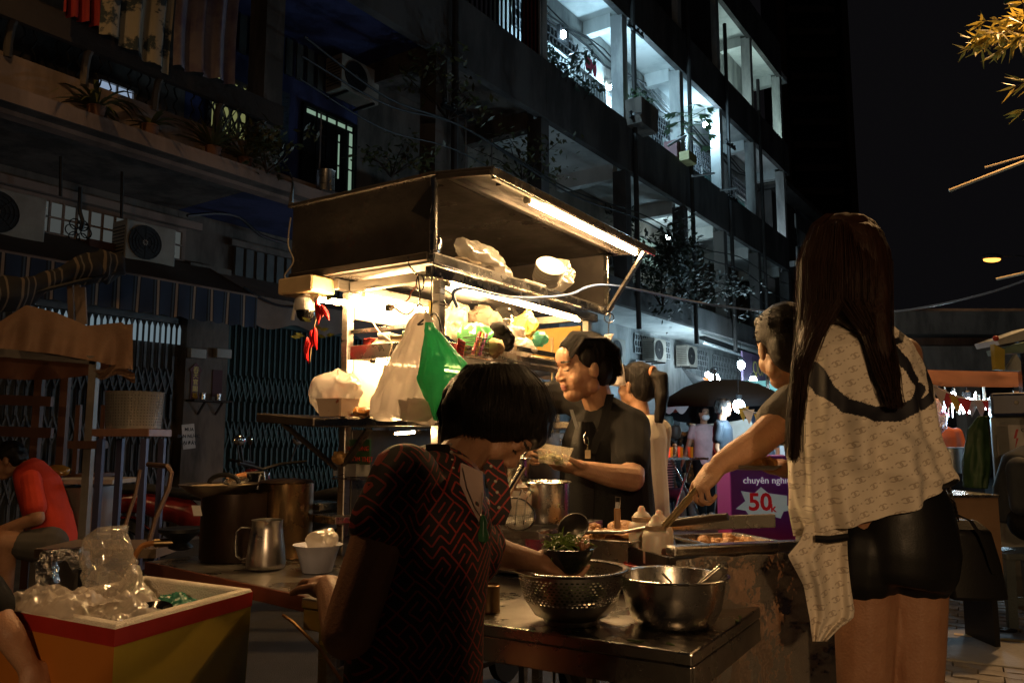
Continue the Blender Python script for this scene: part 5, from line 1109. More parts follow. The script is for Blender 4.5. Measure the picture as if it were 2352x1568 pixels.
film_sheet('clear bag peak standing near the back rim of the cooler', lambda a, b: KB(.55 + .26 * a, .62 + .26 * b, .70 + .11 * (math.sin(math.pi * a) * math.sin(math.pi * b)) ** 1.5), 50, .022, 22, 3, m_fc)
film_sheet('teal green bag at the right end inside the cooler', lambda a, b: KB(.62 + .27 * a, .16 + .46 * b, .70 + .03 * math.sin(math.pi * a) * math.sin(math.pi * b)), 50, .022, 20, 4, film_mat('teal_film', (.05, .34, .24), .15, .12, .5, .25))
o = MB().lathe([(.035, .0), (.055, .010), (.057, .013), (.035, .005)], KB(.42, .24, .722), 32, Matrix.Rotation(.25, 3, 'X')).build('round_lid', mat('black_gloss', (.008, .008, .009), .08), None, True, loc=KB(.5, .13, .74)); tag(o, 'black round lid poking up inside the cooler front', 'lid')
# tall clear bag standing behind, with crinkled foil-like glints
tcx = at(250, 1290, 2.42); q = MB(); rings = []
for j in range(30):
    y = 1375 - (1375 - 1208) * j / 29; l, r = interp([(1208, 238, 292), (1228, 205, 292), (1250, 202, 300), (1290, 198, 306), (1340, 197, 310), (1375, 203, 300)], y); sc_ = FPX / 2.42
    rings.append([at((l + r) / 2, y, 2.42) + Vector((math.cos(a) * (r - l) / 2 / sc_, math.sin(a) * .06, 0)) for a in [k * 2 * math.pi / 60 for k in range(60)]])
q._rings(rings, True).crumple(.032, 13, 61, True); o = q.build('clear_bag', film_mat('crinkle_film', (.80, .74, .66), .74, .16, .35, .08), None, 'all', loc=at(250, 1375, 2.42)); tag(o, 'tall crinkled clear plastic bag standing behind the cooler', 'bag')
# foil-wrapped rack behind the cooler
m_foil = mat('aluminium_foil', (.62, .58, .54), .22, 1., bump=(45, 1., .02)); FO = thing('foil_rack', 'low rack wrapped in crinkled aluminium foil behind the cooler', 'rack', (at(150, 1360, 3.2).x, 3.2, 0))
def foil(a, b, w, h_): 
    q = MB(); a, b = Vector(a), Vector(b); n = 12; rings = []; d = (b - a).normalized(); x = d.cross(Vector((0, 1, 0))).normalized(); y = x.cross(d)
    for i in range(n + 1): p = a.lerp(b, i / n); rings.append([p + x * w * cx + y * h_ * cy for cx, cy in ((-1, -1), (-.3, -1), (.3, -1), (1, -1), (1, 0), (1, 1), (.3, 1), (-.3, 1), (-1, 1), (-1, 0))])
    q._rings(rings, True).crumple(.016, 26, int(a.x * 40) % 9, True); return q.build('foil_wrap', m_foil, FO, 20)
foil(at(104, 1282, 3.2), at(112, 1345, 3.18), .034, .02); foil(at(98, 1276, 3.2), at(190, 1268, 3.24), .022, .03); foil(at(183, 1268, 3.24), at(188, 1310, 3.22), .030, .02)
for x in (108, 188): MB().box((at(x, 1400, 3.2).x, 3.2, .35), (.03, .03, .70)).build('leg', m_iron, FO)
# ================================================================== LEFT SIDE OF THE STREET
m_fan = mat('fan_black', (.015, .014, .014), .7)
def aircon(label, t, z, v0=.0, wdt=.8, hgt=.55, dep=.32, face='v', fr=FB, proto=[None]):
    """outdoor unit: case, fan grille with rings and hub, side louvres, bracket; faces the street (-v)"""
    c = fr(t, v0 + dep / 2, z); A_ = thing('air_conditioner', label, 'air conditioner', c, 'outdoor air conditioners on the building')
    o = MB().box(c + Vector((0, 0, hgt / 2)), (wdt, dep, hgt), fr.m).build('case', m_acw, A_); bevel(o, .015, 2)
    f = c - fr.v * (dep / 2 + .004) - fr.u * wdt * .13 + Vector((0, 0, hgt / 2)); Rf = fr.m @ Matrix.Rotation(math.radians(90), 3, 'X'); r = min(wdt * .34, hgt * .42)
    MB().lathe([(.001, 0), (r, 0), (r, .008), (.001, .008)], f, 30, Rf).build('fan_well', m_fan, A_, 40)
    q = MB(); [q.tube([f - fr.v * .012 + Rf @ Vector((k * r / 5 * math.cos(a), k * r / 5 * math.sin(a), 0)) for a in [i * math.pi / 12 for i in range(25)]], .0035, 4, caps=False) for k in range(1, 6)]
    for i in range(8): a = i * math.pi / 4; q.tube([f - fr.v * .014, f - fr.v * .014 + Rf @ Vector((r * math.cos(a), r * math.sin(a), 0))], .003, 4)
    q.build('fan_grille', m_iron, A_); MB().lathe([(.001, 0), (.035, 0), (.03, .02), (.001, .022)], f - fr.v * .012, 14, Rf @ Matrix.Rotation(math.pi, 3, 'X')).build('hub', m_acw, A_, True)
    q = MB(); [q.box(c - fr.u * (wdt / 2 + .003) + Vector((0, 0, hgt * .15 + i * hgt * .085)), (.006, dep * .8, .012), fr.m) for i in range(9)]; q.build('side_louvre', m_iron, A_)
    q = MB(); [(q.bar(c + fr.u * s * wdt * .35 - fr.v * dep * .55 - Vector((0, 0, .02)), c + fr.u * s * wdt * .35 + fr.v * dep * .75 - Vector((0, 0, .02)), .03)) for s in (-1, 1)]; q.build('bracket', m_iron, A_); return A_
def tz(x, y, v): return FB.hit(x, y, v)
t, z = tz(345, 606, VW - .40); aircon('air conditioner with round fan over the striped awning', t, z, VW - .40, .62, .47, .3)
t, z = tz(-2, 545, VW - .42); aircon('air conditioner cut off by the left edge of the picture', t + .05, z, VW - .42, .75, .5, .3)
t, z = tz(828, 222, VW - .45); aircon('air conditioner on the blue wall above the lit window', t, z, VW - .45, .8, .55, .35)
t, z = tz(1516, 830, VW - .40); aircon('air conditioner above the shop with the pale green doorway', t, z, VW - .42, .75, .6, .35)
t, z = tz(1590, 842, VW - .40); aircon('air conditioner over the black awning, right of the first shop unit', t, z, VW - .42, .75, .6, .35)
t, z = tz(1420, 835, VW - .40); aircon('dark air conditioner behind the hanging white bag', t, z, VW - .42, .75, .6, .35)
# ---- striped awning with valance
m_aw = mat('brown_awning', (.085, .05, .032), .85, col2=(.055, .034, .022), ns=2)
def stripe_uv(name, cols, axis, k, fr):
    m, nt, b, out = _nt(name); MATS[name] = m; tc = N(nt, 'ShaderNodeTexCoord'); d = N(nt, 'ShaderNodeVectorMath', {0: tc.outputs['Object'], 1: tuple(axis)}, operation='DOT_PRODUCT'); f = math_(nt, 'FRACT', math_(nt, 'MULTIPLY', d.outputs['Value'], k)); cr = N(nt, 'ShaderNodeValToRGB', {0: f}); cr.color_ramp.interpolation = 'CONSTANT'
    while len(cr.color_ramp.elements) < len(cols): cr.color_ramp.elements.new(.5)
    for e, (p, c) in zip(cr.color_ramp.elements, cols): e.position = p; e.color = (*c, 1)
    nt.links.new(cr.outputs[0], b.inputs['Base Color']); b.inputs['Roughness'].default_value = .85; return m
navy, tan, dk, gr_ = (.02, .032, .062), (.30, .21, .14), (.012, .012, .016), (.06, .075, .09)
m_val = stripe_uv('valance_stripes', [(0, navy), (.5, dk), (.58, gr_), (.66, dk), (.72, tan), (.84, dk), (.9, navy)], FB.u, 4.6, FB)
AW = thing('striped_awning', 'brown awning with navy and tan striped valance over the grey gates', 'awning', FB(4.6, .8, 2.5))
vA = .62; tA0, zA0 = tz(100, 636, vA); tA1, zA1 = tz(590, 692, vA)
q = MB(); q.sheet([[FB(2.0 + (tA1 - 2.0) * i / 20, vA + (VW - vA) * j / 6, 2.90 + .55 * j / 6 - .02 * math.sin(math.pi * j / 6) + .008 * math.sin(i * 1.3)) for i in range(21)] for j in range(7)]); q.build('canopy', m_aw, AW, 'all')
q = MB(); q.sheet([[FB(2.0 + (tA1 - 2.0) * i / 80, vA - .01 + .014 * math.sin(i * .9) * j / 5, 2.89 - .37 * j / 5 + (.012 * math.sin(i * 1.7) if j == 5 else 0)) for i in range(81)] for j in range(6)]); q.build('valance', m_val, AW, 'all')
q = MB(); q.tube([FB(2.0, vA, 2.9), FB(tA1, vA, 2.9)], .016, 6); q.build('front_bar', m_pink, AW, True)
MB().prism([FB(tA1, vA, 2.9), FB(tA1, VW, 3.45), FB(tA1, VW, 2.9)], FB.u * .006).build('end_cheek', m_aw, AW)
# rolled striped awning nearer the camera
m_roll = stripe_uv('roll_stripes', [(0, dk), (.3, (.14, .11, .085)), (.40, dk), (.52, (.10, .10, .105)), (.58, dk), (.78, (.13, .11, .09)), (.84, dk)], FB.u, 5.2, FB)
RA = thing('rolled_awning', 'rolled up black and tan striped awning sagging at the left', 'awning', at(140, 650, 6.4)); q = MB(); P_ = [at(-40, 690, 6.0), at(60, 665, 6.2), at(150, 632, 6.4), at(230, 612, 6.6), at(282, 606, 6.7)]
rings = []
for i in range(33):
    k_ = i / 32 * 4; j = min(3, int(k_)); p = P_[j].lerp(P_[j + 1], k_ - j); d = (P_[j + 1] - P_[j]).normalized(); x = d.cross(Vector((0, 0, 1))).normalized(); y = x.cross(d); r = .10 + .03 * math.sin(i * .35) + (.03 if i > 24 else 0)
    rings.append([p + x * r * .9 * math.cos(a) * (1 + .12 * math.sin(3 * a + i * .7)) + y * r * math.sin(a) * (1 + .1 * math.sin(5 * a + i * .4)) for a in [m * 2 * math.pi / 24 for m in range(24)]])
q._rings(rings, True).crumple(.02, 7, 2, False); q.build('roll', m_roll, RA, 'all'); MB().tube([at(-40, 700, 5.95), at(282, 622, 6.65)], .018, 6).build('bar', m_iron, RA, True)
q = MB(); [q.bar(at(x, y0, 6.5), at(x + 4, y1, 6.5), .045, .02) for x, y0, y1 in ((160, 600, 740), (178, 650, 745), (190, 660, 745))]; q.build('arm', m_pink, RA)
# ---- brown tarp of the parked cart at the left
m_tarp = mat('brown_tarp', (.20, .115, .075), .75, col2=(.13, .075, .05), ns=2.5, bump=(30, .3))
PCt = thing('covered_cart', 'parked street cart under a draped brown tarp at the left edge', 'cart', (at(110, 1000, 5.4).x, 5.4, 0))
q = MB(); g = []
for j in range(26):
    f = j / 25; row = []
    for i in range(60):
        x = -60 + 365 * i / 59; yt = float(np.interp(x, [-60, 0, 60, 130, 200, 300], [745, 738, 700, 718, 748, 738])) ; yb = float(np.interp(x, [-60, 0, 120, 220, 300, 306], [795, 800, 812, 830, 848, 850]))
        if x > 285: yt += 6
        fold = .05 * math.sin((x - 205) * .05 / (1 + 1.2 * f)) * f + .03 * math.sin((x - 205) * .11 + f * 2) * f
        row.append(at(x, yt + (yb - yt) * f, 5.35 - .16 * f + fold))
    g.append(row)
q.sheet(g).build('tarp', m_tarp, PCt, 'all')
q = MB(); g = []
for j in range(10): g.append([at(215 + 95 * i / 16, 838 + 24 * j / 9 + 8 * math.sin(i * .5) + (10 * i / 16), 5.25 + .03 * math.sin(i * .8 + j)) for i in range(17)])
q.sheet(g).build('tarp_hem', m_tarp, PCt, 'all')
q = MB(); g = []
for j in range(8): g.append([at(-50 + 300 * i / 30, 812 + (60 - .0006 * (i * 10 - 120) ** 2) * j / 7, 5.5 + .02 * math.sin(i * .7)) for i in range(31)])
q.sheet(g).build('inner_drape', mat('maroon_tarp', (.10, .035, .02), .8), PCt, 'all')
m_fr = mat('grey_painted_frame', (.22, .20, .19), .5, .3, ns=10); m_wood = mat('stained_wood', (.10, .045, .028), .6, col2=(.06, .026, .018), ns=8, stretch=(1, 1, .2))
q = MB(); q.bar(at(-50, 806, 5.25), at(224, 828, 5.25), .05, .055); q.build('top_bar', m_fr, PCt)
pz = at(218, 828, 5.25); q = MB(); q.box((pz.x, 5.25, pz.z / 2), (.05, .05, pz.z)); q.build('post', m_fr, PCt)
for x in (150, 90): q = MB(); p = at(x, 900, 6.4); q.box((p.x, 6.4, .95), (.06, .05, 1.8)); q.build('post', m_wood, PCt)
for y in (918, 990): q = MB(); q.bar(at(-50, y - 2, 5.6), at(120, y + 4, 5.6), .035, .07); q.build('rail', m_wood, PCt)
q = MB(); q.bar(at(160, 1021, 5.2), at(243, 1021, 5.2), .05, .05); q.build('shelf_bar', m_wood, PCt)
# wooden chair frame next to it
CHr = thing('wooden_chair', 'old wooden chair frame standing beside the covered cart', 'chair', (at(208, 1100, 6.3).x, 6.3, 0)); 
for x in (182, 240): p = at(x, 930, 6.2); MB().box((p.x, 6.2, p.z / 2), (.035, .035, p.z)).build('leg', m_wood, CHr)
for x in (182, 240): p = at(x, 1110, 6.5); MB().box((p.x, 6.5, p.z / 2), (.035, .035, p.z)).build('leg', m_wood, CHr)
q = MB(); q.bar(at(176, 1022, 6.18), at(246, 1022, 6.18), .035, .035); q.build('back_rail', m_wood, CHr); pz = at(208, 1090, 6.35); MB().box((pz.x, 6.35, pz.z), (.25, .33, .025)).build('seat', m_wood, CHr)
# metal cabinet with white top
q = thing('metal_cabinet', 'grey metal cabinet with pale worktop behind the seated man', 'cabinet', (at(180, 1240, 6.0).x, 6.0, 0)); p = at(180, 1106, 5.8)
o = MB().box((p.x, 6.0, p.z), (.52, .46, .03)).build('worktop', mat('pale_worktop', (.45, .42, .40), .5), q); MB().box((at(170, 1200, 6).x, 6.02, p.z / 2 - .02), (.40, .40, p.z - .05)).build('case', mat('dull_zinc', (.26, .24, .23), .4, .5, ns=4, stretch=(4, 4, .4)), q)
q = MB(); p = at(132, 1080, 5.75); q.ell(p, (.09, .06, .035)).crumple(.03, 14, 3); o = q.build('yellow_bag', film_mat('amber_film', (.5, .3, .04), .2, .15, .5, .2), None, 'all', loc=p); tag(o, 'crumpled amber plastic bag on the pale worktop', 'bag')
# perforated pot on a blue stand
c = at(306, 984, 4.9); PP = thing('perforated_pot', 'shiny perforated steel drum standing on the blue stand', 'pot', c); h = at(306, 902, 4.9).z - c.z; r = 62 * 4.9 / FPX
MB().lathe([(r * .93, .0), (r * .94, .004), (r, h), (r + .006, h + .004)], c, 64).build('drum', mat('drum_steel', (.72, .68, .64), .30, .75, rvar=.08, stretch=(8, 8, .3), ns=3), PP, 60); MB().lathe([(.001, .004), (r * .93, .004)], c, 40).build('base', m_steelb, PP)
q = MB()
for i in range(56):
    a = i * 2 * math.pi / 56
    if math.sin(a) > .3: continue
    for j in range(11):
        z = h * (.1 + .8 * j / 10); rr_ = r * (.94 + .06 * z / h) + .0006; d = Vector((math.cos(a), math.sin(a), 0)); s_ = Vector((-math.sin(a), math.cos(a), 0)); p = c + d * rr_ + Vector((0, 0, z)); w_ = .0028
        q.quad(p - s_ * w_ - Vector((0, 0, w_)), p + s_ * w_ - Vector((0, 0, w_)), p + s_ * w_ + Vector((0, 0, w_)), p - s_ * w_ + Vector((0, 0, w_)))
q.build('perforation', m_iron, PP, kind='stuff', recalc=False)
ST = thing('blue_stand', 'tall blue painted stand with rusty shelf under the perforated drum', 'stand', (c.x, 4.9, 0)); m_bst = mat('blue_paint_steel', (.05, .05, .11), .5, .3, ns=12)
for dx in (-.13, .13):
    for dy in (-.12, .12): MB().box((c.x + dx, 4.9 + dy, c.z / 2 - .03), (.035, .035, c.z - .06)).build('leg', m_bst, ST)
o = MB().box((c.x, 4.9, c.z - .026), (.34, .32, .045)).build('top', mat('rusty_top', (.22, .11, .08), .5, .3, ns=9), ST); bevel(o, .004); MB().box((c.x, 4.9, .45), (.27, .25, .02)).build('lower_shelf', m_bst, ST)
# hand trolley: bent tube handles
HT = thing('hand_trolley', 'hand trolley with bent tube handle in front of the blue stand', 'trolley', (at(350, 1240, 3.9).x, 3.9, 0)); q = MB(); q.tube([at(338, 1260, 3.7), at(358, 1190, 3.75), at(388, 1120, 3.8), at(394, 1085, 3.8), at(385, 1070, 3.8), at(340, 1066, 3.95)], .012, 8); q.tube([at(285, 1215, 3.95), at(312, 1130, 4.0), at(322, 1078, 4.0)], .010, 8); q.build('handle', mat('rusty_tube', (.14, .085, .06), .5, .5), HT, True)
p = at(250, 1262, 3.8); MB().box((p.x, 3.85, p.z), (.55, .35, .04)).build('platform', mat('timber_platform', (.16, .11, .075), .8), HT); [MB().lathe([(.02, -.02), (.085, -.02), (.085, .02), (.02, .02)], (p.x + dx, 3.85 - .14, .086), 16, Matrix.Rotation(math.pi / 2, 3, 'X')).build('wheel', m_iron, HT, 40) for dx in (-.2, .2)]
MB().bar((p.x - .24, 3.72, .1), (p.x - .24, 3.72, p.z), .03).build('support', m_iron, HT); MB().bar((p.x + .24, 3.72, .1), (p.x + .24, 3.72, p.z), .03).build('support', m_iron, HT)
# ---- stool, charm signs and altar shelf on the pilaster
vS = VW - .172
def fsign(label, x, y, w, h_, m, name='paper_sign', v=vS, rot=0):
    t_, z_ = tz(x, y, v); s = thing(name, label, 'sign', FB(t_, v, z_ - h_ / 2)); MB().box(FB(t_, v, z_), (w, .008, h_), FB.m @ Matrix.Rotation(rot, 3, 'Y')).build('sheet', m, s); return s, FB(t_, v - .006, z_)
m_rp = mat('red_paper', (.10, .012, .01), .6); m_gold = mat('gold_ink', (.75, .52, .06), .4)
s, p = fsign('diamond paper charm with gold character on the pillar', 450, 850, .13, .13, m_rp, rot=math.pi / 4); text('lettering', '春', .09, m_gold, s, p, FB.u, (0, 0, 1))
s, p = fsign('narrow red paper charm with four gold characters on the pillar', 448, 886, .12, .36, m_rp); [text('lettering', ch_, .078, m_gold, s, p + Vector((0, 0, .125 - .083 * k)), FB.u, (0, 0, 1), bold=.001) for k, ch_ in enumerate('天官賜福')]
s, p = fsign('plain dark red paper charm beside the gold lettered one', 499, 880, .14, .34, mat('dark_red_paper', (.06, .008, .008), .7))
s, p = fsign('white paper notice about buying water stuck to the pillar', 433, 1002, .17, .30, mat('notice_paper', (.55, .53, .50), .7), rot=-.12); [text('lettering', tt, .058, m_iron, s, p + Vector((0, 0, .085 - .082 * k)), FB.u, (-.1, 0, 1), bold=.0012) for k, tt in enumerate(('MUA', 'BÁN NƯỚC', 'TẠI ĐÂY'))]
t_, z_ = tz(472, 918, vS); q = thing('altar_shelf', 'small altar shelf with cups on the pillar', 'shelf', FB(t_, vS, z_)); MB().fbox(FB, t_ - .27, t_ + .27, vS - .17, vS + .01, z_ - .03, z_ - .005).build('board', m_dark, q); MB().bar(FB(t_ - .1, vS, z_ - .18), FB(t_ - .1, vS - .14, z_ - .03), .02).bar(FB(t_ + .15, vS, z_ - .18), FB(t_ + .15, vS - .14, z_ - .03), .02).build('bracket', m_dark, q)
for k, (dt, lab) in enumerate(((-.10, 'small glass cup at the left of the altar shelf'), (.12, 'small steel cup at the right of the altar shelf'))):
    profile_obj('cup', lab, 'cup', FB(t_ + dt, vS - .08, z_ - .004), [(.001, .0), (.035, 0), (.042, .08), (.036, .08), (.03, .01), (.001, .01)], m_steel, 20)
for k, (x, lab) in enumerate(((448, 'electric meter box high on the pillar, left one'), (507, 'electric meter box high on the pillar, right one'))):
    t2_, z2_ = tz(x, 805, vS); o = MB().fbox(FB, t2_ - .11, t2_ + .11, vS - .08, vS - .002, z2_ - .1, z2_ + .02).build('meter_box', m_acw, None, loc=FB(t2_, vS, z2_)); bevel(o, .01); tag(o, lab, 'meter box')
# second tarp awning right of the first
A2 = thing('tan_awning', 'tan tarp awning over the green gate with a scalloped hem', 'awning', FB(7.2, .8, 2.5)); q = MB(); t0_, _ = tz(583, 700, .75); t1_, _ = tz(800, 760, .75)
q.sheet([[FB(t0_ + (9.2 - t0_) * i / 40, .75 + (VW - .75) * j / 6, 2.95 + .45 * j / 6) for i in range(41)] for j in range(7)]); q.sheet([[FB(t0_ + (9.2 - t0_) * i / 40, .74 + .02 * math.sin(i * .8) * j / 5, 2.94 - (.34 + .05 * math.sin(i * .55)) * j / 5) for i in range(41)] for j in range(6)]); q.build('canopy', mat('tan_tarp', (.22, .16, .12), .85, col2=(.15, .105, .08), ns=3), A2, 'all')
# corrugated shutter above the green gate
q = thing('louvred_shutter', 'grey louvred shutter panel above the green gate', 'shutter', FB(7.3, VW, 3.2)); [MB().fbox(FB, 6.5 + k * .17, 6.62 + k * .17, VW - .07, VW - .04, 3.05, 3.75).build('slat', mat('slate_slat', (.09, .095, .095), .7), q) for k in range(14)]; MB().fbox(FB, 6.42, 8.95, VW - .09, VW - .03, 3.76, 3.84).fbox(FB, 6.42, 8.95, VW - .12, VW - .03, 2.93, 3.04).build('frame', m_conc, q)
# ---- laundry over the eave
def laundry(label, x0, x1, yb0, yb1, m, t_off, seed, z1=7.2, v=-.35):
    ta, zb = FB.hit(x0, yb0, v); tb_, zb2 = FB.hit(x1, yb1, v); q = MB(); g = []
    for j in range(22):
        f = j / 21; g.append([FB(ta + (tb_ - ta) * i / 26 + .01 * math.sin(j * .5 + seed), v + (.03 + .02 * f) * math.sin(i * .75 + seed + 1.1 * math.sin(f * 2)) + .015 * math.sin(i * 1.9 + seed), z1 + ((zb + (zb2 - zb) * i / 26) - z1) * f) for i in range(27)])
    o = q.sheet(g).build('hung_sheet', m, None, 'all', loc=FB((ta + tb_) / 2, v, zb)); tag(o, label, 'laundry')
m_flo = mat('floral_sheet', (.30, .27, .21), .85, col2=(.03, .045, .055), ns=5.5, thr=(.50, .56)); m_lil = mat('lilac_sheet', (.19, .155, .17), .85, col2=(.12, .09, .13), ns=4, thr=(.45, .6)); m_redc = mat('red_cloth', (.30, .015, .012), .8)
laundry('pale sheet with dark blue flowers hung over the eave', 237, 392, 75, 172, m_flo, 0, 1); laundry('lilac patterned sheet hung beside the flowered one', 398, 537, 150, 195, m_lil, 0, 2.2); laundry('red cloth hanging left of the flowered sheet', 138, 222, 30, 62, m_redc, 0, 3.1, v=-.25)
wire('laundry line strung along the eave', [FB(1.5, -.35, 7.2), FB(3.5, -.36, 7.17), FB(5.7, -.35, 7.2)], .008, m_wire, 'laundry_line')
# ---- balcony plants
m_leafd = mat('balcony_leaf', (.045, .065, .018), .5, col2=(.09, .075, .025), ns=12)
def spiky(label, t, v, z, n, L, seed, name='potted_plant', arch=.5, wd_=.022, parent_pot=True, m=m_leafd, group=None):
    rg = random.Random(seed); b = FB(t, v, z); o = thing(name, label, 'plant', b, group)
    if parent_pot: MB().lathe([(.001, 0), (.06, 0), (.08, .13), (.085, .13), (.085, .145), (.07, .145), (.001, .13)], b, 18).build('pot', mat('clay_pot', (.16, .07, .04), .8, ns=9), o, 40)
    q = MB()
    for k in range(n):
        a = rg.uniform(0, 6.28); l = L * rg.uniform(.6, 1.15); d = Vector((math.cos(a), math.sin(a), 0)); s = Vector((-math.sin(a), math.cos(a), 0)); up = rg.uniform(.35, 1.); pts = []
        for j in range(6): f = j / 5; pts.append(b + Vector((0, 0, .13)) + d * l * f * (1.1 - .5 * up) + Vector((0, 0, l * (up * f - arch * f * f * 1.1))))
        q.sheet([[p - s * wd_ * w, p + s * wd_ * w] for p, w in zip(pts, (.5, .9, 1, .85, .55, .05))])
    q.build('leaves', m, o, 'all', kind=None); return o
spiky('potted dracaena with long arching leaves on the left ledge', 3.62, -.12, 4.08, 38, .62, 1, arch=.7)
spiky('small spiky plant right of the dracaena', 4.15, -.12, 4.08, 24, .35, 2)
spiky('upright grassy plant on the ledge below the pale doorway', 4.85, -.12, 4.08, 60, .55, 3, arch=.3, wd_=.012)
spiky('yellowish sword-leaved plant near the column', 5.25, -.12, 4.08, 54, .52, 4, arch=.45, wd_=.016, m=mat('dry_leaf', (.13, .085, .025), .6, col2=(.05, .055, .02), ns=10))
def bush(label, c, r, n, seed, m=m_leafd, lf=.05, name='shrub', trunk=None, stems=4, cat='plant', group=None, flat=1.):
    rg = random.Random(seed); o = thing(name, label, cat, trunk or c, group); q = MB(); cl = [Vector(c) + Vector((rg.gauss(0, .5) * r[0], rg.gauss(0, .5) * r[1], rg.gauss(0, .5) * r[2])) for _ in range(max(4, n // 28))]
    for k in range(n):
        p = rg.choice(cl) + Vector((rg.gauss(0, .22) * r[0], rg.gauss(0, .22) * r[1], rg.gauss(0, .2) * r[2])); d = Vector((rg.gauss(0, 1), rg.gauss(0, 1), rg.gauss(-.1, .7))).normalized(); s = d.cross(Vector((rg.gauss(0, .3), rg.gauss(0, .3), 1))).normalized(); L = lf * rg.uniform(.6, 1.4)
        q.quad(p, p + d * L * .5 + s * L * .22, p + d * L, p + d * L * .5 - s * L * .22)
    q.build('leaves', m, o, recalc=False)
    st_ = MB(); b0 = Vector(trunk or (c[0], c[1], c[2] - r[2])) 
    for x in cl[:stems * 2]: st_.tube([b0, b0.lerp(x, .5) + Vector((rg.gauss(0, .04), rg.gauss(0, .04), .05)), x], [.014, .009, .004], 5)
    st_.build('stems', m_dark, o, True); return o
def fbush(label, x, y, v, r, n, seed, **k): t_, z_ = tz(x, y, v); return bush(label, FB(t_, v, z_), r, n, seed, **k)
fbush('leafy vine spilling over the ledge at the column foot', 615, 335, -.3, (.28, .2, .30), 420, 11, lf=.09)
fbush('dark bush on the blue balcony in front of the lit window', 900, 350, .1, (.5, .3, .35), 300, 12, lf=.10)
fbush('dark creeper over the parapet behind the cart flap', 1200, 360, .0, (.9, .3, .4), 350, 14, lf=.11)
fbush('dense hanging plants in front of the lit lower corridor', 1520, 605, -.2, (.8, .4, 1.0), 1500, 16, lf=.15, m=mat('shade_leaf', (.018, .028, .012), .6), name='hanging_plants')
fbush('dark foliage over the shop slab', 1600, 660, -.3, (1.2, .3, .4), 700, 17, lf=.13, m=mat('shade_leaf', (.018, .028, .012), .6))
fbush('leaves curling round the insulator arms', 1030, 200, -.1, (.7, .3, .5), 260, 18, lf=.12)
# little papaya on the lit parapet, planter box, pot plants
t_, z_ = tz(1580, 355, -.15); PY = thing('papaya_sapling', 'papaya sapling with lobed leaves in a planter on the lit parapet', 'plant', FB(t_, -.15, z_)); pb = FB(t_, -.15, z_); top_ = FB(t_ + .15, -.15, tz(1582, 265, -.15)[1]); MB().tube([pb, pb.lerp(top_, .5) + FB.u * .05, top_], [.03, .024, .018], 6).build('stem', mat('pale_stem', (.24, .26, .2), .7), PY, True); q = MB(); rg = random.Random(2)
for k in range(17):
    a = rg.uniform(0, 6.28); zz = rg.uniform(-.75, .1); c_ = top_ + Vector((math.cos(a) * .55 * rg.uniform(.4, 1), math.sin(a) * .5, zz + rg.uniform(-.1, .15))); q.tube([top_ + Vector((0, 0, zz * .8)), c_], .008, 4)
    for i in range(6): b = a + (i - 2.5) * .55; d = Vector((math.cos(b), math.sin(b), -.35)); s = Vector((-math.sin(b), math.cos(b), 0)); L = .26; q.quad(c_, c_ + d * L * .5 + s * L * .18, c_ + d * L, c_ + d * L * .5 - s * L * .18)
q.build('leaves', mat('papaya_leaf', (.07, .15, .06), .5), PY)
o = MB().box(pb - Vector((0, 0, .1)), (.5, .25, .22), FB.m).build('planter', mat('yellow_planter', (.42, .36, .15), .6), PY)
for x, y, lab in ((1475, 270, 'concrete planter box with low plants hung on the parapet'),):
    t_, z_ = tz(x, y, -.2); o = thing('planter_box', lab, 'planter', FB(t_, -.2, z_ - .25)); MB().box(FB(t_, -.2, z_), (.8, .35, .55), FB.m, 0, 1.1).build('box', m_conc, o); bush_ = MB(); rg = random.Random(4)
    for k in range(160): p = FB(t_ + rg.uniform(-.4, .4), -.2 + rg.uniform(-.15, .15), z_ + .32 + rg.random() * .2); d = Vector((rg.gauss(0, 1), rg.gauss(0, 1), rg.gauss(.3, .6))).normalized(); s = d.orthogonal().normalized(); bush_.quad(p, p + d * .05 + s * .025, p + d * .11, p + d * .05 - s * .025)
    bush_.build('leaves', mat('papaya_leaf', (.07, .15, .06), .5), o)
fbush('potted shrub at the left of the lit balcony', 1290, 160, .1, (.5, .3, .45), 260, 21, lf=.14, m=mat('cool_leaf', (.05, .08, .06), .5))
fbush('second potted shrub along the lit parapet', 1330, 205, .1, (.5, .3, .35), 200, 22, lf=.13, m=mat('cool_leaf', (.05, .08, .06), .5))
t_, z_ = tz(1552, 330, .2); o = MB().box(FB(t_, .25, 8.25), (.45, .35, .6), FB.m).build('red_box', mat('maroon_box', (.14, .045, .05), .6), None, loc=FB(t_, .25, 8.0)); bevel(o, .01); tag(o, 'maroon box standing on the lit parapet beside the papaya', 'box')
for k, (x, y, lab) in enumerate(((1345, 125, 'red cloth pegged on the lit corridor line, larger'), (1362, 140, 'red cloth pegged on the lit corridor line, smaller'))):
    t_, z_ = tz(x, y, .6); o = MB().sheet([[FB(t_ + i * .09 * (2 - k) / 2, .6 + .02 * math.sin(i + j), z_ - j * .09) for i in range(4)] for j in range(5)]).build('pegged_cloth', mat('crimson_cloth', (.35, .02, .06), .8), None, 'all', loc=FB(t_, .6, z_)); tag(o, lab, 'laundry')
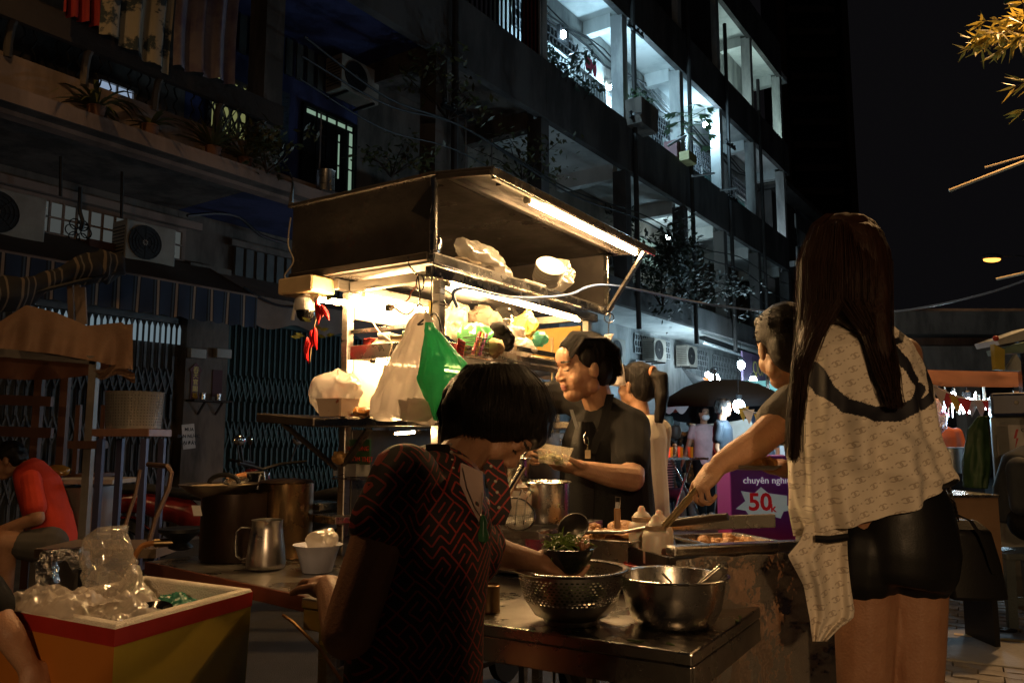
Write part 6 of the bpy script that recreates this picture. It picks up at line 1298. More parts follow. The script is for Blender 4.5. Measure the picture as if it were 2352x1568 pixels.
# drying pole racks sticking out of the parapet
for k, (x0, y0, x1, y1) in enumerate(((1455, 262, 1500, 258), (1535, 335, 1575, 312), (1590, 405, 1640, 398), (1655, 437, 1690, 433))):
    t_, z_ = tz(x0, y0, -.35); t2, z2 = tz(x1, y1, -.35); o = MB().tube([FB(t_, -.35, z_), FB(t2, -.35, z2)], .03, 6).build('drying_pole', mat('pale_pole', (.5, .52, .52), .5), None, True, loc=FB(t_, -.35, z_)); tag(o, ['first', 'second', 'third', 'fourth'][k] + ' drying pole from the left along the lit parapet', 'pole', 'drying poles on the lit parapet')
t_, z_ = tz(748, 405, -.12); q = thing('paint_tin', 'shiny tin can standing on the ledge above the cart', 'tin', FB(t_, -.12, 4.08)); MB().lathe([(.001, 0), (.11, 0), (.11, .26), (.115, .27), (.105, .265), (.1, .02), (.001, .02)], FB(t_, -.12, 4.14), 24).build('can', m_steelb, q, 45); MB().box(FB(t_, -.12, 4.11), (.3, .2, .055), FB.m).build('block', m_conc, q)
for k, (x, y0, y1) in enumerate(((738, 260, 395), (1070, 255, 410), (1130, 320, 400))):
    t_, z_ = tz(x, y0, -.1); t2, z2 = tz(x, y1, -.1); o = MB().tube([FB(t_, -.1, z_), FB(t_, -.1, z2)], .012, 5).build('thin_conduit', m_fr, None, loc=FB(t_, -.1, z2)); tag(o, ['thin vertical rod in front of the blue bay', 'thin vertical rod above the cart flap, left', 'thin vertical rod above the cart flap, right'][k], 'rod')
# loose cables across the facade
def ftw(x, y, v): t_, z_ = tz(x, y, v); return FB(t_, v, z_)
wire('cable drooping from the ledge to the cart roof', [ftw(640, 355, -.2), ftw(665, 395, -.2), ftw(672, 420, -.3), px_end(668, 470, .1)], .012)
wire('cable hanging down over the grille window', [ftw(185, 430, 1.2), ftw(183, 480, 1.2), ftw(190, 510, 1.2), ftw(186, 530, 1.2)], .02)
wire('rod hanging under the slab at the left', [ftw(140, 360, .3), ftw(139, 450, .3)], .015); wire('second rod hanging under the slab', [ftw(281, 395, .3), ftw(279, 500, .3)], .015)
wire('thick cable running along the wall above the awnings', [ftw(430, 495, 1.4), ftw(500, 490, 1.4), ftw(550, 500, 1.4), ftw(600, 540, 1.4), ftw(660, 560, 1.4)], .02)
wire('slack cable over the second awning', [ftw(560, 660, .7), ftw(610, 690, .7), ftw(660, 705, .7), ftw(720, 700, .7)], .015)
for k in range(3):
    z_ = 5.3 + .22 * k; wire(['lowest', 'middle', 'topmost'][k] + ' of the slack power lines strung along the facade', [FB(t_, -.30 - .03 * k, z_ - (.18 if i % 2 else 0) + .05 * math.sin(i + k) + .10 * i * (k % 2)) for i, t_ in enumerate((5.8, 7.2, 8.9, 11.9, 15.1, 18.2, 21.2, 24.4, 27.6))], .010 + .003 * (k % 3), name='power_line')
# ---- parked motorbikes in the dark
m_mb = mat('bike_black', (.012, .012, .014), .2); m_tyre = mat('tyre', (.012, .012, .012), .8); m_chr = mat('chrome', (.6, .6, .6), .12, 1.)
def motorbike(label, base, yaw, paint, s=1.):
    t = thing('motorbike', label, 'motorbike', base); B = Matrix.Rotation(yaw, 3, 'Z'); P = lambda x, y, z: Vector(base) + B @ (Vector((x, y, z)) * s)
    for x, nm in ((-.6, 0), (.62, 1)):
        w = MB().lathe([(.20, -.04), (.27, -.045), (.29, 0), (.27, .045), (.20, .04)], P(x, 0, .29 / 1), 28, B @ Matrix.Rotation(math.pi / 2, 3, 'X')).build('wheel', m_tyre, t, 45)
        q = MB(); q.lathe([(.19, -.03), (.205, 0), (.19, .03)], P(x, 0, .29), 24, B @ Matrix.Rotation(math.pi / 2, 3, 'X')); [q.tube([P(x, 0, .29), P(x + .2 * math.cos(a), 0, .29 + .2 * math.sin(a))], .006, 4) for a in [i * math.pi / 6 for i in range(12)]]; q.build('rim', m_chr, w)
    q = MB(); q.loft([(P(-.72, 0, .68), .07, .07), (P(-.45, 0, .70), .13, .10), (P(-.1, 0, .60), .10, .12), (P(.15, 0, .42), .08, .10), (P(.36, 0, .52), .08, .10), (P(.46, 0, .80), .10, .08), (P(.44, 0, .95), .07, .06)], B.col[1]); fuse(q, 'body', paint, t, .02, 3)
    q = MB(); q.loft([(P(-.75, 0, .80), .09, .035), (P(-.4, 0, .80), .13, .045), (P(.05, 0, .72), .10, .04), (P(.12, 0, .70), .04, .02)], B.col[1]); fuse(q, 'seat', m_tyre, t, .02, 2)
    MB().tube([P(.6, .06, .3), P(.5, .06, .75)], .02, 6).tube([P(.6, -.06, .3), P(.5, -.06, .75)], .02, 6).build('fork', m_chr, t, True)
    MB().tube([P(.30, .36, 1.02), P(.42, .18, 1.0), P(.44, 0, .96), P(.42, -.18, 1.0), P(.30, -.36, 1.02)], .014, 6).build('handlebar', m_iron, t, True)
    for q_ in (-1, 1):
        m_ = MB().tube([P(.38, .24 * q_, 1.0), P(.36, .3 * q_, 1.16)], .007, 5).build('mirror', m_iron, t, True); MB().ell(P(.36, .31 * q_, 1.2), (.02, .06, .045), B).build('mirror_glass', m_chr, m_, True)
    MB().ell(P(.53, 0, .88), (.05, .08, .06), B).build('headlight', m_glass, t, True); MB().lathe([(.02, -.2), (.05, -.15), (.05, .2), (.03, .22)], P(-.45, -.16, .3), 12, B @ Matrix.Rotation(math.pi / 2, 3, 'Y')).build('exhaust', m_chr, t, True)
    q = MB(); [MB().loft([(P(x - .26, 0, .44), .05, .012), (P(x - .1, 0, .58), .055, .014), (P(x + .12, 0, .57), .055, .014), (P(x + .25, 0, .46), .05, .01)], B.col[1]).build('mudguard', paint, t, True) for x in (-.6, .62)]; return t
b = onz(690, 1180, 0); motorbike('black motorbike parked before the green gate', (at(690, 1100, 6.4).x, 6.4, 0), 2.6, m_mb)
motorbike('motorbike with red mudguard parked by the pillar', (at(455, 1100, 6.9).x, 6.9, 0), .5, mat('bike_red', (.16, .012, .012), .25))
# gas bottle-like dark crate under the blue stand to ground the shadows
# ================================================================== DOWN THE STREET AND RIGHT SIDE
COOL = (.46, .78, 1.)
m_bulb = lamp_mat('cool_bulb', (.70, .90, 1.), 90.)
def bulb(label, p, r, watts, name='hanging_bulb', col=COOL, cord=.5, m=None, group=None, lite=True):
    p = Vector(p); t = thing(name, label, 'lamp', p, group); MB().ell(p, (r, r, r * 1.2), None, 12, 8).build('bulb', m or m_bulb, t, True)
    MB().lathe([(r * .55, r * 1.0), (r * .6, r * 1.9), (r * .2, r * 2.2)], p, 10).build('socket', m_iron, t, True)
    if cord: MB().tube([p + Vector((0, 0, r * 2)), p + Vector((0, 0, r * 2 + cord))], .006, 5).build('cord', m_wire, t)
    if lite:
        L = bpy.data.lights.new('bulb_light', 'POINT'); L.energy = watts; L.color = col; L.shadow_soft_size = r * 1.1; lo = bpy.data.objects.new('bulb_light', L); COL.objects.link(lo); lo.parent = t; lo.location = (0, -r * 1.5, -r * 1.6)
    return t
def FBp(x, y, v): t_, z_ = FB.hit(x, y, v); return FB(t_, v, z_)
# lamps of the lit corridors
q = bulb('square floodlight glowing at the left end of the lit balcony', FBp(1293, 80, .45), .07, 95, name='floodlight', cord=0)
MB().box(FBp(1293, 80, .50), (.34, .08, .30), FB.m).build('frame', m_iron, q)
bulb('bright bare lamp low on the lit corridor wall', FBp(1415, 222, .7), .075, 150, cord=0); bulb('upper bare lamp beside the bright one on the corridor wall', FBp(1405, 200, .8), .05, 20, cord=0)
bulb('round globe lamp hanging in the lit corridor', FBp(1620, 287, .35), .07, 90, cord=.35)
bulb('corridor lamp hidden behind the top floor parapet', FB(25.2, .7, 11.75), .07, 80, cord=0, col=(.72, 1., .92)); bulb('second corridor lamp behind the top floor parapet', FB(22.6, .7, 11.8), .06, 16, cord=0, col=(.72, 1., .92))
bulb('weak corridor lamp at the far end of the lit floor', FB(26.0, .7, 8.3), .06, 10, cord=0, col=(.75, .85, 1.))
bulb('lamp behind the hanging plants on the lower floor', FB(19.6, 1.1, 6.6), .06, 5, cord=0, col=(.7, 1., .92))
# shop lamps along the ground floor
for k, (x, y, v, r, w, lab) in enumerate(((1702, 838, -.6, .10, 70, 'bare bulb high under the shop slab'), (1730, 873, -1.2, .085, 70, 'bare bulb right of the first, under the slab'), (1697, 932, -3.8, .075, 60, 'big bright bulb under the black canopy'), (1640, 873, .2, .16, 110, 'glaring shop lamp above the black awning'), (1625, 860, .6, .07, 10, 'small shop lamp left of the glaring one'), (1612, 880, .4, .06, 8, 'lowest small shop lamp by the orange sign'))):
    bulb(lab, FBp(x, y, v), r, w, cord=.4)
t_ = FBp(1613, 785, .5); t2_ = FBp(1755, 832, .5); q = thing('fluorescent_fixture', 'long fluorescent fixture slung under the shop slab', 'lamp', (t_ + t2_) / 2); MB().tube([t_, t2_], .05, 8).build('tube', mat('fluoro_tube', (.7, .74, .74), .3), q, True); MB().bar(t_ + Vector((0, 0, .12)), t2_ + Vector((0, 0, .12)), .16, .08).build('batten', m_iron, q)
# shop sign with vietnamese lettering on the wall, vertical orange sign
t_, z_ = FB.hit(1478, 862, VW - .1); q = thing('wall_notice', 'white wall notice board behind the ponytail woman', 'sign', FB(t_, VW - .1, z_)); MB().box(FB(t_, VW - .1, z_), (.95, .03, .75), FB.m).build('board', mat('notice_white', (.5, .5, .52), .6), q); [text('lettering', s_, .13, mat('notice_ink', (.12, .09, .12), .6), q, FB(t_, VW - .118, z_ + .22 - .2 * k), FB.u, (0, 0, 1)) for k, s_ in enumerate(('BÚN - PHỞ', 'HỦ TIẾU', 'QUÁN'))]
t_, z_ = FB.hit(1632, 900, .3); q = thing('orange_sign', 'glowing orange shop sign under the lamps', 'sign', FB(t_, .3, z_)); MB().box(FB(t_, .3, z_), (.8, .06, .7), FB.m).build('panel', lamp_mat('orange_sign_glow', (1., .35, .12), 1.4), q); text('lettering', 'O', .4, m_pw, q, FB(t_, .262, z_ - .05), FB.u, (0, 0, 1))
t_, z_ = FB.hit(1768, 855, -.3); q = thing('shop_banner', 'dim purple shop banner along the slab further down', 'sign', FB(t_, -.3, z_)); MB().box(FB(t_, -.3, z_), (5, .06, .8), FB.m).build('panel', mat('banner_violet', (.10, .06, .12), .6), q); text('lettering', 'QUÁN ỐC', .55, mat('banner_yellow', (.5, .42, .12), .6), q, FB(t_ - .4, -.34, z_), FB.u, (0, 0, 1))
# awnings and umbrella
m_blk = mat('black_canvas', (.008, .008, .009), .9, spec=.2)
q = thing('black_awning', 'sloping black awning in front of the glaring shop lamp', 'awning', FBp(1640, 890, -.8)); g = []
for j in range(8):
    a = Vector(FBp(1560, 838, .9)).lerp(FBp(1608, 905, -1.4), j / 7); b = Vector(FBp(1640, 870, .9)).lerp(FBp(1695, 893, -1.4), j / 7); g.append([a.lerp(b, i / 10) + Vector((0, 0, -.08 * math.sin(math.pi * i / 10))) for i in range(11)])
MB().sheet(g).build('canopy', m_blk, q, 'all')
UM = thing('street_umbrella', 'wide black umbrella canopy over the masked passers-by', 'umbrella', (at(1650, 1000, 11.5).x, 12.0, 0)); ap_ = at(1650, 872, 12.0); rim = []
for k in range(24):
    a = k * 2 * math.pi / 24; rim.append(Vector((ap_.x + 1.10 * math.cos(a) * .85 + .05, 12.0 + 1.0 * math.sin(a), at(1600, 932, 12).z + .10 * math.sin(a) * -1 + .06 * math.cos(2 * a) + .02 * math.cos(a))))
q = MB(); q._rings([[ap_.lerp(r_, f) + Vector((0, 0, .10 * math.sin(math.pi * f))) for r_ in rim] for f in (.02, .3, .6, .85, 1.)] + [[r_ - Vector((0, 0, .09)) for r_ in rim]], False); q.build('canopy', m_blk, UM, 'all'); MB().tube([(ap_.x, 12.0, 0), ap_], .025, 8).build('pole', m_fr, UM, True)
# bunting flags
def bunting(label, x0, y0, x1, y1, Y, n, cols, s=.16):
    o = thing('bunting', label, 'bunting', at((x0 + x1) / 2, (y0 + y1) / 2, Y)); a, b = at(x0, y0, Y), at(x1, y1, Y); pts = [a.lerp(b, i / 20) - Vector((0, 0, .12 * math.sin(math.pi * i / 20))) for i in range(21)]; MB().tube(pts, .006, 4).build('string', m_pw, o); d = (b - a).normalized()
    for k in range(n):
        f = (k + .5) / n; p = a.lerp(b, f) - Vector((0, 0, .12 * math.sin(math.pi * f))); MB().prism([p - d * s * .45, p + d * s * .45, p - Vector((0, .03 * math.sin(k * 2.1), s * 1.1))], (0, .003, 0)).build('flag', mat('flag_' + str(cols[k % len(cols)]), cols[k % len(cols)], .7), o)
PAL = [(.6, .58, .55), (.55, .04, .05), (.6, .42, .06), (.08, .16, .35), (.55, .5, .45)]
bunting('white and red bunting under the black umbrella', 1518, 908, 1640, 922, 13.6, 10, PAL, .13); bunting('yellow and white bunting right of the bright bulb', 1700, 930, 1800, 920, 9.5, 8, [PAL[2], PAL[0], PAL[3], PAL[2]]); bunting('bunting beneath the orange tarp', 2130, 878, 2352, 895, 6.6, 12, [PAL[0], PAL[4], PAL[1], PAL[2], PAL[1]], .13)
# far stall with glowing counter beyond the umbrella
q = thing('far_stall', 'glass fronted stall glowing pale blue behind the man in dark T-shirt', 'stall', (at(1750, 1050, 14).x, 14, 0)); b0_ = at(1750, 960, 14)
MB().box((b0_.x, 14, .55), (1.9, .7, 1.1)).build('counter', mat('pale_counter', (.45, .48, .50), .4), q); MB().box((b0_.x, 13.9, 1.45), (1.8, .5, .6)).build('glass_case', m_fc, q); [MB().box((b0_.x + dx, 13.62, 1.2), (.05, .05, 2.4)).build('post', m_steel, q) for dx in (-.9, .0, .9)]; MB().box((b0_.x, 14.2, 1.9), (1.9, .05, .7)).build('backboard', mat('sea_green', (.10, .26, .24), .6), q)
bulb('lamp inside the glowing far stall', (b0_.x + .15, 13.4, 1.95), .08, 70, cord=.2)
q = thing('far_house', 'dim house front closing the street behind the stalls', 'house', (12, 34, 0)); MB().box((16, 36, 3.5), (16, 2, 7)).build('wall', plaster('far_wall', (.09, .075, .085), (.05, .042, .05)), q); [MB().box((10 + k * 3.1, 34.97, 2.1), (1.6, .06, 2.2)).build('window', m_glass, q) for k in range(4)]
# diners' folding table, stools
q = thing('folding_table', 'small steel folding table with beer glasses by the diners', 'table', (at(1570, 1120, 11.2).x, 11.2, 0)); p = at(1568, 1052, 11.2); MB().box((p.x, 11.2, p.z), (.6, .5, .03)).build('top', m_steel, q)
[MB().tube([(p.x + a, 11.2 - .2, .01), (p.x - a * .6, 11.2 + .1, p.z)], .014, 6).build('leg', m_steel, q, True) for a in (-.25, .25)]
for k in range(3): profile_obj('beer_glass', ['left', 'middle', 'right'][k] + ' beer glass on the folding table', 'glass', (p.x - .18 + .14 * k, 11.15, p.z + .016), [(.001, 0), (.035, 0), (.042, .14), (.038, .14), (.001, .1)], mat('beer', (.6, .35, .05), .15), 14)
for k, (x, Y) in enumerate(((1528, 12.05), (1548, 13.6))):
    b = at(x, 1100, Y); o = thing('plastic_stool', ['blue plastic stool under the striped shirt diner', 'blue plastic stool under the smiling diner'][k], 'stool', (b.x, Y, 0)); MB().box((b.x, Y, .43), (.3, .3, .04)).build('seat', mat('blue_plastic', (.05, .09, .2), .4), o); [MB().bar((b.x + i * .13, Y + j * .13, .0), (b.x + i * .11, Y + j * .11, .42), .03).build('leg', mat('blue_plastic', (.05, .09, .2), .4), o) for i in (-1, 1) for j in (-1, 1)]
q = thing('red_fill_panel', 'added red glowing panel hidden behind the ponytail woman', 'sign', (at(1500, 1060, 11.0).x, 11.0, 0)); p = at(1500, 1060, 11.0); MB().box((p.x, 11.0, p.z), (.06, .3, .5)).build('panel', lamp_mat('red_fill_glow', (1., .06, .10), 7.), q); MB().box((p.x, 11, p.z / 2 - .13), (.05, .05, p.z - .26)).build('stand', m_iron, q)  # added panel, throws red light on the pink blouse
# bags and cloths hung left of the doorway (small market clutter)
for k, (x, y, c_, lab) in enumerate(((1522, 925, (.05, .10, .2), 'blue bag hanging beside the doorway'), (1548, 930, (.3, .08, .05), 'red tin lantern hanging beside the doorway'), (1532, 968, (.15, .25, .24), 'teal lantern hanging beside the doorway'), (1550, 990, (.1, .07, .05), 'dark basket hanging beside the doorway'))):
    p = at(x, y, 12.6); o = MB().lathe([(.02, .1), (.09, .08), (.11, 0), (.08, -.1), (.02, -.12)], p, 10, caps=True).build('hanging_goods', mat('goods_%d' % k, c_, .5), None, True, loc=p); tag(o, lab, 'hanging goods')
q = thing('awning_sheet', 'white scalloped tarp edge hanging near the doorway', 'tarp', at(1555, 940, 12.3)); MB().sheet([[at(1520 + 62 * i / 24, 918 + 6 * math.sin(i / 24 * 3.1) + (14 + 14 * abs(math.sin(i * .26))) * j / 4, 12.3) for i in range(25)] for j in range(5)]).build('sheet', mat('tarp_white', (.6, .6, .6), .7), q, 'all')
# lettered banner behind the vendor
q = thing('stall_banner', 'white banner with navy lettering behind the vendor', 'banner', at(1240, 870, 5.9)); MB().sheet([[at(1205 + 110 * i / 22, 822 + 46 * j / 5 + (5 * abs(math.sin(i * .45)) if j == 5 else 0), 5.9 + .01 * math.sin(i)) for i in range(23)] for j in range(6)]).build('cloth', mat('banner_white', (.62, .54, .54), .8), q, 'all'); text('lettering', 'NG HUỲNH', .135, mat('banner_navy', (.02, .025, .12), .6), q, at(1285, 846, 5.885), (1, 0, 0), (0, 0, 1), bold=.005)
q = thing('thin_pole', 'thin steel pole rising in front of the banner', 'pole', (at(1268, 1100, 3.9).x, 3.9, 0)); p = at(1268, 775, 3.9); MB().tube([(p.x, 3.9, 0), p], .007, 8).build('rod', mat('brassy_steel', (.55, .42, .24), .3, 1.), q, True)
q = thing('glass_rack', 'rack of bowls and glasses under the white banner', 'rack', at(1245, 905, 5.6)); [MB().lathe([(.02, 0), (.05, .03), (.055, .05), (.05, .05), (.02, .01)], at(1212 + 16 * k, 893 + 5 * (k % 2), 5.5), 14).build('bowl', mat('pale_blue_bowl', (.35, .42, .45), .3), q, True) for k in range(5)]; pp_ = at(1240, 898, 5.5); MB().box((pp_.x, 5.5, pp_.z - .02), (.36, .2, .02)).build('shelf', m_steel, q); MB().box((pp_.x - .1, 5.5, (pp_.z - .03) / 2), (.03, .03, pp_.z - .03)).box((pp_.x + .12, 5.5, (pp_.z - .03) / 2), (.03, .03, pp_.z - .03)).build('leg', m_steel, q)
for k, (x, Y, f_, c_, lab) in enumerate(((1780, 15.5, (.2, -1), (.3, .3, .32), 'bystander in grey top behind the yellow bunting'), (1735, 17.0, (-.4, -1), (.4, .12, .1), 'bystander in red top far behind the bright bulb'), (1760, 12.5, (-.8, -.5), (.12, .2, .3), 'bystander in blue top beside the far stall'))):
    simple_person(lab, None, None, 1.62, f_, mat('bystander_%d' % k, c_, .8), m_black, H_BLK, SK2, loc=(at(x, 1100, Y).x, Y, 0), voxel=.018)
for k, (x, Y, a, lab) in enumerate(((1558, 16.5, 1.9, 'motorbike parked behind the diners'), (1605, 18.0, 2.3, 'motorbike parked further back in the street'), (2180, 7.6, 1.2, 'dark motorbike parked behind the orange vest'))): motorbike(lab, (at(x, 1100, Y).x, Y, 0), a, [m_mb, mat('bike_blue', (.02, .04, .12), .2), m_mb][k])
for k, (x, y, Y) in enumerate(((1760, 905, 20), (1775, 925, 24), (1745, 890, 22), (2160, 925, 9), (2190, 905, 12))): bulb(['small far bulb left of the yellow bunting', 'farthest bulb down the street', 'far bulb under the purple banner', 'bulb beside the pink toys', 'bulb behind the dazzling stall lamp'][k], at(x, y, Y), .07 if Y > 15 else .035, 25 if Y > 15 else 10, cord=.2)
# ================================================================== right edge
# orange tarp of the neighbouring stall
q = thing('orange_tarp', 'orange tarp roof of the stall at the right edge', 'tarp', at(2240, 870, 6.8)); g = []
for j in range(8): g.append([at(2090 + 300 * i / 24, (float(np.interp(i, [0, 6, 12, 24], [848, 850, 852, 855]))) + (float(np.interp(i, [0, 6, 12, 18, 24], [20, 38, 36, 36, 30]))) * j / 7, 6.9 - .5 * j / 7 + .02 * math.sin(i * .8)) for i in range(25)])
MB().sheet(g).build('sheet', mat('orange_tarp', (.34, .11, .035), .8, col2=(.24, .075, .025), ns=2.5), q, 'all')
q = thing('stall_lightbox', 'white and yellow end of a stall roof at the right edge', 'stall roof', at(2310, 800, 6.0)); m_stw = mat('stall_white', (.62, .64, .58), .5)
MB().prism([at(2290, 780, 6.0), at(2380, 748, 6.0), at(2380, 775, 6.0), at(2296, 792, 6.0)], (0, .3, 0)).build('roof_edge', m_stw, q); MB().prism([at(2283, 790, 5.98), at(2308, 803, 5.98), at(2308, 850, 5.98), at(2288, 848, 5.98)], (0, .05, 0)).build('yellow_flap', mat('yellow_flap', (.62, .48, .08), .6), q); MB().prism([at(2312, 850, 6.05), at(2335, 812, 6.05), at(2345, 830, 6.05), at(2345, 852, 6.05)], (0, .04, 0)).build('white_flap', m_stw, q); MB().ell(at(2287, 777, 5.97), .022).build('red_knob', mat('red_knob', (.5, .05, .02), .4), q, True); MB().prism([at(2300, 800, 6.1), at(2380, 780, 6.1), at(2380, 806, 6.1), at(2305, 812, 6.1)], (0, .2, 0)).build('soffit', mat('mint_soffit', (.32, .46, .36), .6), q)
pl = MB(); pl.box((at(2345, 800, 6.3).x, 6.3, 1.0), (.05, .05, 2.0)); pl.build('post', m_steel, q)
# cabinet with warning plate
EC = thing('electric_cabinet', 'grey electrical cabinet with a danger plate at the right edge', 'cabinet', (at(2330, 1150, 5.9).x, 5.9, 0)); c0, c1 = at(2276, 958, 5.8), at(2276, 1150, 5.8)
xw = .62; ca = .52; EX = Vector((math.cos(ca), -math.sin(ca), 0)); EY = Vector((math.sin(ca), math.cos(ca), 0)); E_m = Matrix((EX, EY, Vector((0, 0, 1)))).transposed(); EP = lambda a, b, z: Vector((c0.x, 5.8, 0)) + EX * a + EY * b + Vector((0, 0, z)); m_ec = mat('cabinet_grey', (.22, .22, .21), .6, col2=(.15, .15, .145), ns=3, bump=(60, .2)); o = MB().box(EP(xw / 2, .25, c0.z / 2), (xw, .48, c0.z), E_m).build('case', m_ec, EC); bevel(o, .01); MB().box(EP(xw / 2, .0, c0.z / 2 + .1), (xw - .05, .02, c0.z - .3), E_m).build('door', m_ec, EC)
q = MB(); q.box(EP(xw / 2, -.013, c0.z - .06), (xw - .04, .006, .012), E_m); q.box(EP(.03, -.013, c0.z / 2 - .04), (.012, .006, c0.z - .25), E_m); q.build('door_edge', m_fr, EC)
pc_ = at(2318, 1008, 5.81); MB().box(EP(.25, -.014, pc_.z), (.30, .006, .20), E_m).build('danger_plate', mat('plate_white', (.42, .40, .40), .6), EC); m_ink = mat('plate_ink', (.04, .035, .04), .6)
for k, s_ in enumerate(('CẤM LẠI GẦN', 'CÓ ĐIỆN', 'NGUY HIỂM', 'CHẾT NGƯỜI')): text('lettering', s_, .034 if k == 0 else .026, m_ink, EC, EP(.285, -.019, pc_.z + .062 - .042 * k), EX, (0, 0, 1), bold=.0006)
MB().prism([EP(.145 + a * .03, -.019, pc_.z + b * .07) for a, b in ((.1, 1), (-.5, .05), (.05, .1), (-.4, -1), (.5, .1), (0, .1), (.6, 1))], (0, .001, 0)).build('bolt_mark', mat('plate_red', (.42, .05, .06), .6), EC)
q = thing('blue_chest', 'dark blue chest lid above the electrical cabinet', 'chest', at(2300, 950, 5.6)); o = MB().box(EP(xw / 2 + .06, .22, c0.z + .088), (xw + .12, .6, .165), E_m).build('lid', mat('blue_lid', (.012, .022, .075), .35), q); bevel(o, .02); MB().ell(EP(.16, -.085, c0.z + .10), .014).build('rivet', m_acw, q, True)
GB = at(2240, 1040, 5.7); hang_bag('tall dark green tarp bundle beside the electrical cabinet', None, [(955, 2246, 2268), (985, 2226, 2270), (1030, 2218, 2270), (1080, 2215, 2268), (1120, 2222, 2258)], 5.6, mat('green_tarp', (.016, .05, .014), .6), .10, pleat=3, seed=3, name='green_tarp_bundle')
# bright stall lamp with clear strings
q = bulb('dazzling white stall lamp under the orange tarp', at(2222, 930, 7.0), .06, 25, cord=.15, m=lamp_mat('dazzling_lamp', (.85, .94, 1.), 90.)); q['label'] = 'dazzling white stall lamp under the orange tarp'
for k in range(18):
    a = rng.uniform(0, 6.28); p = at(2222, 930, 7.0) + Vector((math.cos(a) * rng.uniform(.10, .19), math.sin(a) * .16, 0)); o = MB().box(p + Vector((0, 0, rng.uniform(-.06, .12))), (.018, .006, rng.uniform(.04, .16)), Matrix.Rotation(rng.uniform(0, 3), 3, 'Z')).build('glitter_strip', film_mat('glint_film', (.9, .85, .75), .3, .5, .4, .1), q)
lump('balloon_toys', 'cluster of pink and white toys lit beside the monogram shirt', at(2150, 955, 6.9), (.10, .07, .16), mat('pink_white_toys', (.7, .62, .68), .4, col2=(.6, .2, .35), ns=14, thr=(.5, .58)), .06, 11, 72, 'toys', flat=False)
q = thing('steel_cooking_pot', 'steel pot standing behind the red motorbike', 'pot', at(2193, 1085, 6.6)); c = at(2193, 1085, 6.6); MB().lathe([(.001, 0), (.11, 0), (.11, .20), (.12, .205), (.105, .2), (.10, .02), (.001, .02)], c, 30).build('pot', mat('blueish_steel', (.5, .55, .58), .3, 1.), q, 45); MB().box((c.x, c.y, c.z / 2), (.3, .3, c.z - .006)).build('crate', m_iron, q)
motorbike('red motorbike parked behind the long-haired woman', (at(2215, 1120, 6.1).x, 6.05, 0), 2.5, mat('bike_red2', (.22, .015, .03), .2), .9)
q = thing('steel_counter', 'brown lit steel counter box behind the handbag', 'counter', (at(2230, 1200, 4.6).x, 4.75, 0)); a0, a1 = at(2130, 1142, 4.6), at(2292, 1142, 4.6); o = MB().box(((a0.x + a1.x) / 2, 4.8, a0.z / 2 + .18), (a1.x - a0.x, .4, a0.z - .36)).build('box', mat('tan_steel', (.40, .25, .15), .4, .5, ns=4), q); MB().box(((a0.x + a1.x) / 2, 4.8, a0.z + .008), (a1.x - a0.x + .01, .42, .015)).build('rim', m_steel, q); [MB().box(((a0.x + a1.x) / 2 + s_ * .17, 4.8, .18), (.03, .3, .36)).build('leg', m_iron, q) for s_ in (-1, 1)]
# grey plastic stool under the dark figure
q = thing('plastic_stool', 'grey ridged plastic stool under the dark figure at the right edge', 'stool', (at(2335, 1310, 5.2).x, 5.25, 0)); m_gst = mat('grey_plastic', (.12, .15, .16), .45, bump=(90, .6)); p = at(2335, 1195, 5.2); o = MB().box((p.x + .05, 5.3, .47), (.34, .34, .04)).build('seat', m_gst, q); bevel(o, .01)
for a in (-1, 1):
    for b in (-1, 1): o = MB().bar((p.x + .05 + a * .165, 5.3 + b * .165, .0), (p.x + .05 + a * .145, 5.3 + b * .145, .45), .06, .03).build('leg', m_gst, q)
o = MB().box((p.x + .05, 5.3 - .155, .20), (.3, .02, .05)).build('brace', m_gst, q)
# ================================================================== street lamps and the tree
m_sod = lamp_mat('sodium_glow', (1., .36, .06), 3.2)
def street_lamp(label, head, pole_x, pole_y, energy, size=(.5, .22, .1), lit=True, aim=None):
    h = Vector(head); t = thing('street_lamp', label, 'street lamp', (pole_x, pole_y, 0), 'sodium street lamps'); q = MB(); q.tube([(pole_x, pole_y, 0), (pole_x, pole_y, h.z - .6)], [.09, .06], 10); q.build('pole', m_fr, t, True)
    b = Vector((pole_x, pole_y, h.z - .6)); MB().tube([b, b.lerp(h, .12) + Vector((0, 0, .45)), b.lerp(h, .5) + Vector((0, 0, .38)), h + Vector((0, 0, .08))], .035, 8).build('arm', m_fr, t, True)
    d = (h - b); d.z = 0; d.normalize(); R_ = Matrix((d, Vector((-d.y, d.x, 0)), Vector((0, 0, 1)))).transposed()
    MB().ell(h + Vector((0, 0, .04)), (size[0] * .6, size[1] * .6, size[2]), R_).build('housing', m_fr, t, True); MB().ell(h - Vector((0, 0, size[2] * .55)), (size[0] * .5, size[1] * .5, size[2] * .75), R_).build('diffuser', m_sod, t, True)
    L = bpy.data.lights.new('sodium_light', 'SPOT'); L.spot_size = math.radians(128); L.spot_blend = .5; L.energy = energy; L.color = (1., .56, .22); L.shadow_soft_size = .14; lo = bpy.data.objects.new('sodium_light', L); COL.objects.link(lo); lo.parent = t; lo.location = h - Vector((0, 0, .14)) - Vector((pole_x, pole_y, 0)); return t
h1 = at(2278, 592, 34); street_lamp('glowing orange street lamp on a curved arm at the right', h1, h1.x + 2.6, 34, 900, (.75, .4, .15))
street_lamp('nearer street lamp leaning over the road just above the frame', (5.9, 7.9, 7.3), 8.2, 8.6, 1900)
q = bulb('added warm bulb on a pole out of view behind the camera', (.16, -2.2, 1.98), .05, 180, col=(1., .60, .28), cord=.1, m=lamp_mat('warm_bulb', (1., .7, .4), 40.))  # added unseen bulb, lights the long-haired woman's back
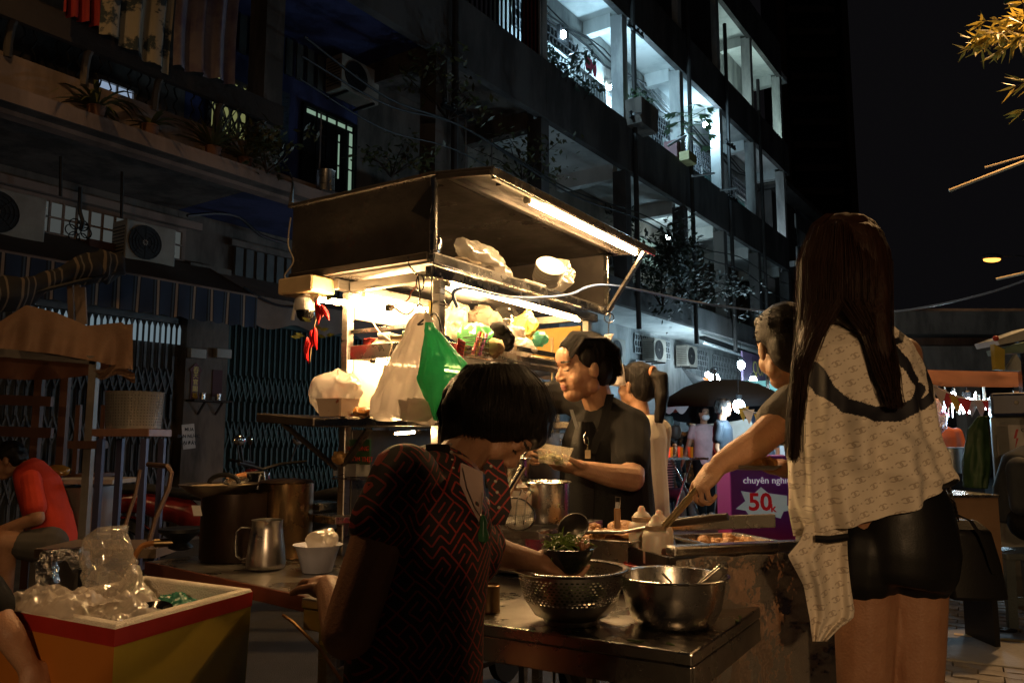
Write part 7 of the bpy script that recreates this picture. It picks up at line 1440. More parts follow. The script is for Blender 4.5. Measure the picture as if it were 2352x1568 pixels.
MB().tube([(.9, -2.5, 0), (.9, -2.5, 2.18), (.16, -2.2, 2.2)], .025, 8).build('pole', m_fr, q, True)
street_lamp('added street lamp out of view over the left kerb', (-3.5, 3.3, 8.0), -6.2, 2.6, 300)  # added unseen lamp, warms the left facade
# bamboo-like tree at the right, lit orange
BT = thing('bamboo_tree', 'bamboo with slender leaves lit orange hanging in at the upper right', 'tree', (6.6, 7.2, 0)); m_bl = film_mat('bamboo_leaf', (.36, .27, .05), 0., .05, .5, .4)
q = MB(); [q.tube([(6.6 + dx, 7.2 + dy, 0), (6.55 + dx, 7.2 + dy, 2.5), (6.4 + dx * 1.6, 7.1 + dy, 5.0), (5.9 + dx * 2, 7.0 + dy, 6.3)], [.05, .045, .03, .012], 8) for dx, dy in ((0, 0), (.2, .15), (-.12, .25), (.1, -.2))]; q.build('culms', mat('bamboo_culm', (.15, .14, .05), .5), BT, True)
def spray(q, tw, a, b, n, L, rg):
    a, b = Vector(a), Vector(b); tw.tube([a, a.lerp(b, .5) + Vector((0, 0, .06)), b], [.009, .006, .002], 5)
    for k in range(n):
        f = rg.random() ** .7; p = a.lerp(b, f) + Vector((0, 0, .06 * math.sin(math.pi * f))); d = ((b - a).normalized() * .8 + Vector((rg.gauss(0, .55), rg.gauss(0, .5), rg.gauss(-.25, .45)))).normalized(); s = d.cross(Vector((rg.gauss(0, .4), 1, rg.gauss(0, .5)))).normalized(); l = L * rg.uniform(.6, 1.2)
        q.add([p, p + d * l * .35 + s * l * .075, p + d * l, p + d * l * .35 - s * l * .075], [(0, 1, 2, 3)])
q = MB(); tw = MB(); rg = random.Random(12)
for (x0, y0, x1, y1, n) in ((2400, 60, 2215, 118, 36), (2400, 50, 2240, 95, 40), (2400, 55, 2255, 50, 26), (2400, 70, 2290, 130, 34), (2400, 40, 2330, 52, 24), (2400, 90, 2260, 80, 40), (2405, 80, 2225, 90, 20), (2400, 190, 2325, 205, 14), (2400, 255, 2338, 262, 10), (2400, 20, 2345, 10, 10), (2380, 100, 2240, 120, 24)): spray(q, tw, at(x0, y0, 7.4 + rg.uniform(-.3, .3)), at(x1, y1, 7.2 + rg.uniform(-.3, .3)), n, .20, rg)
for x0, y0 in ((2400, 60), (2400, 190), (2400, 255), (2400, 20)): s0 = at(x0, y0, 7.4); tw.tube([s0, s0.lerp(Vector((6.3, 7.1, 5.4)), .5) + Vector((0, 0, .15)), (6.3, 7.1, 5.3)], [.01, .014, .02], 6); spray(q, tw, (6.3, 7.1, 5.3), s0, 40, .20, rg)
for k in range(14):
    a = Vector((6.3, 7.1, 5.6 + rg.uniform(-1.5, 1.2))); spray(q, tw, a, a + Vector((rg.uniform(-.1, 1.5), rg.uniform(-1, 1), rg.uniform(-.6, .6))), 24, .22, rg)
q.build('leaves', m_bl, BT, recalc=False, kind='stuff'); tw.build('twigs', m_wood, BT, True, kind='stuff')
# bare poles catching the orange light at the right, fixed to a tall frame post beyond the picture
frame_ends = []
for k, (x0, y0, x1, y1, r_, lab) in enumerate(((2180, 438, 2420, 345, .017, 'long pale pole slanting in at the right, lowest of the upper pair'), (2262, 385, 2420, 340, .010, 'thin pale pole above the long slanting one'), (2288, 641, 2420, 612, .014, 'pale pole below the orange street lamp'))):
    pa, pb_ = at(x0, y0, 8.2), at(x1, y1, 7.9); pb_ = pa + (pb_ - pa) * ((7.4 - pa.x) / (pb_.x - pa.x)); frame_ends.append(pb_); o = MB().tube([pa, pb_], r_, 8).build('awning_pole', mat('pale_bamboo_pole', (.62, .48, .28), .5), None, True, loc=at(x0, y0, 8.2)); tag(o, lab, 'pole')
q = thing('scaffold_post', 'tall dark post carrying the slanting poles past the right edge', 'post', (7.4, 7.9, 0)); MB().tube([(7.4, frame_ends[0].y, 0), (7.4, frame_ends[0].y, max(p.z for p in frame_ends) + .3)], .05, 8).build('post', m_fr, q, True)
q = thing('pennant', 'small blue-green pennant at the top right corner', 'pennant', at(2320, 5, 7)); MB().prism([at(2308, -6, 7), at(2345, -6, 7), at(2307, 10, 7)], (0, .004, 0)).build('cloth', mat('teal_pennant', (.06, .2, .2), .7), q); MB().tube([at(2345, -10, 7), at(2352, 30, 7)], .006, 4).build('cord', m_wire, q)
# ================================================================== PEOPLE (individuals)
# ---- monogram cloth: interlocking ring pairs on a slanted grid, printed
def monogram_mat():
    m, nt, b, out = _nt('monogram_cotton'); MATS['monogram_cotton'] = m
    tc = N(nt, 'ShaderNodeTexCoord'); sx = N(nt, 'ShaderNodeSeparateXYZ', {0: tc.outputs['Object']})
    a = math.radians(24); X, Z = sx.outputs[0], sx.outputs[2]
    u = math_(nt, 'ADD', math_(nt, 'MULTIPLY', X, math.cos(a)), math_(nt, 'MULTIPLY', Z, math.sin(a)))
    v = math_(nt, 'SUBTRACT', math_(nt, 'MULTIPLY', Z, math.cos(a)), math_(nt, 'MULTIPLY', X, math.sin(a)))
    pu, pv = .044, .0255
    vr = math_(nt, 'DIVIDE', v, pv); row = math_(nt, 'FLOOR', vr)
    cu = math_(nt, 'ADD', math_(nt, 'DIVIDE', u, pu), math_(nt, 'MULTIPLY', row, .5))
    fu = math_(nt, 'MULTIPLY', math_(nt, 'SUBTRACT', math_(nt, 'FRACT', cu), .5), pu); fv = math_(nt, 'MULTIPLY', math_(nt, 'SUBTRACT', math_(nt, 'FRACT', vr), .5), pv)
    fv2 = math_(nt, 'MULTIPLY', fv, fv); marks = None
    for q in (-1, 1):
        dx = math_(nt, 'ADD', fu, q * .0040); r = math_(nt, 'SQRT', math_(nt, 'ADD', math_(nt, 'MULTIPLY', dx, dx), fv2))
        ringm = math_(nt, 'LESS_THAN', math_(nt, 'ABSOLUTE', math_(nt, 'SUBTRACT', r, .0056)), .0013)
        gap = math_(nt, 'MULTIPLY', math_(nt, 'GREATER_THAN', math_(nt, 'MULTIPLY', dx, -q), .0030), math_(nt, 'LESS_THAN', math_(nt, 'ABSOLUTE', fv), .0027))
        g = math_(nt, 'MULTIPLY', ringm, math_(nt, 'SUBTRACT', 1., gap)); marks = g if marks is None else math_(nt, 'MAXIMUM', marks, g)
    dots = math_(nt, 'MULTIPLY', math_(nt, 'LESS_THAN', math_(nt, 'ABSOLUTE', math_(nt, 'SUBTRACT', math_(nt, 'ABSOLUTE', fu), .0175)), .0018), math_(nt, 'LESS_THAN', math_(nt, 'ABSOLUTE', fv), .0016))
    f = math_(nt, 'MULTIPLY', math_(nt, 'MAXIMUM', marks, dots), .50)
    no = N(nt, 'ShaderNodeTexNoise', {'Vector': tc.outputs['Object'], 'Scale': 5.}); c0 = mix_(nt, no.outputs[0], (.76, .68, .57), (.66, .58, .47))
    nt.links.new(mix_(nt, f, c0, (.16, .09, .05)), b.inputs['Base Color']); b.inputs['Roughness'].default_value = .75; b.inputs['Sheen Weight'].default_value = .15
    w = N(nt, 'ShaderNodeTexNoise', {'Vector': tc.outputs['Object'], 'Scale': 260.}); bp = N(nt, 'ShaderNodeBump', {'Height': w.outputs[0], 'Strength': .15, 'Distance': .002}); nt.links.new(bp.outputs[0], b.inputs['Normal'])
    return m
m_mono = monogram_mat(); m_navy = mat('navy_print', (.010, .010, .018), .7)
m_leather = mat('black_leather', (.008, .008, .009), .46, col2=(.005, .005, .005), ns=30, bump=(300, .06), rvar=.06, spec=.3)

# ======== woman with long hair, seen from behind
LWb = Vector((at(2040, 1400, 1.97).x, 1.97, 0))
LW = thing('person', 'woman with long dark hair and loose monogram shirt standing with her back turned', 'person', LWb)
def A(x, y, Y=1.97): return at(x, y, Y)
mb = MB()
mb.loft([(A(2060, 1300), .135, .11), (A(2050, 1190), .13, .105), (A(2020, 1060), .115, .09), (A(1985, 900), .135, .095), (A(1965, 800), .14, .08)], (1, 0, 0))
mb.cap(A(1962, 800), A(1950, 680), .05, .045); lwB = basis((-.12, .98, -.05)); lwP = head_vol(mb, A(1940, 602), lwB, .98)
for hx, kx, ax, q in ((1990, 1978, 1985, -1), (2103, 2098, 2095, 1)):
    hp = A(hx, 1290); kn = Vector((A(kx, 1568).x, 1.98, .47)); an = Vector((A(ax, 1568).x, 1.94, .10))
    limb(mb, [hp, hp.lerp(kn, .45), kn, kn.lerp(an, .35), an], [.077, .068, .052, .053, .036]); foot(mb, an, an + Vector((-.3, 1, 0)))
for q, sh in ((-1, A(1868, 815)), (1, A(2075, 815))):
    el = sh + Vector((q * .03 + (.05 if q < 0 else 0), .05, -.27)); wr = el + Vector((-q * .08, .2, .06)); limb(mb, [sh, el, wr], [.045, .037, .026]); hand_vol(mb, wr, wr - el, (0, 0, 1), q, (.6, .6, .4), s=.9)
fuse(mb, 'body', SK4, LW, .007, 3)
# shirt surface
tabL = [(735, 1915, 2010), (752, 1890, 2048), (775, 1864, 2070), (800, 1850, 2086), (840, 1842, 2106), (890, 1834, 2126), (940, 1826, 2140), (1000, 1817, 2149), (1060, 1815, 2158), (1110, 1815, 2166), (1170, 1822, 2166), (1230, 1842, 2150)]
def lwY(y): return float(np.interp(y, [735, 800, 900, 1050, 1230], [.05, .105, .135, .150, .150]))
nphi, nrow = 300, 210; rings = []
for j in range(nrow + 1):
    q = j / nrow; row = []
    for k in range(nphi):
        ph = 2 * math.pi * k / nphi; yh = 1160 - 70 * math.cos(ph) + 8 * math.sin(3 * ph); y = 737 + (yh - 737) * q
        l, r = interp(tabL, y); cx = (l + r) / 2; hw = (r - l) / 2; dY = lwY(y)
        cs = math.cos(ph); sn = math.sin(ph)
        cs = math.copysign(abs(cs) ** .9, cs)
        P = at(cx + hw * cs, y, 1.97)
        f = q ** 1.1
        fold = .011 * f * math.sin(9 * ph + 2.2 * math.sin(3.1 * q + ph)) + .008 * f * math.sin(17 * ph - 3 * q * 2) + .010 * math.sin(7 * q - 2.0 * ph + 1.5 * math.sin(2 * ph)) * f
        fold += .008 * math.exp(-((q - .62 - .28 * cs) / .05) ** 2) * (.5 - .5 * sn) + .007 * math.exp(-((q - .80 - .22 * cs) / .04) ** 2) + .006 * math.exp(-((q - .40 + .3 * cs) / .045) ** 2) * (.5 - .5 * sn)
        row.append(P + Vector((cs * fold * .6, sn * (dY + fold * 1.3), 0)))
    rings.append(row)
sh = MB(); sh._rings(rings, False)
# printed dark band: stroke distance measured on the cloth, in the plane of the back
stroke = [[(1846, 848), (1862, 900), (1895, 935), (1945, 955), (2000, 955), (2042, 935), (2060, 900)], [(2062, 752), (2092, 800), (2102, 850), (2092, 915), (2068, 935)], [(1998, 800), (2020, 835), (2048, 880)], [(1998, 800), (2030, 790), (2062, 760)]]
wd = [16, 11, 13, 7]
def segd(p, a, b):
    ax, ay = a; bx, by = b; t = max(0, min(1, ((p[0] - ax) * (bx - ax) + (p[1] - ay) * (by - ay)) / ((bx - ax) ** 2 + (by - ay) ** 2 + 1e-9))); return math.hypot(p[0] - ax - t * (bx - ax), p[1] - ay - t * (by - ay))
_sc = FPX / 1.97
for fi, f in enumerate(sh.f):
    c = (sh.v[f[0]] + sh.v[f[2]]) / 2
    if c.y > 1.99: continue
    d = Vector((c.x, 1.97, c.z)); zz = d.z - CAM_Z; ff = 1.97 * math.cos(PHI) + zz * math.sin(PHI); pu = 1176 + FPX * d.x / ff; pvv = 784 - FPX * (-1.97 * math.sin(PHI) + zz * math.cos(PHI)) / ff
    for s_, w_ in zip(stroke, wd):
        if any(segd((pu, pvv), a, b) < w_ for a, b in zip(s_, s_[1:])): sh.mi[fi] = 1; break
sh.build('shirt', [m_mono, m_navy], LW, 'all')
tl = MB(); rowsT = [(1212, 1848, 1948), (1240, 1838, 1946), (1275, 1809, 1947), (1310, 1828, 1950), (1345, 1846, 1954), (1400, 1856, 1963), (1420, 1860, 1960), (1440, 1862, 1930), (1472, 1866, 1898)]
gr = []
for j in range(40):
    y = 1205 + (1472 - 1205) * j / 39; l, r = interp(rowsT, y)
    gr.append([at(l + (r - l) * k / 40, y, 1.885 + .010 * math.sin(k * .24 + 1.6 * math.sin(j * .07)) + .005 * math.sin(k * .53 + j * .11 + 1.) + .006 * math.sin(k * .13 - j * .2)) for k in range(41)])
tl.sheet(gr).build('shirt_tail', m_mono, LW, 'all')
MB().tube([at(1872, 1236, 1.875), at(1905, 1238, 1.865), at(1948, 1232, 1.86)], .009, 6).build('tie_band', m_leather, LW, True)
co = MB(); cr = []
for j in range(5):
    cr.append([at(1962 + (46 + 6 * j) * math.cos(p), 718 + 12 * j - 8 * math.sin(p), 1.955) + Vector((0, (.052 + .008 * j) * math.sin(p), 0)) for p in [k * 2 * math.pi / 40 for k in range(40)]])
co._rings(cr, False).build('collar', m_mono, LW, 'all')
st = MB(); secs = []
for y, l, r, dp in ((1075, 1965, 2112, .10), (1100, 1960, 2140, .108), (1150, 1952, 2166, .118), (1200, 1946, 2180, .126), (1260, 1944, 2188, .130), (1310, 1948, 2180, .125), (1335, 1958, 2166, .115)): secs.append((A((l + r) / 2, y), (r - l) / 2 / _sc, dp))
st.loft(secs, (1, 0, 0), 32)
for hx in (1988, 2104): st.cap(A(hx, 1262), A(hx - 4, 1312), .092, .088)
fuse(st, 'shorts', m_leather, LW, .007, 4, fold=.004, fold_sc=14)
MB().tube([A(2110 + 52 * math.cos(p), 1112 - 20 * math.cos(p) + 6 * math.sin(p), 1.97) + Vector((0, .135 * math.sin(p), 0)) for p in [math.pi + k * math.pi / 12 for k in range(13)]], .006, 6).build('waistband', m_leather, LW, True)
# hair
hb = MB()
hs = []
for y, l, r, dp in ((498, 1905, 1972, .035), (512, 1880, 1998, .07), (540, 1858, 2020, .10), (580, 1845, 2032, .112), (640, 1839, 2038, .115), (700, 1836, 2036, .108), (735, 1838, 2030, .098), (755, 1850, 1990, .07)): hs.append((at((l + r) / 2, y, 1.945), (r - l) / 2 / _sc, dp))
hb.loft(hs, (1, 0, 0), 28)
hb.loft([(at((l + r) / 2, y, Y), (r - l) / 2 / _sc, d) for y, l, r, Y, d in ((640, 1838, 1905, 1.90, .06), (740, 1836, 1905, 1.88, .055), (790, 1835, 1872, 1.86, .035), (850, 1830, 1846, 1.86, .018), (920, 1825, 1832, 1.86, .006))], (1, 0, 0), 16)
hb.loft([(at((l + r) / 2, y, Y), (r - l) / 2 / _sc, d) for y, l, r, Y, d in ((650, 1965, 2036, 1.90, .06), (740, 1985, 2040, 1.86, .045), (800, 2003, 2046, 1.835, .025), (855, 2020, 2054, 1.82, .015), (905, 2038, 2058, 1.81, .008), (935, 2048, 2058, 1.80, .004))], (1, 0, 0), 16)
hb.ell(at(1876, 650, 1.94), (.040, .055, .12)); hb.ell(at(2004, 650, 1.94), (.040, .055, .12)); hb.ell(at(1940, 592, 1.955), (.098, .104, .113))
fuse(hb, 'hair', H_BRN, LW, .006, 4, fold=.0035, fold_sc=95, fold_dir=(1, 1, .06))
gd = []
for k in range(46):
    q = k / 45; x0 = 1870 + 130 * q; xm = 1836 + 204 * q
    x1 = 1837 + 45 * q / .45 if q < .45 else 1985 + 55 * (q - .45) / .55
    Yb = 1.945 - .05 - .080 * math.sin(math.pi * min(1, max(0, q))) ** .7
    g = [at(1935 + (x0 - 1935) * .5, 494, 1.93), at(x0, 518, 1.925 - .07 * math.sin(math.pi * q)), at(xm, 600, Yb - .004), at(xm, 690, Yb - .004), at(x1, 770, Yb + .01 if q < .45 else 1.845)]
    if q < .45: g += [at(1830 + 34 * q, 860, 1.85), at(1823 + 16 * q, 960, 1.845), at(1823 + 10 * q, 1060 - 300 * q, 1.85)]
    else: g += [at(2018 + 36 * (q - .45) / .55, 860, 1.805), at(2036 + 18 * (q - .45) / .55, 895, 1.79), at(2044 + 14 * q, 930, 1.785)]
    gd.append(g)
strands(MB(), gd, 3200, .006, .0011, 3).build('hair_strands', H_BRN, LW, 'all')
# her bag on a chain
BG = thing('handbag', 'black leather tote bag hanging by a chain behind the long-haired woman', 'handbag', at(2225, 1370, 2.0))
bgm = MB(); rr = []
for y, l, r, d in ((1192, 2150, 2235, .02), (1215, 2140, 2252, .05), (1290, 2150, 2272, .055), (1368, 2160, 2286, .06)): rr.append([at(l, y, 2.0) + Vector((0, -d, 0)), at((l + r) / 2, y, 2.0) + Vector((0, -d - .012, 0)), at(r, y, 2.0) + Vector((0, -d, 0)), at(r, y, 2.0) + Vector((0, d, 0)), at((l + r) / 2, y, 2.0) + Vector((0, d + .012, 0)), at(l, y, 2.0) + Vector((0, d, 0))])
bevel(bgm._rings(rr, True).build('bag_body', m_leather, BG, 30), .008)
fl = MB(); fl.sheet([[at(x + dx, y, 2.0 - .09 + .004 * k) for dx in (0, 5, 10)] for k, (x, y) in enumerate([(2190, 1180), (2225, 1196), (2248, 1230), (2262, 1265), (2272, 1300), (2279, 1318)])]).build('handle_strap', m_leather, BG, 'all')
ch = MB(); cp = [at(2168, 1062, 1.93), at(2176, 1110, 1.91), at(2188, 1150, 1.905), at(2198, 1190, 1.93)]
for i in range(26):
    q = i / 25 * 3; j = min(2, int(q)); p = cp[j].lerp(cp[j + 1], q - j); d = (cp[j + 1] - cp[j]).normalized(); s1 = Vector((0, 1, 0)) if i % 2 else Vector((1, 0, 0)); s1 = (s1 - d * s1.dot(d)).normalized()
    ch.tube([p + d * .0085 * math.cos(a) + s1 * .005 * math.sin(a) for a in [k * math.pi / 4 for k in range(9)]], .0016, 4, caps=False)
ch.build('chain', mat('gunmetal', (.25, .22, .19), .3, 1.), BG, True)

# ======== woman bending over the table (in shadow)
def zigzag_mat():
    m, nt, b, out = _nt('zigzag_print'); MATS['zigzag_print'] = m
    tc = N(nt, 'ShaderNodeTexCoord'); wv = N(nt, 'ShaderNodeTexNoise', {'Vector': tc.outputs['Object'], 'Scale': 7.}); 
    sx = N(nt, 'ShaderNodeSeparateXYZ', {0: tc.outputs['Object']})
    w_ = math_(nt, 'MULTIPLY', wv.outputs[0], .03); px = math_(nt, 'DIVIDE', math_(nt, 'ADD', math_(nt, 'ADD', sx.outputs[0], math_(nt, 'MULTIPLY', sx.outputs[1], .6)), w_), .0205); pz = math_(nt, 'DIVIDE', math_(nt, 'ADD', sx.outputs[2], w_), .0205)
    cv = N(nt, 'ShaderNodeCombineXYZ', {0: math_(nt, 'FLOOR', px), 1: math_(nt, 'FLOOR', pz)}); wn = N(nt, 'ShaderNodeTexWhiteNoise', {'Vector': cv.outputs[0]})
    sg = math_(nt, 'SUBTRACT', math_(nt, 'MULTIPLY', math_(nt, 'GREATER_THAN', wn.outputs['Value'], .45), 2.), 1.)
    fx = math_(nt, 'SUBTRACT', math_(nt, 'FRACT', px), .5); fz = math_(nt, 'SUBTRACT', math_(nt, 'FRACT', pz), .5)
    f = math_(nt, 'LESS_THAN', math_(nt, 'ABSOLUTE', math_(nt, 'SUBTRACT', math_(nt, 'MULTIPLY', fx, sg), fz)), .13)
    nt.links.new(mix_(nt, f, (.016, .009, .009), (.34, .034, .024)), b.inputs['Base Color']); b.inputs['Roughness'].default_value = .7; return m
m_zig = zigzag_mat()
BW = thing('person', 'woman in dark red zigzag blouse bending over the table with a black bowl', 'person', (at(940, 1500, 1.75).x, 1.75, 0))
mb = MB()
mb.loft([(at(925, 1700, 1.72), .15, .12), (at(940, 1500, 1.73), .14, .12), (at(965, 1300, 1.76), .14, .125), (at(990, 1170, 1.80), .14, .11), (at(1015, 1095, 1.86), .11, .08)], (.5, -.86, 0))
mb.cap(at(1015, 1100, 1.86), at(1092, 1012, 1.97), .06, .055)
bwB = basis((.52, -.14, -.84), (.86, 0, .5)); bwP = head_vol(mb, at(1147, 978, 2.0), bwB, 1.0)
shn = at(903, 1140, 1.67); eln = at(800, 1450, 1.60); wrn = at(758, 1352, 1.84)
limb(mb, [shn, eln, wrn], [.060, .052, .032]); hand_vol(mb, wrn, at(722, 1316, 1.98) - wrn, (0, 0, -1), 1, (.2, .3, .3))
shf = at(1075, 1180, 1.95); elf = at(1118, 1262, 1.98); wrf = at(1225, 1288, 2.02)
limb(mb, [shf, elf, at(1165, 1276, 2.0), wrf], [.05, .043, .036, .028]); hand_vol(mb, wrf, at(1270, 1308, 2.05) - wrf, (.25, -.1, .95), -1, (.28, .42, .35), spread=.3, thumb_in=.5, s=1.05)
for q in (-1, 1):
    hp = at(925, 1700, 1.72) + Vector((.04 * q, .09 * q, 0)); kn = Vector((hp.x, hp.y + .02, .45)); an = Vector((hp.x - .02, hp.y, .09)); limb(mb, [hp, kn, an], [.085, .055, .038]); foot(mb, an, an + Vector((1, .2, 0)))
fuse(mb, 'body', [SK2, m_lips, m_brow], BW, .0045, 3, paint=face_paint(bwP, bwB, 1.))
bl = MB()
bl.loft([(at(938, 1720, 1.73), .165, .15), (at(948, 1568, 1.73), .152, .14), (at(958, 1420, 1.74), .150, .142), (at(968, 1300, 1.765), .152, .148), (at(990, 1190, 1.80), .155, .138), (at(1005, 1110, 1.85), .13, .105), (at(1022, 1070, 1.885), .08, .075)], (.5, -.86, 0), 28)
bl.ell(at(1085, 1265, 1.86), (.075, .08, .085)); bl.ell(at(1040, 1290, 1.74), (.07, .08, .085))
limb(bl, [shn + Vector((.02, .02, .03)), shn.lerp(eln, .20)], [.078, .070]); limb(bl, [shf, shf.lerp(elf, .8)], [.066, .058])
fuse(bl, 'blouse', m_zig, BW, .007, 5, fold=.006, fold_sc=13, seed=4)
# open collar strip with pearl beads, pale neckline, necklace and pendant
colp = [at(1034, 1020, 1.80), at(1040, 1075, 1.745), at(1036, 1120, 1.715), at(1030, 1170, 1.70), at(1018, 1215, 1.685), at(995, 1248, 1.668), at(970, 1262, 1.655)]
cs = MB(); cs.sheet([[p + Vector((-.055, .012, .0)) * q + Vector((0, -.012, 0)) for q in (0, .5, 1)] for p in colp]); cs.build('collar', m_black, BW, 'all')
pr = MB()
for a, b in zip(colp, colp[1:]):
    for k in range(3): pr.ell(a.lerp(b, k / 3) + Vector((.002, -.016, 0)), .0042, nu=7, nv=5)
colf = [at(1128, 1070, 1.93), at(1138, 1105, 1.92), at(1142, 1130, 1.91), at(1146, 1165, 1.90)]
for p in colf: pr.ell(p, .0042, nu=7, nv=5)
pr.build('pearl_trim', mat('pearl', (.62, .52, .42), .25), BW, True)
cs = MB(); cs.sheet([[p + Vector((-.02 + .05 * q, .004, 0)) for q in (0, .5, 1)] for p in [at(1128, 1055, 1.935)] + colf + [at(1130, 1205, 1.885)]]); cs.build('lapel', m_zig, BW, 'all')
nk = MB(); nk.prism([at(1058, 1064, 1.70), at(1108, 1085, 1.745), at(1110, 1140, 1.725), at(1100, 1198, 1.682), at(1074, 1150, 1.68), at(1056, 1110, 1.685)], (0, .05, 0)); nk.build('inner_top', mat('pale_undershirt', (.42, .30, .27), .8), BW)
pd = MB(); pd.tube([at(1062, 1075, 1.69), at(1072, 1120, 1.675), at(1090, 1165, 1.67), at(1104, 1185, 1.67)], .0014, 5); pd.tube([at(1104, 1185, 1.67), at(1108, 1140, 1.72), at(1106, 1085, 1.76)], .0014, 5); pd.build('necklace', mat('silver_chain', (.5, .45, .4), .3, 1.), BW, True)
pd = MB(); pd.lathe([(.001, -.032), (.0105, -.026), (.012, -.014), (.007, .002), (.008, .012), (.004, .024), (.001, .027)], at(1110, 1212, 1.66), 12); pd.build('jade_pendant', mat('jade', (.05, .16, .07), .2), BW, True)
# bob hair
hb = MB()
hb.ell(at(1138, 930, 2.0), (.128, .125, .110)); hb.ell(at(1080, 945, 1.98), (.075, .10, .105)); hb.ell(at(1200, 950, 2.0), (.072, .085, .092)); hb.ell(at(1052, 990, 1.97), (.04, .08, .06)); hb.ell(at(1230, 980, 1.985), (.034, .075, .055)); hb.ell(at(1125, 962, 1.925), (.085, .04, .045)); hb.ell(at(1040, 1018, 1.95), (.028, .06, .04))
fuse(hb, 'hair', H_BLK, BW, .006, 5, fold=.004, fold_sc=80, fold_dir=(1, 1, .3))
gd = []
c0 = at(1110, 850, 1.99)
for k in range(40):
    a = -2.4 + k * 4.2 / 39; d = Vector((math.sin(a) * .8 + .1, -math.cos(a) * .8, 0)); d.normalize()
    c = at(1140, 950, 2.0)
    gd.append([c + Vector((-.03, 0, .121)), c + d * .068 + Vector((0, 0, .118)), c + d * .118 + Vector((0, 0, .064)), c + d * .138 + Vector((0, 0, .0)), c + d * .128 + Vector((0, 0, -.03)), c + d * .122 + Vector((0, 0, -.058))])
strands(MB(), gd, 1300, .006, .0010, 9).build('hair_strands', H_BLK, BW, 'all')

# ======== vendor in black T-shirt and apron
VM = thing('person', 'vendor in black T-shirt and apron holding a clear tub of food', 'person', (at(1390, 1200, 3.435).x, 3.435, 0))
V_ = lambda x, y, Y=3.38: at(x, y, Y)
mb = MB()
mb.loft([(Vector((V_(1395, 1250).x, 3.435, .82)), .18, .14), (V_(1392, 1190, 3.435), .19, .15), (V_(1390, 1100, 3.435), .18, .14), (V_(1390, 1010, 3.435), .18, .12), (V_(1388, 955, 3.435), .14, .085)], (.75, -.6, 0))
mb.cap(V_(1385, 960, 3.435), V_(1362, 885, 3.391), .066, .066)
vmB = basis((-.92, -.38, -.14), (.10, 0, 1)); vmP = head_vol(mb, V_(1338, 846, 3.347), vmB, 1.17, 1.14, 1.12)
shL = V_(1446, 985, 3.347); elL = V_(1450, 1098, 3.103); wrL = V_(1346, 1078, 3.036)
limb(mb, [shL, elL, V_(1405, 1092, 3.059), wrL], [.062, .052, .046, .033])
hand_vol(mb, wrL, Vector((-.86, -.05, .10)), Vector((-.25, .25, .9)), -1, (.18, .42, .35), spread=.5, thumb_in=.15, s=1.12)
shR = V_(1306, 910, 3.568); elR = V_(1210, 915, 3.602); wrR = V_(1208, 1025, 3.325)
limb(mb, [shR, elR, wrR], [.062, .05, .034]); hand_vol(mb, wrR, V_(1222, 1052, 3.214) - wrR, (.6, -.5, -.3), 1, (.6, .7, .5))
for q in (-1, 1):
    hp = Vector((V_(1395, 1250).x + .075 * q, 3.435 - .06 * q, .84)); kn = Vector((hp.x, hp.y, .46)); an = Vector((hp.x, hp.y + .02, .09)); limb(mb, [hp, kn, an], [.10, .062, .042]); foot(mb, an, an + Vector((-.8, -.5, 0)))
fuse(mb, 'body', [SK1, m_lips, m_brow], VM, .0042, 3, paint=face_paint(vmP, vmB, 1.17))
ts = MB()
ts.loft([(Vector((V_(1395, 1250).x, 3.435, .74)), .205, .175), (V_(1392, 1190, 3.435), .215, .18), (V_(1390, 1100, 3.435), .205, .168), (V_(1391, 1010, 3.435), .20, .145), (V_(1391, 960, 3.435), .165, .105), (V_(1389, 935, 3.435), .105, .085)], (.75, -.6, 0), 28)
limb(ts, [shL, shL.lerp(elL, .72)], [.088, .076]); limb(ts, [shR, shR.lerp(elR, .72)], [.085, .07]); ts.cap(V_(1400, 950, 3.413), shL, .075, .085); ts.cap(V_(1370, 945, 3.458), shR, .07, .08)
fuse(ts, 'shirt', m_black, VM, .006, 4, fold=.0065, fold_sc=13, seed=9)
ap = MB(); rows = []
for y, l, r in ((968, 1325, 1362), (1000, 1316, 1378), (1040, 1306, 1396), (1100, 1296, 1412), (1180, 1290, 1425), (1260, 1288, 1432), (1340, 1290, 1436)):
    rows.append([at(l + (r - l) * k / 10, y, 3.25 + .01 * abs(k - 3) - .0 + .005 * math.sin(k * 1.5 + y * .02)) for k in range(11)])
ap.sheet(rows); apo = ap.build('apron', mat('charcoal_apron', (.018, .018, .017), .75, bump=(150, .3)), VM, 'all')
MB().sheet([[at(x + dx, y, Y) for dx in (-9, 0, 9)] for x, y, Y in ((1402, 905, 3.308), (1395, 935, 3.286), (1384, 975, 3.258), (1370, 1010, 3.241), (1360, 1042, 3.230))]).build('apron_strap', m_black, apo, 'all')
MB().sheet([[at(x + dx, y, Y) for dx in (-4, 0, 4)] for x, y, Y in ((1312, 940, 3.314), (1318, 960, 3.286), (1326, 985, 3.264))]).build('apron_strap', mat('grey_webbing', (.10, .10, .10), .6), apo, 'all')
MB().tube([at(1346, 992, 3.214), at(1341, 1002, 3.208), at(1343, 1018, 3.206), at(1351, 1022, 3.206), at(1352, 1010, 3.208), at(1347, 1003, 3.210)], .0024, 6).build('carabiner', m_steel, apo, True)
MB().box(at(1350, 1043, 3.205), (.022, .004, .034)).tube([at(1350, 1022, 3.206), at(1350, 1034, 3.206)], .002, 5).build('key_tag', mat('brass_tag', (.30, .24, .14), .4, .8), apo)
hb = MB()
hb.ell(vmP(0, -.019, .048), (.090, .105, .091), vmB); hb.ell(vmP(0, -.055, -.01), (.086, .070, .083), vmB); hb.ell(vmP(0, -.105, -.05), (.030, .034, .030), vmB)
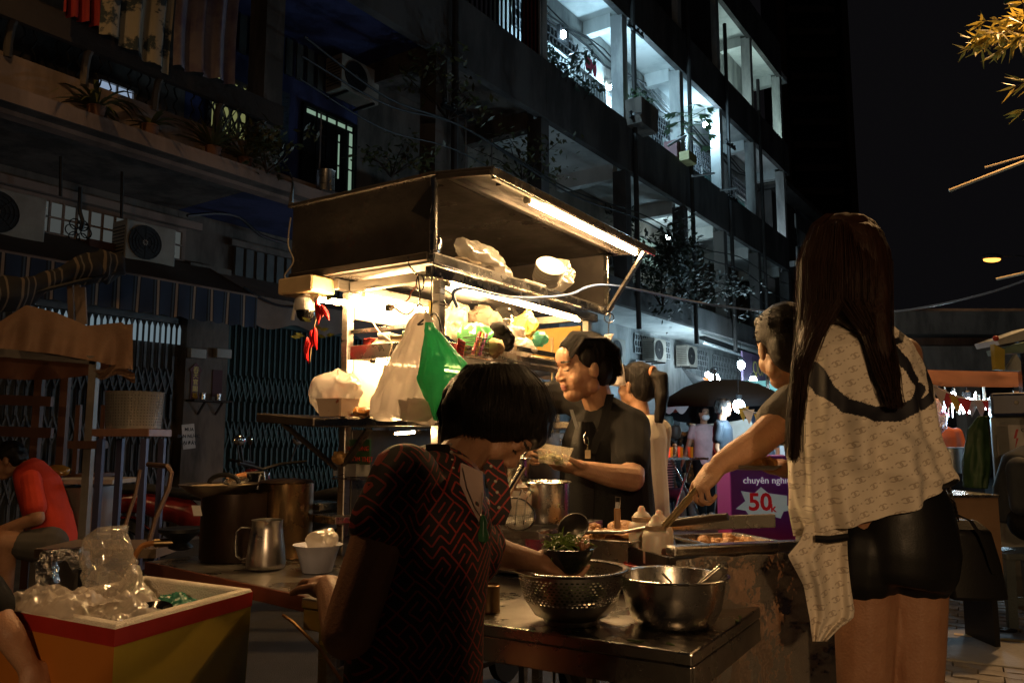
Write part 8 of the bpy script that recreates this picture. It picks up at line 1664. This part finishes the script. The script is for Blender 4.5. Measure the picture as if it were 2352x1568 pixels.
for q in (-1, 1): hb.ell(vmP(q * .068, -.004, .038), (.018, .052, .045), vmB)
fuse(hb, 'hair', H_BLK, VM, .006, 4, fold=.0035, fold_sc=75)
gd = [[vmP(x, .07, .10 - abs(x)), vmP(x * 1.3, .02, .135 - abs(x) * .5), vmP(x * 1.5, -.06, .125 - abs(x) * .5), vmP(x * 1.3, -.115, .05), vmP(x * .6, -.135, -.04)] for x in [(-.06 + .12 * k / 16) for k in range(17)]]
strands(MB(), gd, 700, .006, .0009, 2).build('hair_strands', H_BLK, VM, 'all')

# ======== helper with a ponytail behind the vendor
PW, pwP, pwH, pwB = simple_person('woman with ponytail and cream T-shirt behind the vendor', None, None, 1.57, (-.75, .66), mat('cream_tee', (.82, .74, .60), .8, col2=(.74, .65, .50), ns=8, bump=(120, .2)), m_black, H_BLK, SK1, loc=(at(1476, 1100, 3.9).x, 3.9, 0), voxel=.008, arms={'l': ((-.22, .02, 1.1), (-.12, .22, 1.05)), 'r': ((.22, .05, 1.08), (.14, .25, 1.05))}, sleeve=.75)
pt = MB(); pt.loft([(pwH(0, -.10, .06), .03, .03), (pwH(0, -.155, .04), .035, .04), (pwH(0, -.165, -.06), .036, .036), (pwH(0, -.14, -.20), .02, .02)], pwB.col[0]); fuse(pt, 'ponytail', H_BLK, PW, .006, 3, fold=.003, fold_sc=80)
tb = MB(); tb.tube([pwH(.03 * math.cos(a), -.115, .065 + .03 * math.sin(a)) for a in [k * math.pi / 6 for k in range(13)]], .009, 6); tb.build('hair_tie', mat('orange_tie', (.5, .2, .09), .7), PW, True)

# ======== customer in grey T-shirt reaching with tongs
CM = thing('person', 'customer in grey T-shirt reaching out with long tongs, plate in the other hand', 'person', (at(1880, 1100, 2.5).x, 2.5, 0))
K = lambda x, y, Y=2.5: at(x, y, Y)
mb = MB()
mb.loft([(Vector((K(1950, 1200).x, 2.52, .84)), .15, .12), (K(1945, 1150), .15, .12), (K(1915, 1030), .155, .115), (K(1872, 940), .16, .10), (K(1868, 905), .12, .075)], (.6, .8, 0))
mb.cap(K(1862, 920), K(1818, 845), .054, .056)
cmB = basis((-.16, .97, -.15), (-.05, 0, 1)); cmP = head_vol(mb, K(1803, 800, 2.48), cmB, 1.05)
sL = K(1828, 935, 2.42); eL = K(1735, 1020, 2.32); wL = K(1655, 1065, 2.30)
limb(mb, [sL, K(1785, 975, 2.36), eL, K(1690, 1045, 2.31), wL], [.055, .05, .045, .040, .031]); hand_vol(mb, wL, Vector((-.62, -.1, -.62)), Vector((.45, .3, -.6)), -1, (.7, .9, .7), spread=.35, s=1.08, thumb_in=.5)
sR = K(1905, 940, 2.62); eR = K(1880, 1085, 2.5); wR = K(1825, 1078, 2.36)
limb(mb, [sR, eR, wR], [.055, .045, .031]); hand_vol(mb, wR, Vector((-.95, -.1, .05)), Vector((0, -.2, 1)), 1, (.25, .3, .3), s=1.05)
for q in (-1, 1):
    hp = Vector((K(1950, 1200).x + .06 * q, 2.52 + .07 * q, .84)); kn = Vector((hp.x, hp.y, .46)); an = Vector((hp.x, hp.y, .09)); limb(mb, [hp, kn, an], [.085, .056, .04]); foot(mb, an, an + Vector((-.7, .6, 0)))
fuse(mb, 'body', SK1, CM, .0045, 3)
ts = MB(); ts.loft([(Vector((K(1950, 1200).x, 2.52, .74)), .18, .15), (K(1945, 1150), .18, .15), (K(1915, 1030), .18, .14), (K(1882, 945), .17, .125), (K(1868, 912), .13, .09), (K(1862, 895), .085, .075)], (.6, .8, 0), 24)
limb(ts, [sL, sL.lerp(eL, .38)], [.078, .074]); limb(ts, [sR, sR.lerp(eR, .4)], [.078, .074])
fuse(ts, 'shirt', mat('grey_tee', (.10, .092, .085), .85, bump=(160, .3)), CM, .007, 4, fold=.005, fold_sc=14, seed=2)
tr = MB(); 
for q in (-1, 1):
    hp = Vector((K(1950, 1200).x + .06 * q, 2.52 + .07 * q, .84)); limb(tr, [hp, Vector((hp.x, hp.y, .44)), Vector((hp.x, hp.y, .12))], [.105, .085, .07])
fuse(tr, 'trousers', m_black, CM, .01, 2, fold=.005)
hb = MB(); hb.ell(cmP(0, -.022, .045), (.092, .104, .095), cmB); hb.ell(cmP(0, -.055, -.01), (.085, .068, .085), cmB); hb.ell(cmP(0, .04, .095), (.065, .05, .035), cmB)
fuse(hb, 'hair', H_BLK, CM, .006, 3)
gd = []
for k in range(420):
    d = Vector((rng.gauss(0, 1), rng.gauss(-.3, 1), rng.gauss(.35, .7))); d.normalize(); p = cmP(0, -.02, .04) + cmB @ Vector((d.x * .088, d.y * .10, d.z * .09)); o = cmB @ d
    gd.append([p - o * .004, p + o * .005, p + o * .010 + cmB @ Vector((0, -.006, -.004))])
strands(MB(), gd, 900, .003, .0012, 4).build('hair_strands', H_BLK, CM, 'all')

# ======== seated man in red T-shirt at the left edge
RS = thing('person', 'seated man in orange-red T-shirt and grey shorts at the left edge', 'person', (at(60, 1250, 5.6).x, 5.6, 0))
K = lambda x, y, Y=5.6: at(x, y, Y)
m_red = mat('orange_red_tee', (.65, .05, .018), .8, col2=(.52, .035, .014), ns=7, bump=(140, .2)); m_short = mat('grey_shorts', (.09, .082, .075), .85)
mb = MB(); mb.loft([(K(115, 1245), .16, .14), (K(110, 1180), .155, .13), (K(85, 1110), .16, .12), (K(62, 1078), .12, .09)], (.2, -1, 0))
mb.cap(K(62, 1080), K(38, 1058), .06, .058); rsB = basis((-.93, -.25, -.3), (-.25, 0, 1)); rsP = head_vol(mb, K(20, 1058, 5.58), rsB, 1.05)
sN = K(72, 1100, 5.42); eN = K(85, 1190, 5.35); wN = K(8, 1215, 5.35); limb(mb, [sN, eN, wN], [.056, .047, .033]); hand_vol(mb, wN, Vector((-1, 0, -.1)), (0, 0, -1), 1)
for dy in (-.18, .12):
    hp = K(105, 1250, 5.6 + dy); kn = K(12, 1245, 5.5 + dy); an = K(12, 1375, 5.55 + dy); an.z = .09; limb(mb, [hp, kn, kn.lerp(an, .35), an], [.10, .068, .062, .04]); foot(mb, an, an + Vector((-1, 0, 0)))
fuse(mb, 'body', [SK2, m_lips, m_brow], RS, .009, 3, paint=face_paint(rsP, rsB, 1.05))
ts = MB(); ts.loft([(K(122, 1256), .175, .150), (K(112, 1190), .17, .145), (K(88, 1112), .17, .132), (K(66, 1078), .13, .10), (K(58, 1068), .08, .075)], (.2, -1, 0), 24); limb(ts, [sN, sN.lerp(eN, .70)], [.074, .078]); fuse(ts, 'shirt', m_red, RS, .008, 2, fold=.014, fold_sc=9)
ts = MB()
for dy in (-.18, .12): limb(ts, [K(112, 1252, 5.6 + dy), K(58, 1250, 5.55 + dy)], [.125, .10])
ts.loft([(K(95, 1262), .15, .12), (K(125, 1250), .17, .13)], (.2, -1, 0)); fuse(ts, 'shorts', m_short, RS, .01, 3, fold=.008, fold_sc=14)
hb = MB(); hb.ell(rsP(0, -.02, .045), (.09, .10, .09), rsB); hb.ell(rsP(0, -.055, .0), (.085, .065, .08), rsB); fuse(hb, 'hair', H_BLK, RS, .009, 2, fold=.005, fold_sc=90)

# ======== someone crouching at the bottom left corner: dark trousers, bare arm reaching down
CR = thing('person', 'crouching person in black at the bottom left corner, one bare arm hanging down', 'person', (at(-200, 1600, 2.3).x, 2.3, 0))
K = lambda x, y, Y=2.2: at(x if x > -56 else x - 120, y, Y)
mb = MB(); mb.loft([(K(-130, 1620, 2.35), .17, .14), (K(-120, 1480, 2.3), .17, .13), (K(-85, 1360, 2.25), .16, .11), (K(-70, 1320, 2.25), .1, .08)], (.3, -1, 0))
mb.cap(K(-75, 1330, 2.25), K(-70, 1270, 2.25), .055, .05); crP = head_vol(mb, K(-70, 1210, 2.25), basis((.8, .4, -.3)), 1.)
sN = K(-54, 1368, 2.12); eN = K(20, 1455, 2.1); wN = K(62, 1525, 2.12); limb(mb, [sN, eN, wN], [.048, .037, .027]); hand_vol(mb, wN, K(82, 1568, 2.12) - wN, (-.6, .3, 0), 1, (.3, .4, .3))
for dy in (-.12, .14): hp = K(-130, 1640, 2.35 + dy); kn = K(-90, 1560, 2.25 + dy); an = Vector((kn.x - .05, kn.y, .09)); limb(mb, [hp, kn, an], [.09, .06, .04]); foot(mb, an, an + Vector((1, 0, 0)))
fuse(mb, 'body', SK2, CR, .009, 3)
ts = MB(); ts.loft([(K(-130, 1640, 2.35), .2, .17), (K(-118, 1480, 2.3), .2, .16), (K(-85, 1362, 2.25), .18, .13), (K(-72, 1328, 2.25), .085, .08)], (.3, -1, 0), 22); limb(ts, [sN, sN.lerp(eN, .3)], [.07, .066]); fuse(ts, 'shirt', m_black, CR, .01, 3, fold=.006)
ts = MB()
for dy in (-.12, .14): hp = K(-130, 1640, 2.35 + dy); kn = K(-90, 1560, 2.25 + dy); limb(ts, [hp, kn, Vector((kn.x - .05, kn.y, .14))], [.11, .085, .07])
fuse(ts, 'trousers', m_black, CR, .01, 2)
hb = MB(); hb.ell(crP(0, -.02, .045), (.09, .10, .09), basis((.8, .4, -.3))); fuse(hb, 'hair', H_BLK, CR, .01, 2)

# ======== passers-by and diners down the street
m_floral = mat('dark_floral', (.02, .016, .014), .8, col2=(.16, .08, .03), ns=9, thr=(.52, .6)); m_dkblue = mat('midnight_tee', (.012, .016, .024), .8); m_pinkw = mat('pale_pink_blouse', (.55, .36, .36), .8); m_jean = mat('blue_jeans', (.04, .07, .13), .8)
def stripes(name, a, b, k):
    m, nt, p, out = _nt(name); tc = N(nt, 'ShaderNodeTexCoord'); sx = N(nt, 'ShaderNodeSeparateXYZ', {0: tc.outputs['Object']})
    nt.links.new(mix_(nt, math_(nt, 'GREATER_THAN', math_(nt, 'FRACT', math_(nt, 'MULTIPLY', sx.outputs[2], k)), .5), a, b), p.inputs['Base Color']); p.inputs['Roughness'].default_value = .8; return m
simple_person('woman in white mask and dark floral top walking up the street', (1594, 1168), None, 1.62, (-.1, -1), m_floral, m_floral, H_BLK, SK2, mask=True, arms={'r': ((.27, .04, 1.08), (.36, .1, .88))}, sleeve=.5)
simple_person('tall woman in white mask and pale pink blouse beside the man in dark T-shirt', (1622, 1180), 12.4, 1.72, (.15, -1), m_pinkw, m_black, H_BLK, SK2, mask=True, arms={'r': ((.26, .02, 1.08), (.36, .04, .84))}, sleeve=.3)
simple_person('man in dark T-shirt looking right in front of the bright stall lamp', (1665, 1210), 10.6, 1.74, (.9, -.45), m_dkblue, m_black, H_BLK, SK2)
simple_person('diner in striped shirt and jeans sitting by the kerb', None, None, 1.6, (.6, -.8), stripes('striped_tee', (.5, .48, .46), (.03, .03, .035), 26), m_jean, H_BLK, SK2, loc=(at(1528, 1150, 12.0).x, 12.0, 0), voxel=.014, seat=.42)
simple_person('smiling diner with dark hair sitting behind the striped shirt', None, None, 1.58, (.25, -1), m_black, m_black, H_BLK, SK1, loc=(at(1547, 1150, 13.6).x, 13.6, 0), voxel=.014, seat=.40)
simple_person('person in orange reflective vest standing behind the red motorbike', None, None, 1.6, (.3, 1), mat('orange_vest', (.32, .055, .01), .7), m_black, H_BLK, SK2, loc=(at(2168, 1130, 8.6).x, 8.6, 0), voxel=.014)
# dark figure sitting on the grey stool at the right edge
RD = thing('person', 'person in dark clothes sitting on the grey plastic stool at the right edge', 'person', (at(2350, 1200, 5.4).x, 5.4, 0))
K = lambda x, y, Y=5.4: at(x, y, Y)
mb = MB(); mb.loft([(K(2365, 1195), .17, .14), (K(2372, 1130), .17, .13), (K(2380, 1060), .17, .12), (K(2385, 1030), .1, .08)], (.4, -1, 0)); mb.cap(K(2385, 1040), K(2392, 1005), .056, .05); rdP = head_vol(mb, K(2398, 985), basis((.7, .6, -.2)), 1.)
for dy in (-.12, .14): hp = K(2360, 1200, 5.4 + dy); kn = hp + Vector((.28, .3, .02)); an = Vector((kn.x, kn.y, .09)); limb(mb, [hp, kn, an], [.095, .062, .04]); foot(mb, an, an + Vector((.7, .6, 0)))
fuse(mb, 'body', SK2, RD, .012, 2)
ts = MB(); ts.loft([(K(2362, 1205), .21, .19), (K(2366, 1130), .22, .19), (K(2378, 1060), .2, .16), (K(2386, 1030), .1, .09)], (.4, -1, 0), 22); limb(ts, [K(2345, 1080, 5.25), K(2345, 1160, 5.2)], [.09, .07]); fuse(ts, 'shirt', m_dkblue, RD, .012, 3, fold=.01, fold_sc=10)
ts = MB()
for dy in (-.12, .14): hp = K(2360, 1200, 5.4 + dy); kn = hp + Vector((.28, .3, .02)); limb(ts, [hp, kn, Vector((kn.x, kn.y, .14))], [.12, .085, .07])
fuse(ts, 'trousers', m_black, RD, .012, 2)
hb = MB(); hb.ell(rdP(0, -.02, .045), (.09, .10, .09), basis((.7, .6, -.2))); fuse(hb, 'hair', H_BLK, RD, .012, 2)
# added figure out of view behind the lens, blocking light from the bending woman
simple_person('added unseen figure behind the camera shading the bending woman', None, None, 1.74, (0, 1), m_black, m_black, H_BLK, SK2, loc=(-.03, -.46, 0), voxel=.02, arms={'l': ((-.36, .05, 1.14), (-.12, .22, 1.36)), 'r': ((.36, .05, 1.14), (.12, .22, 1.36))})
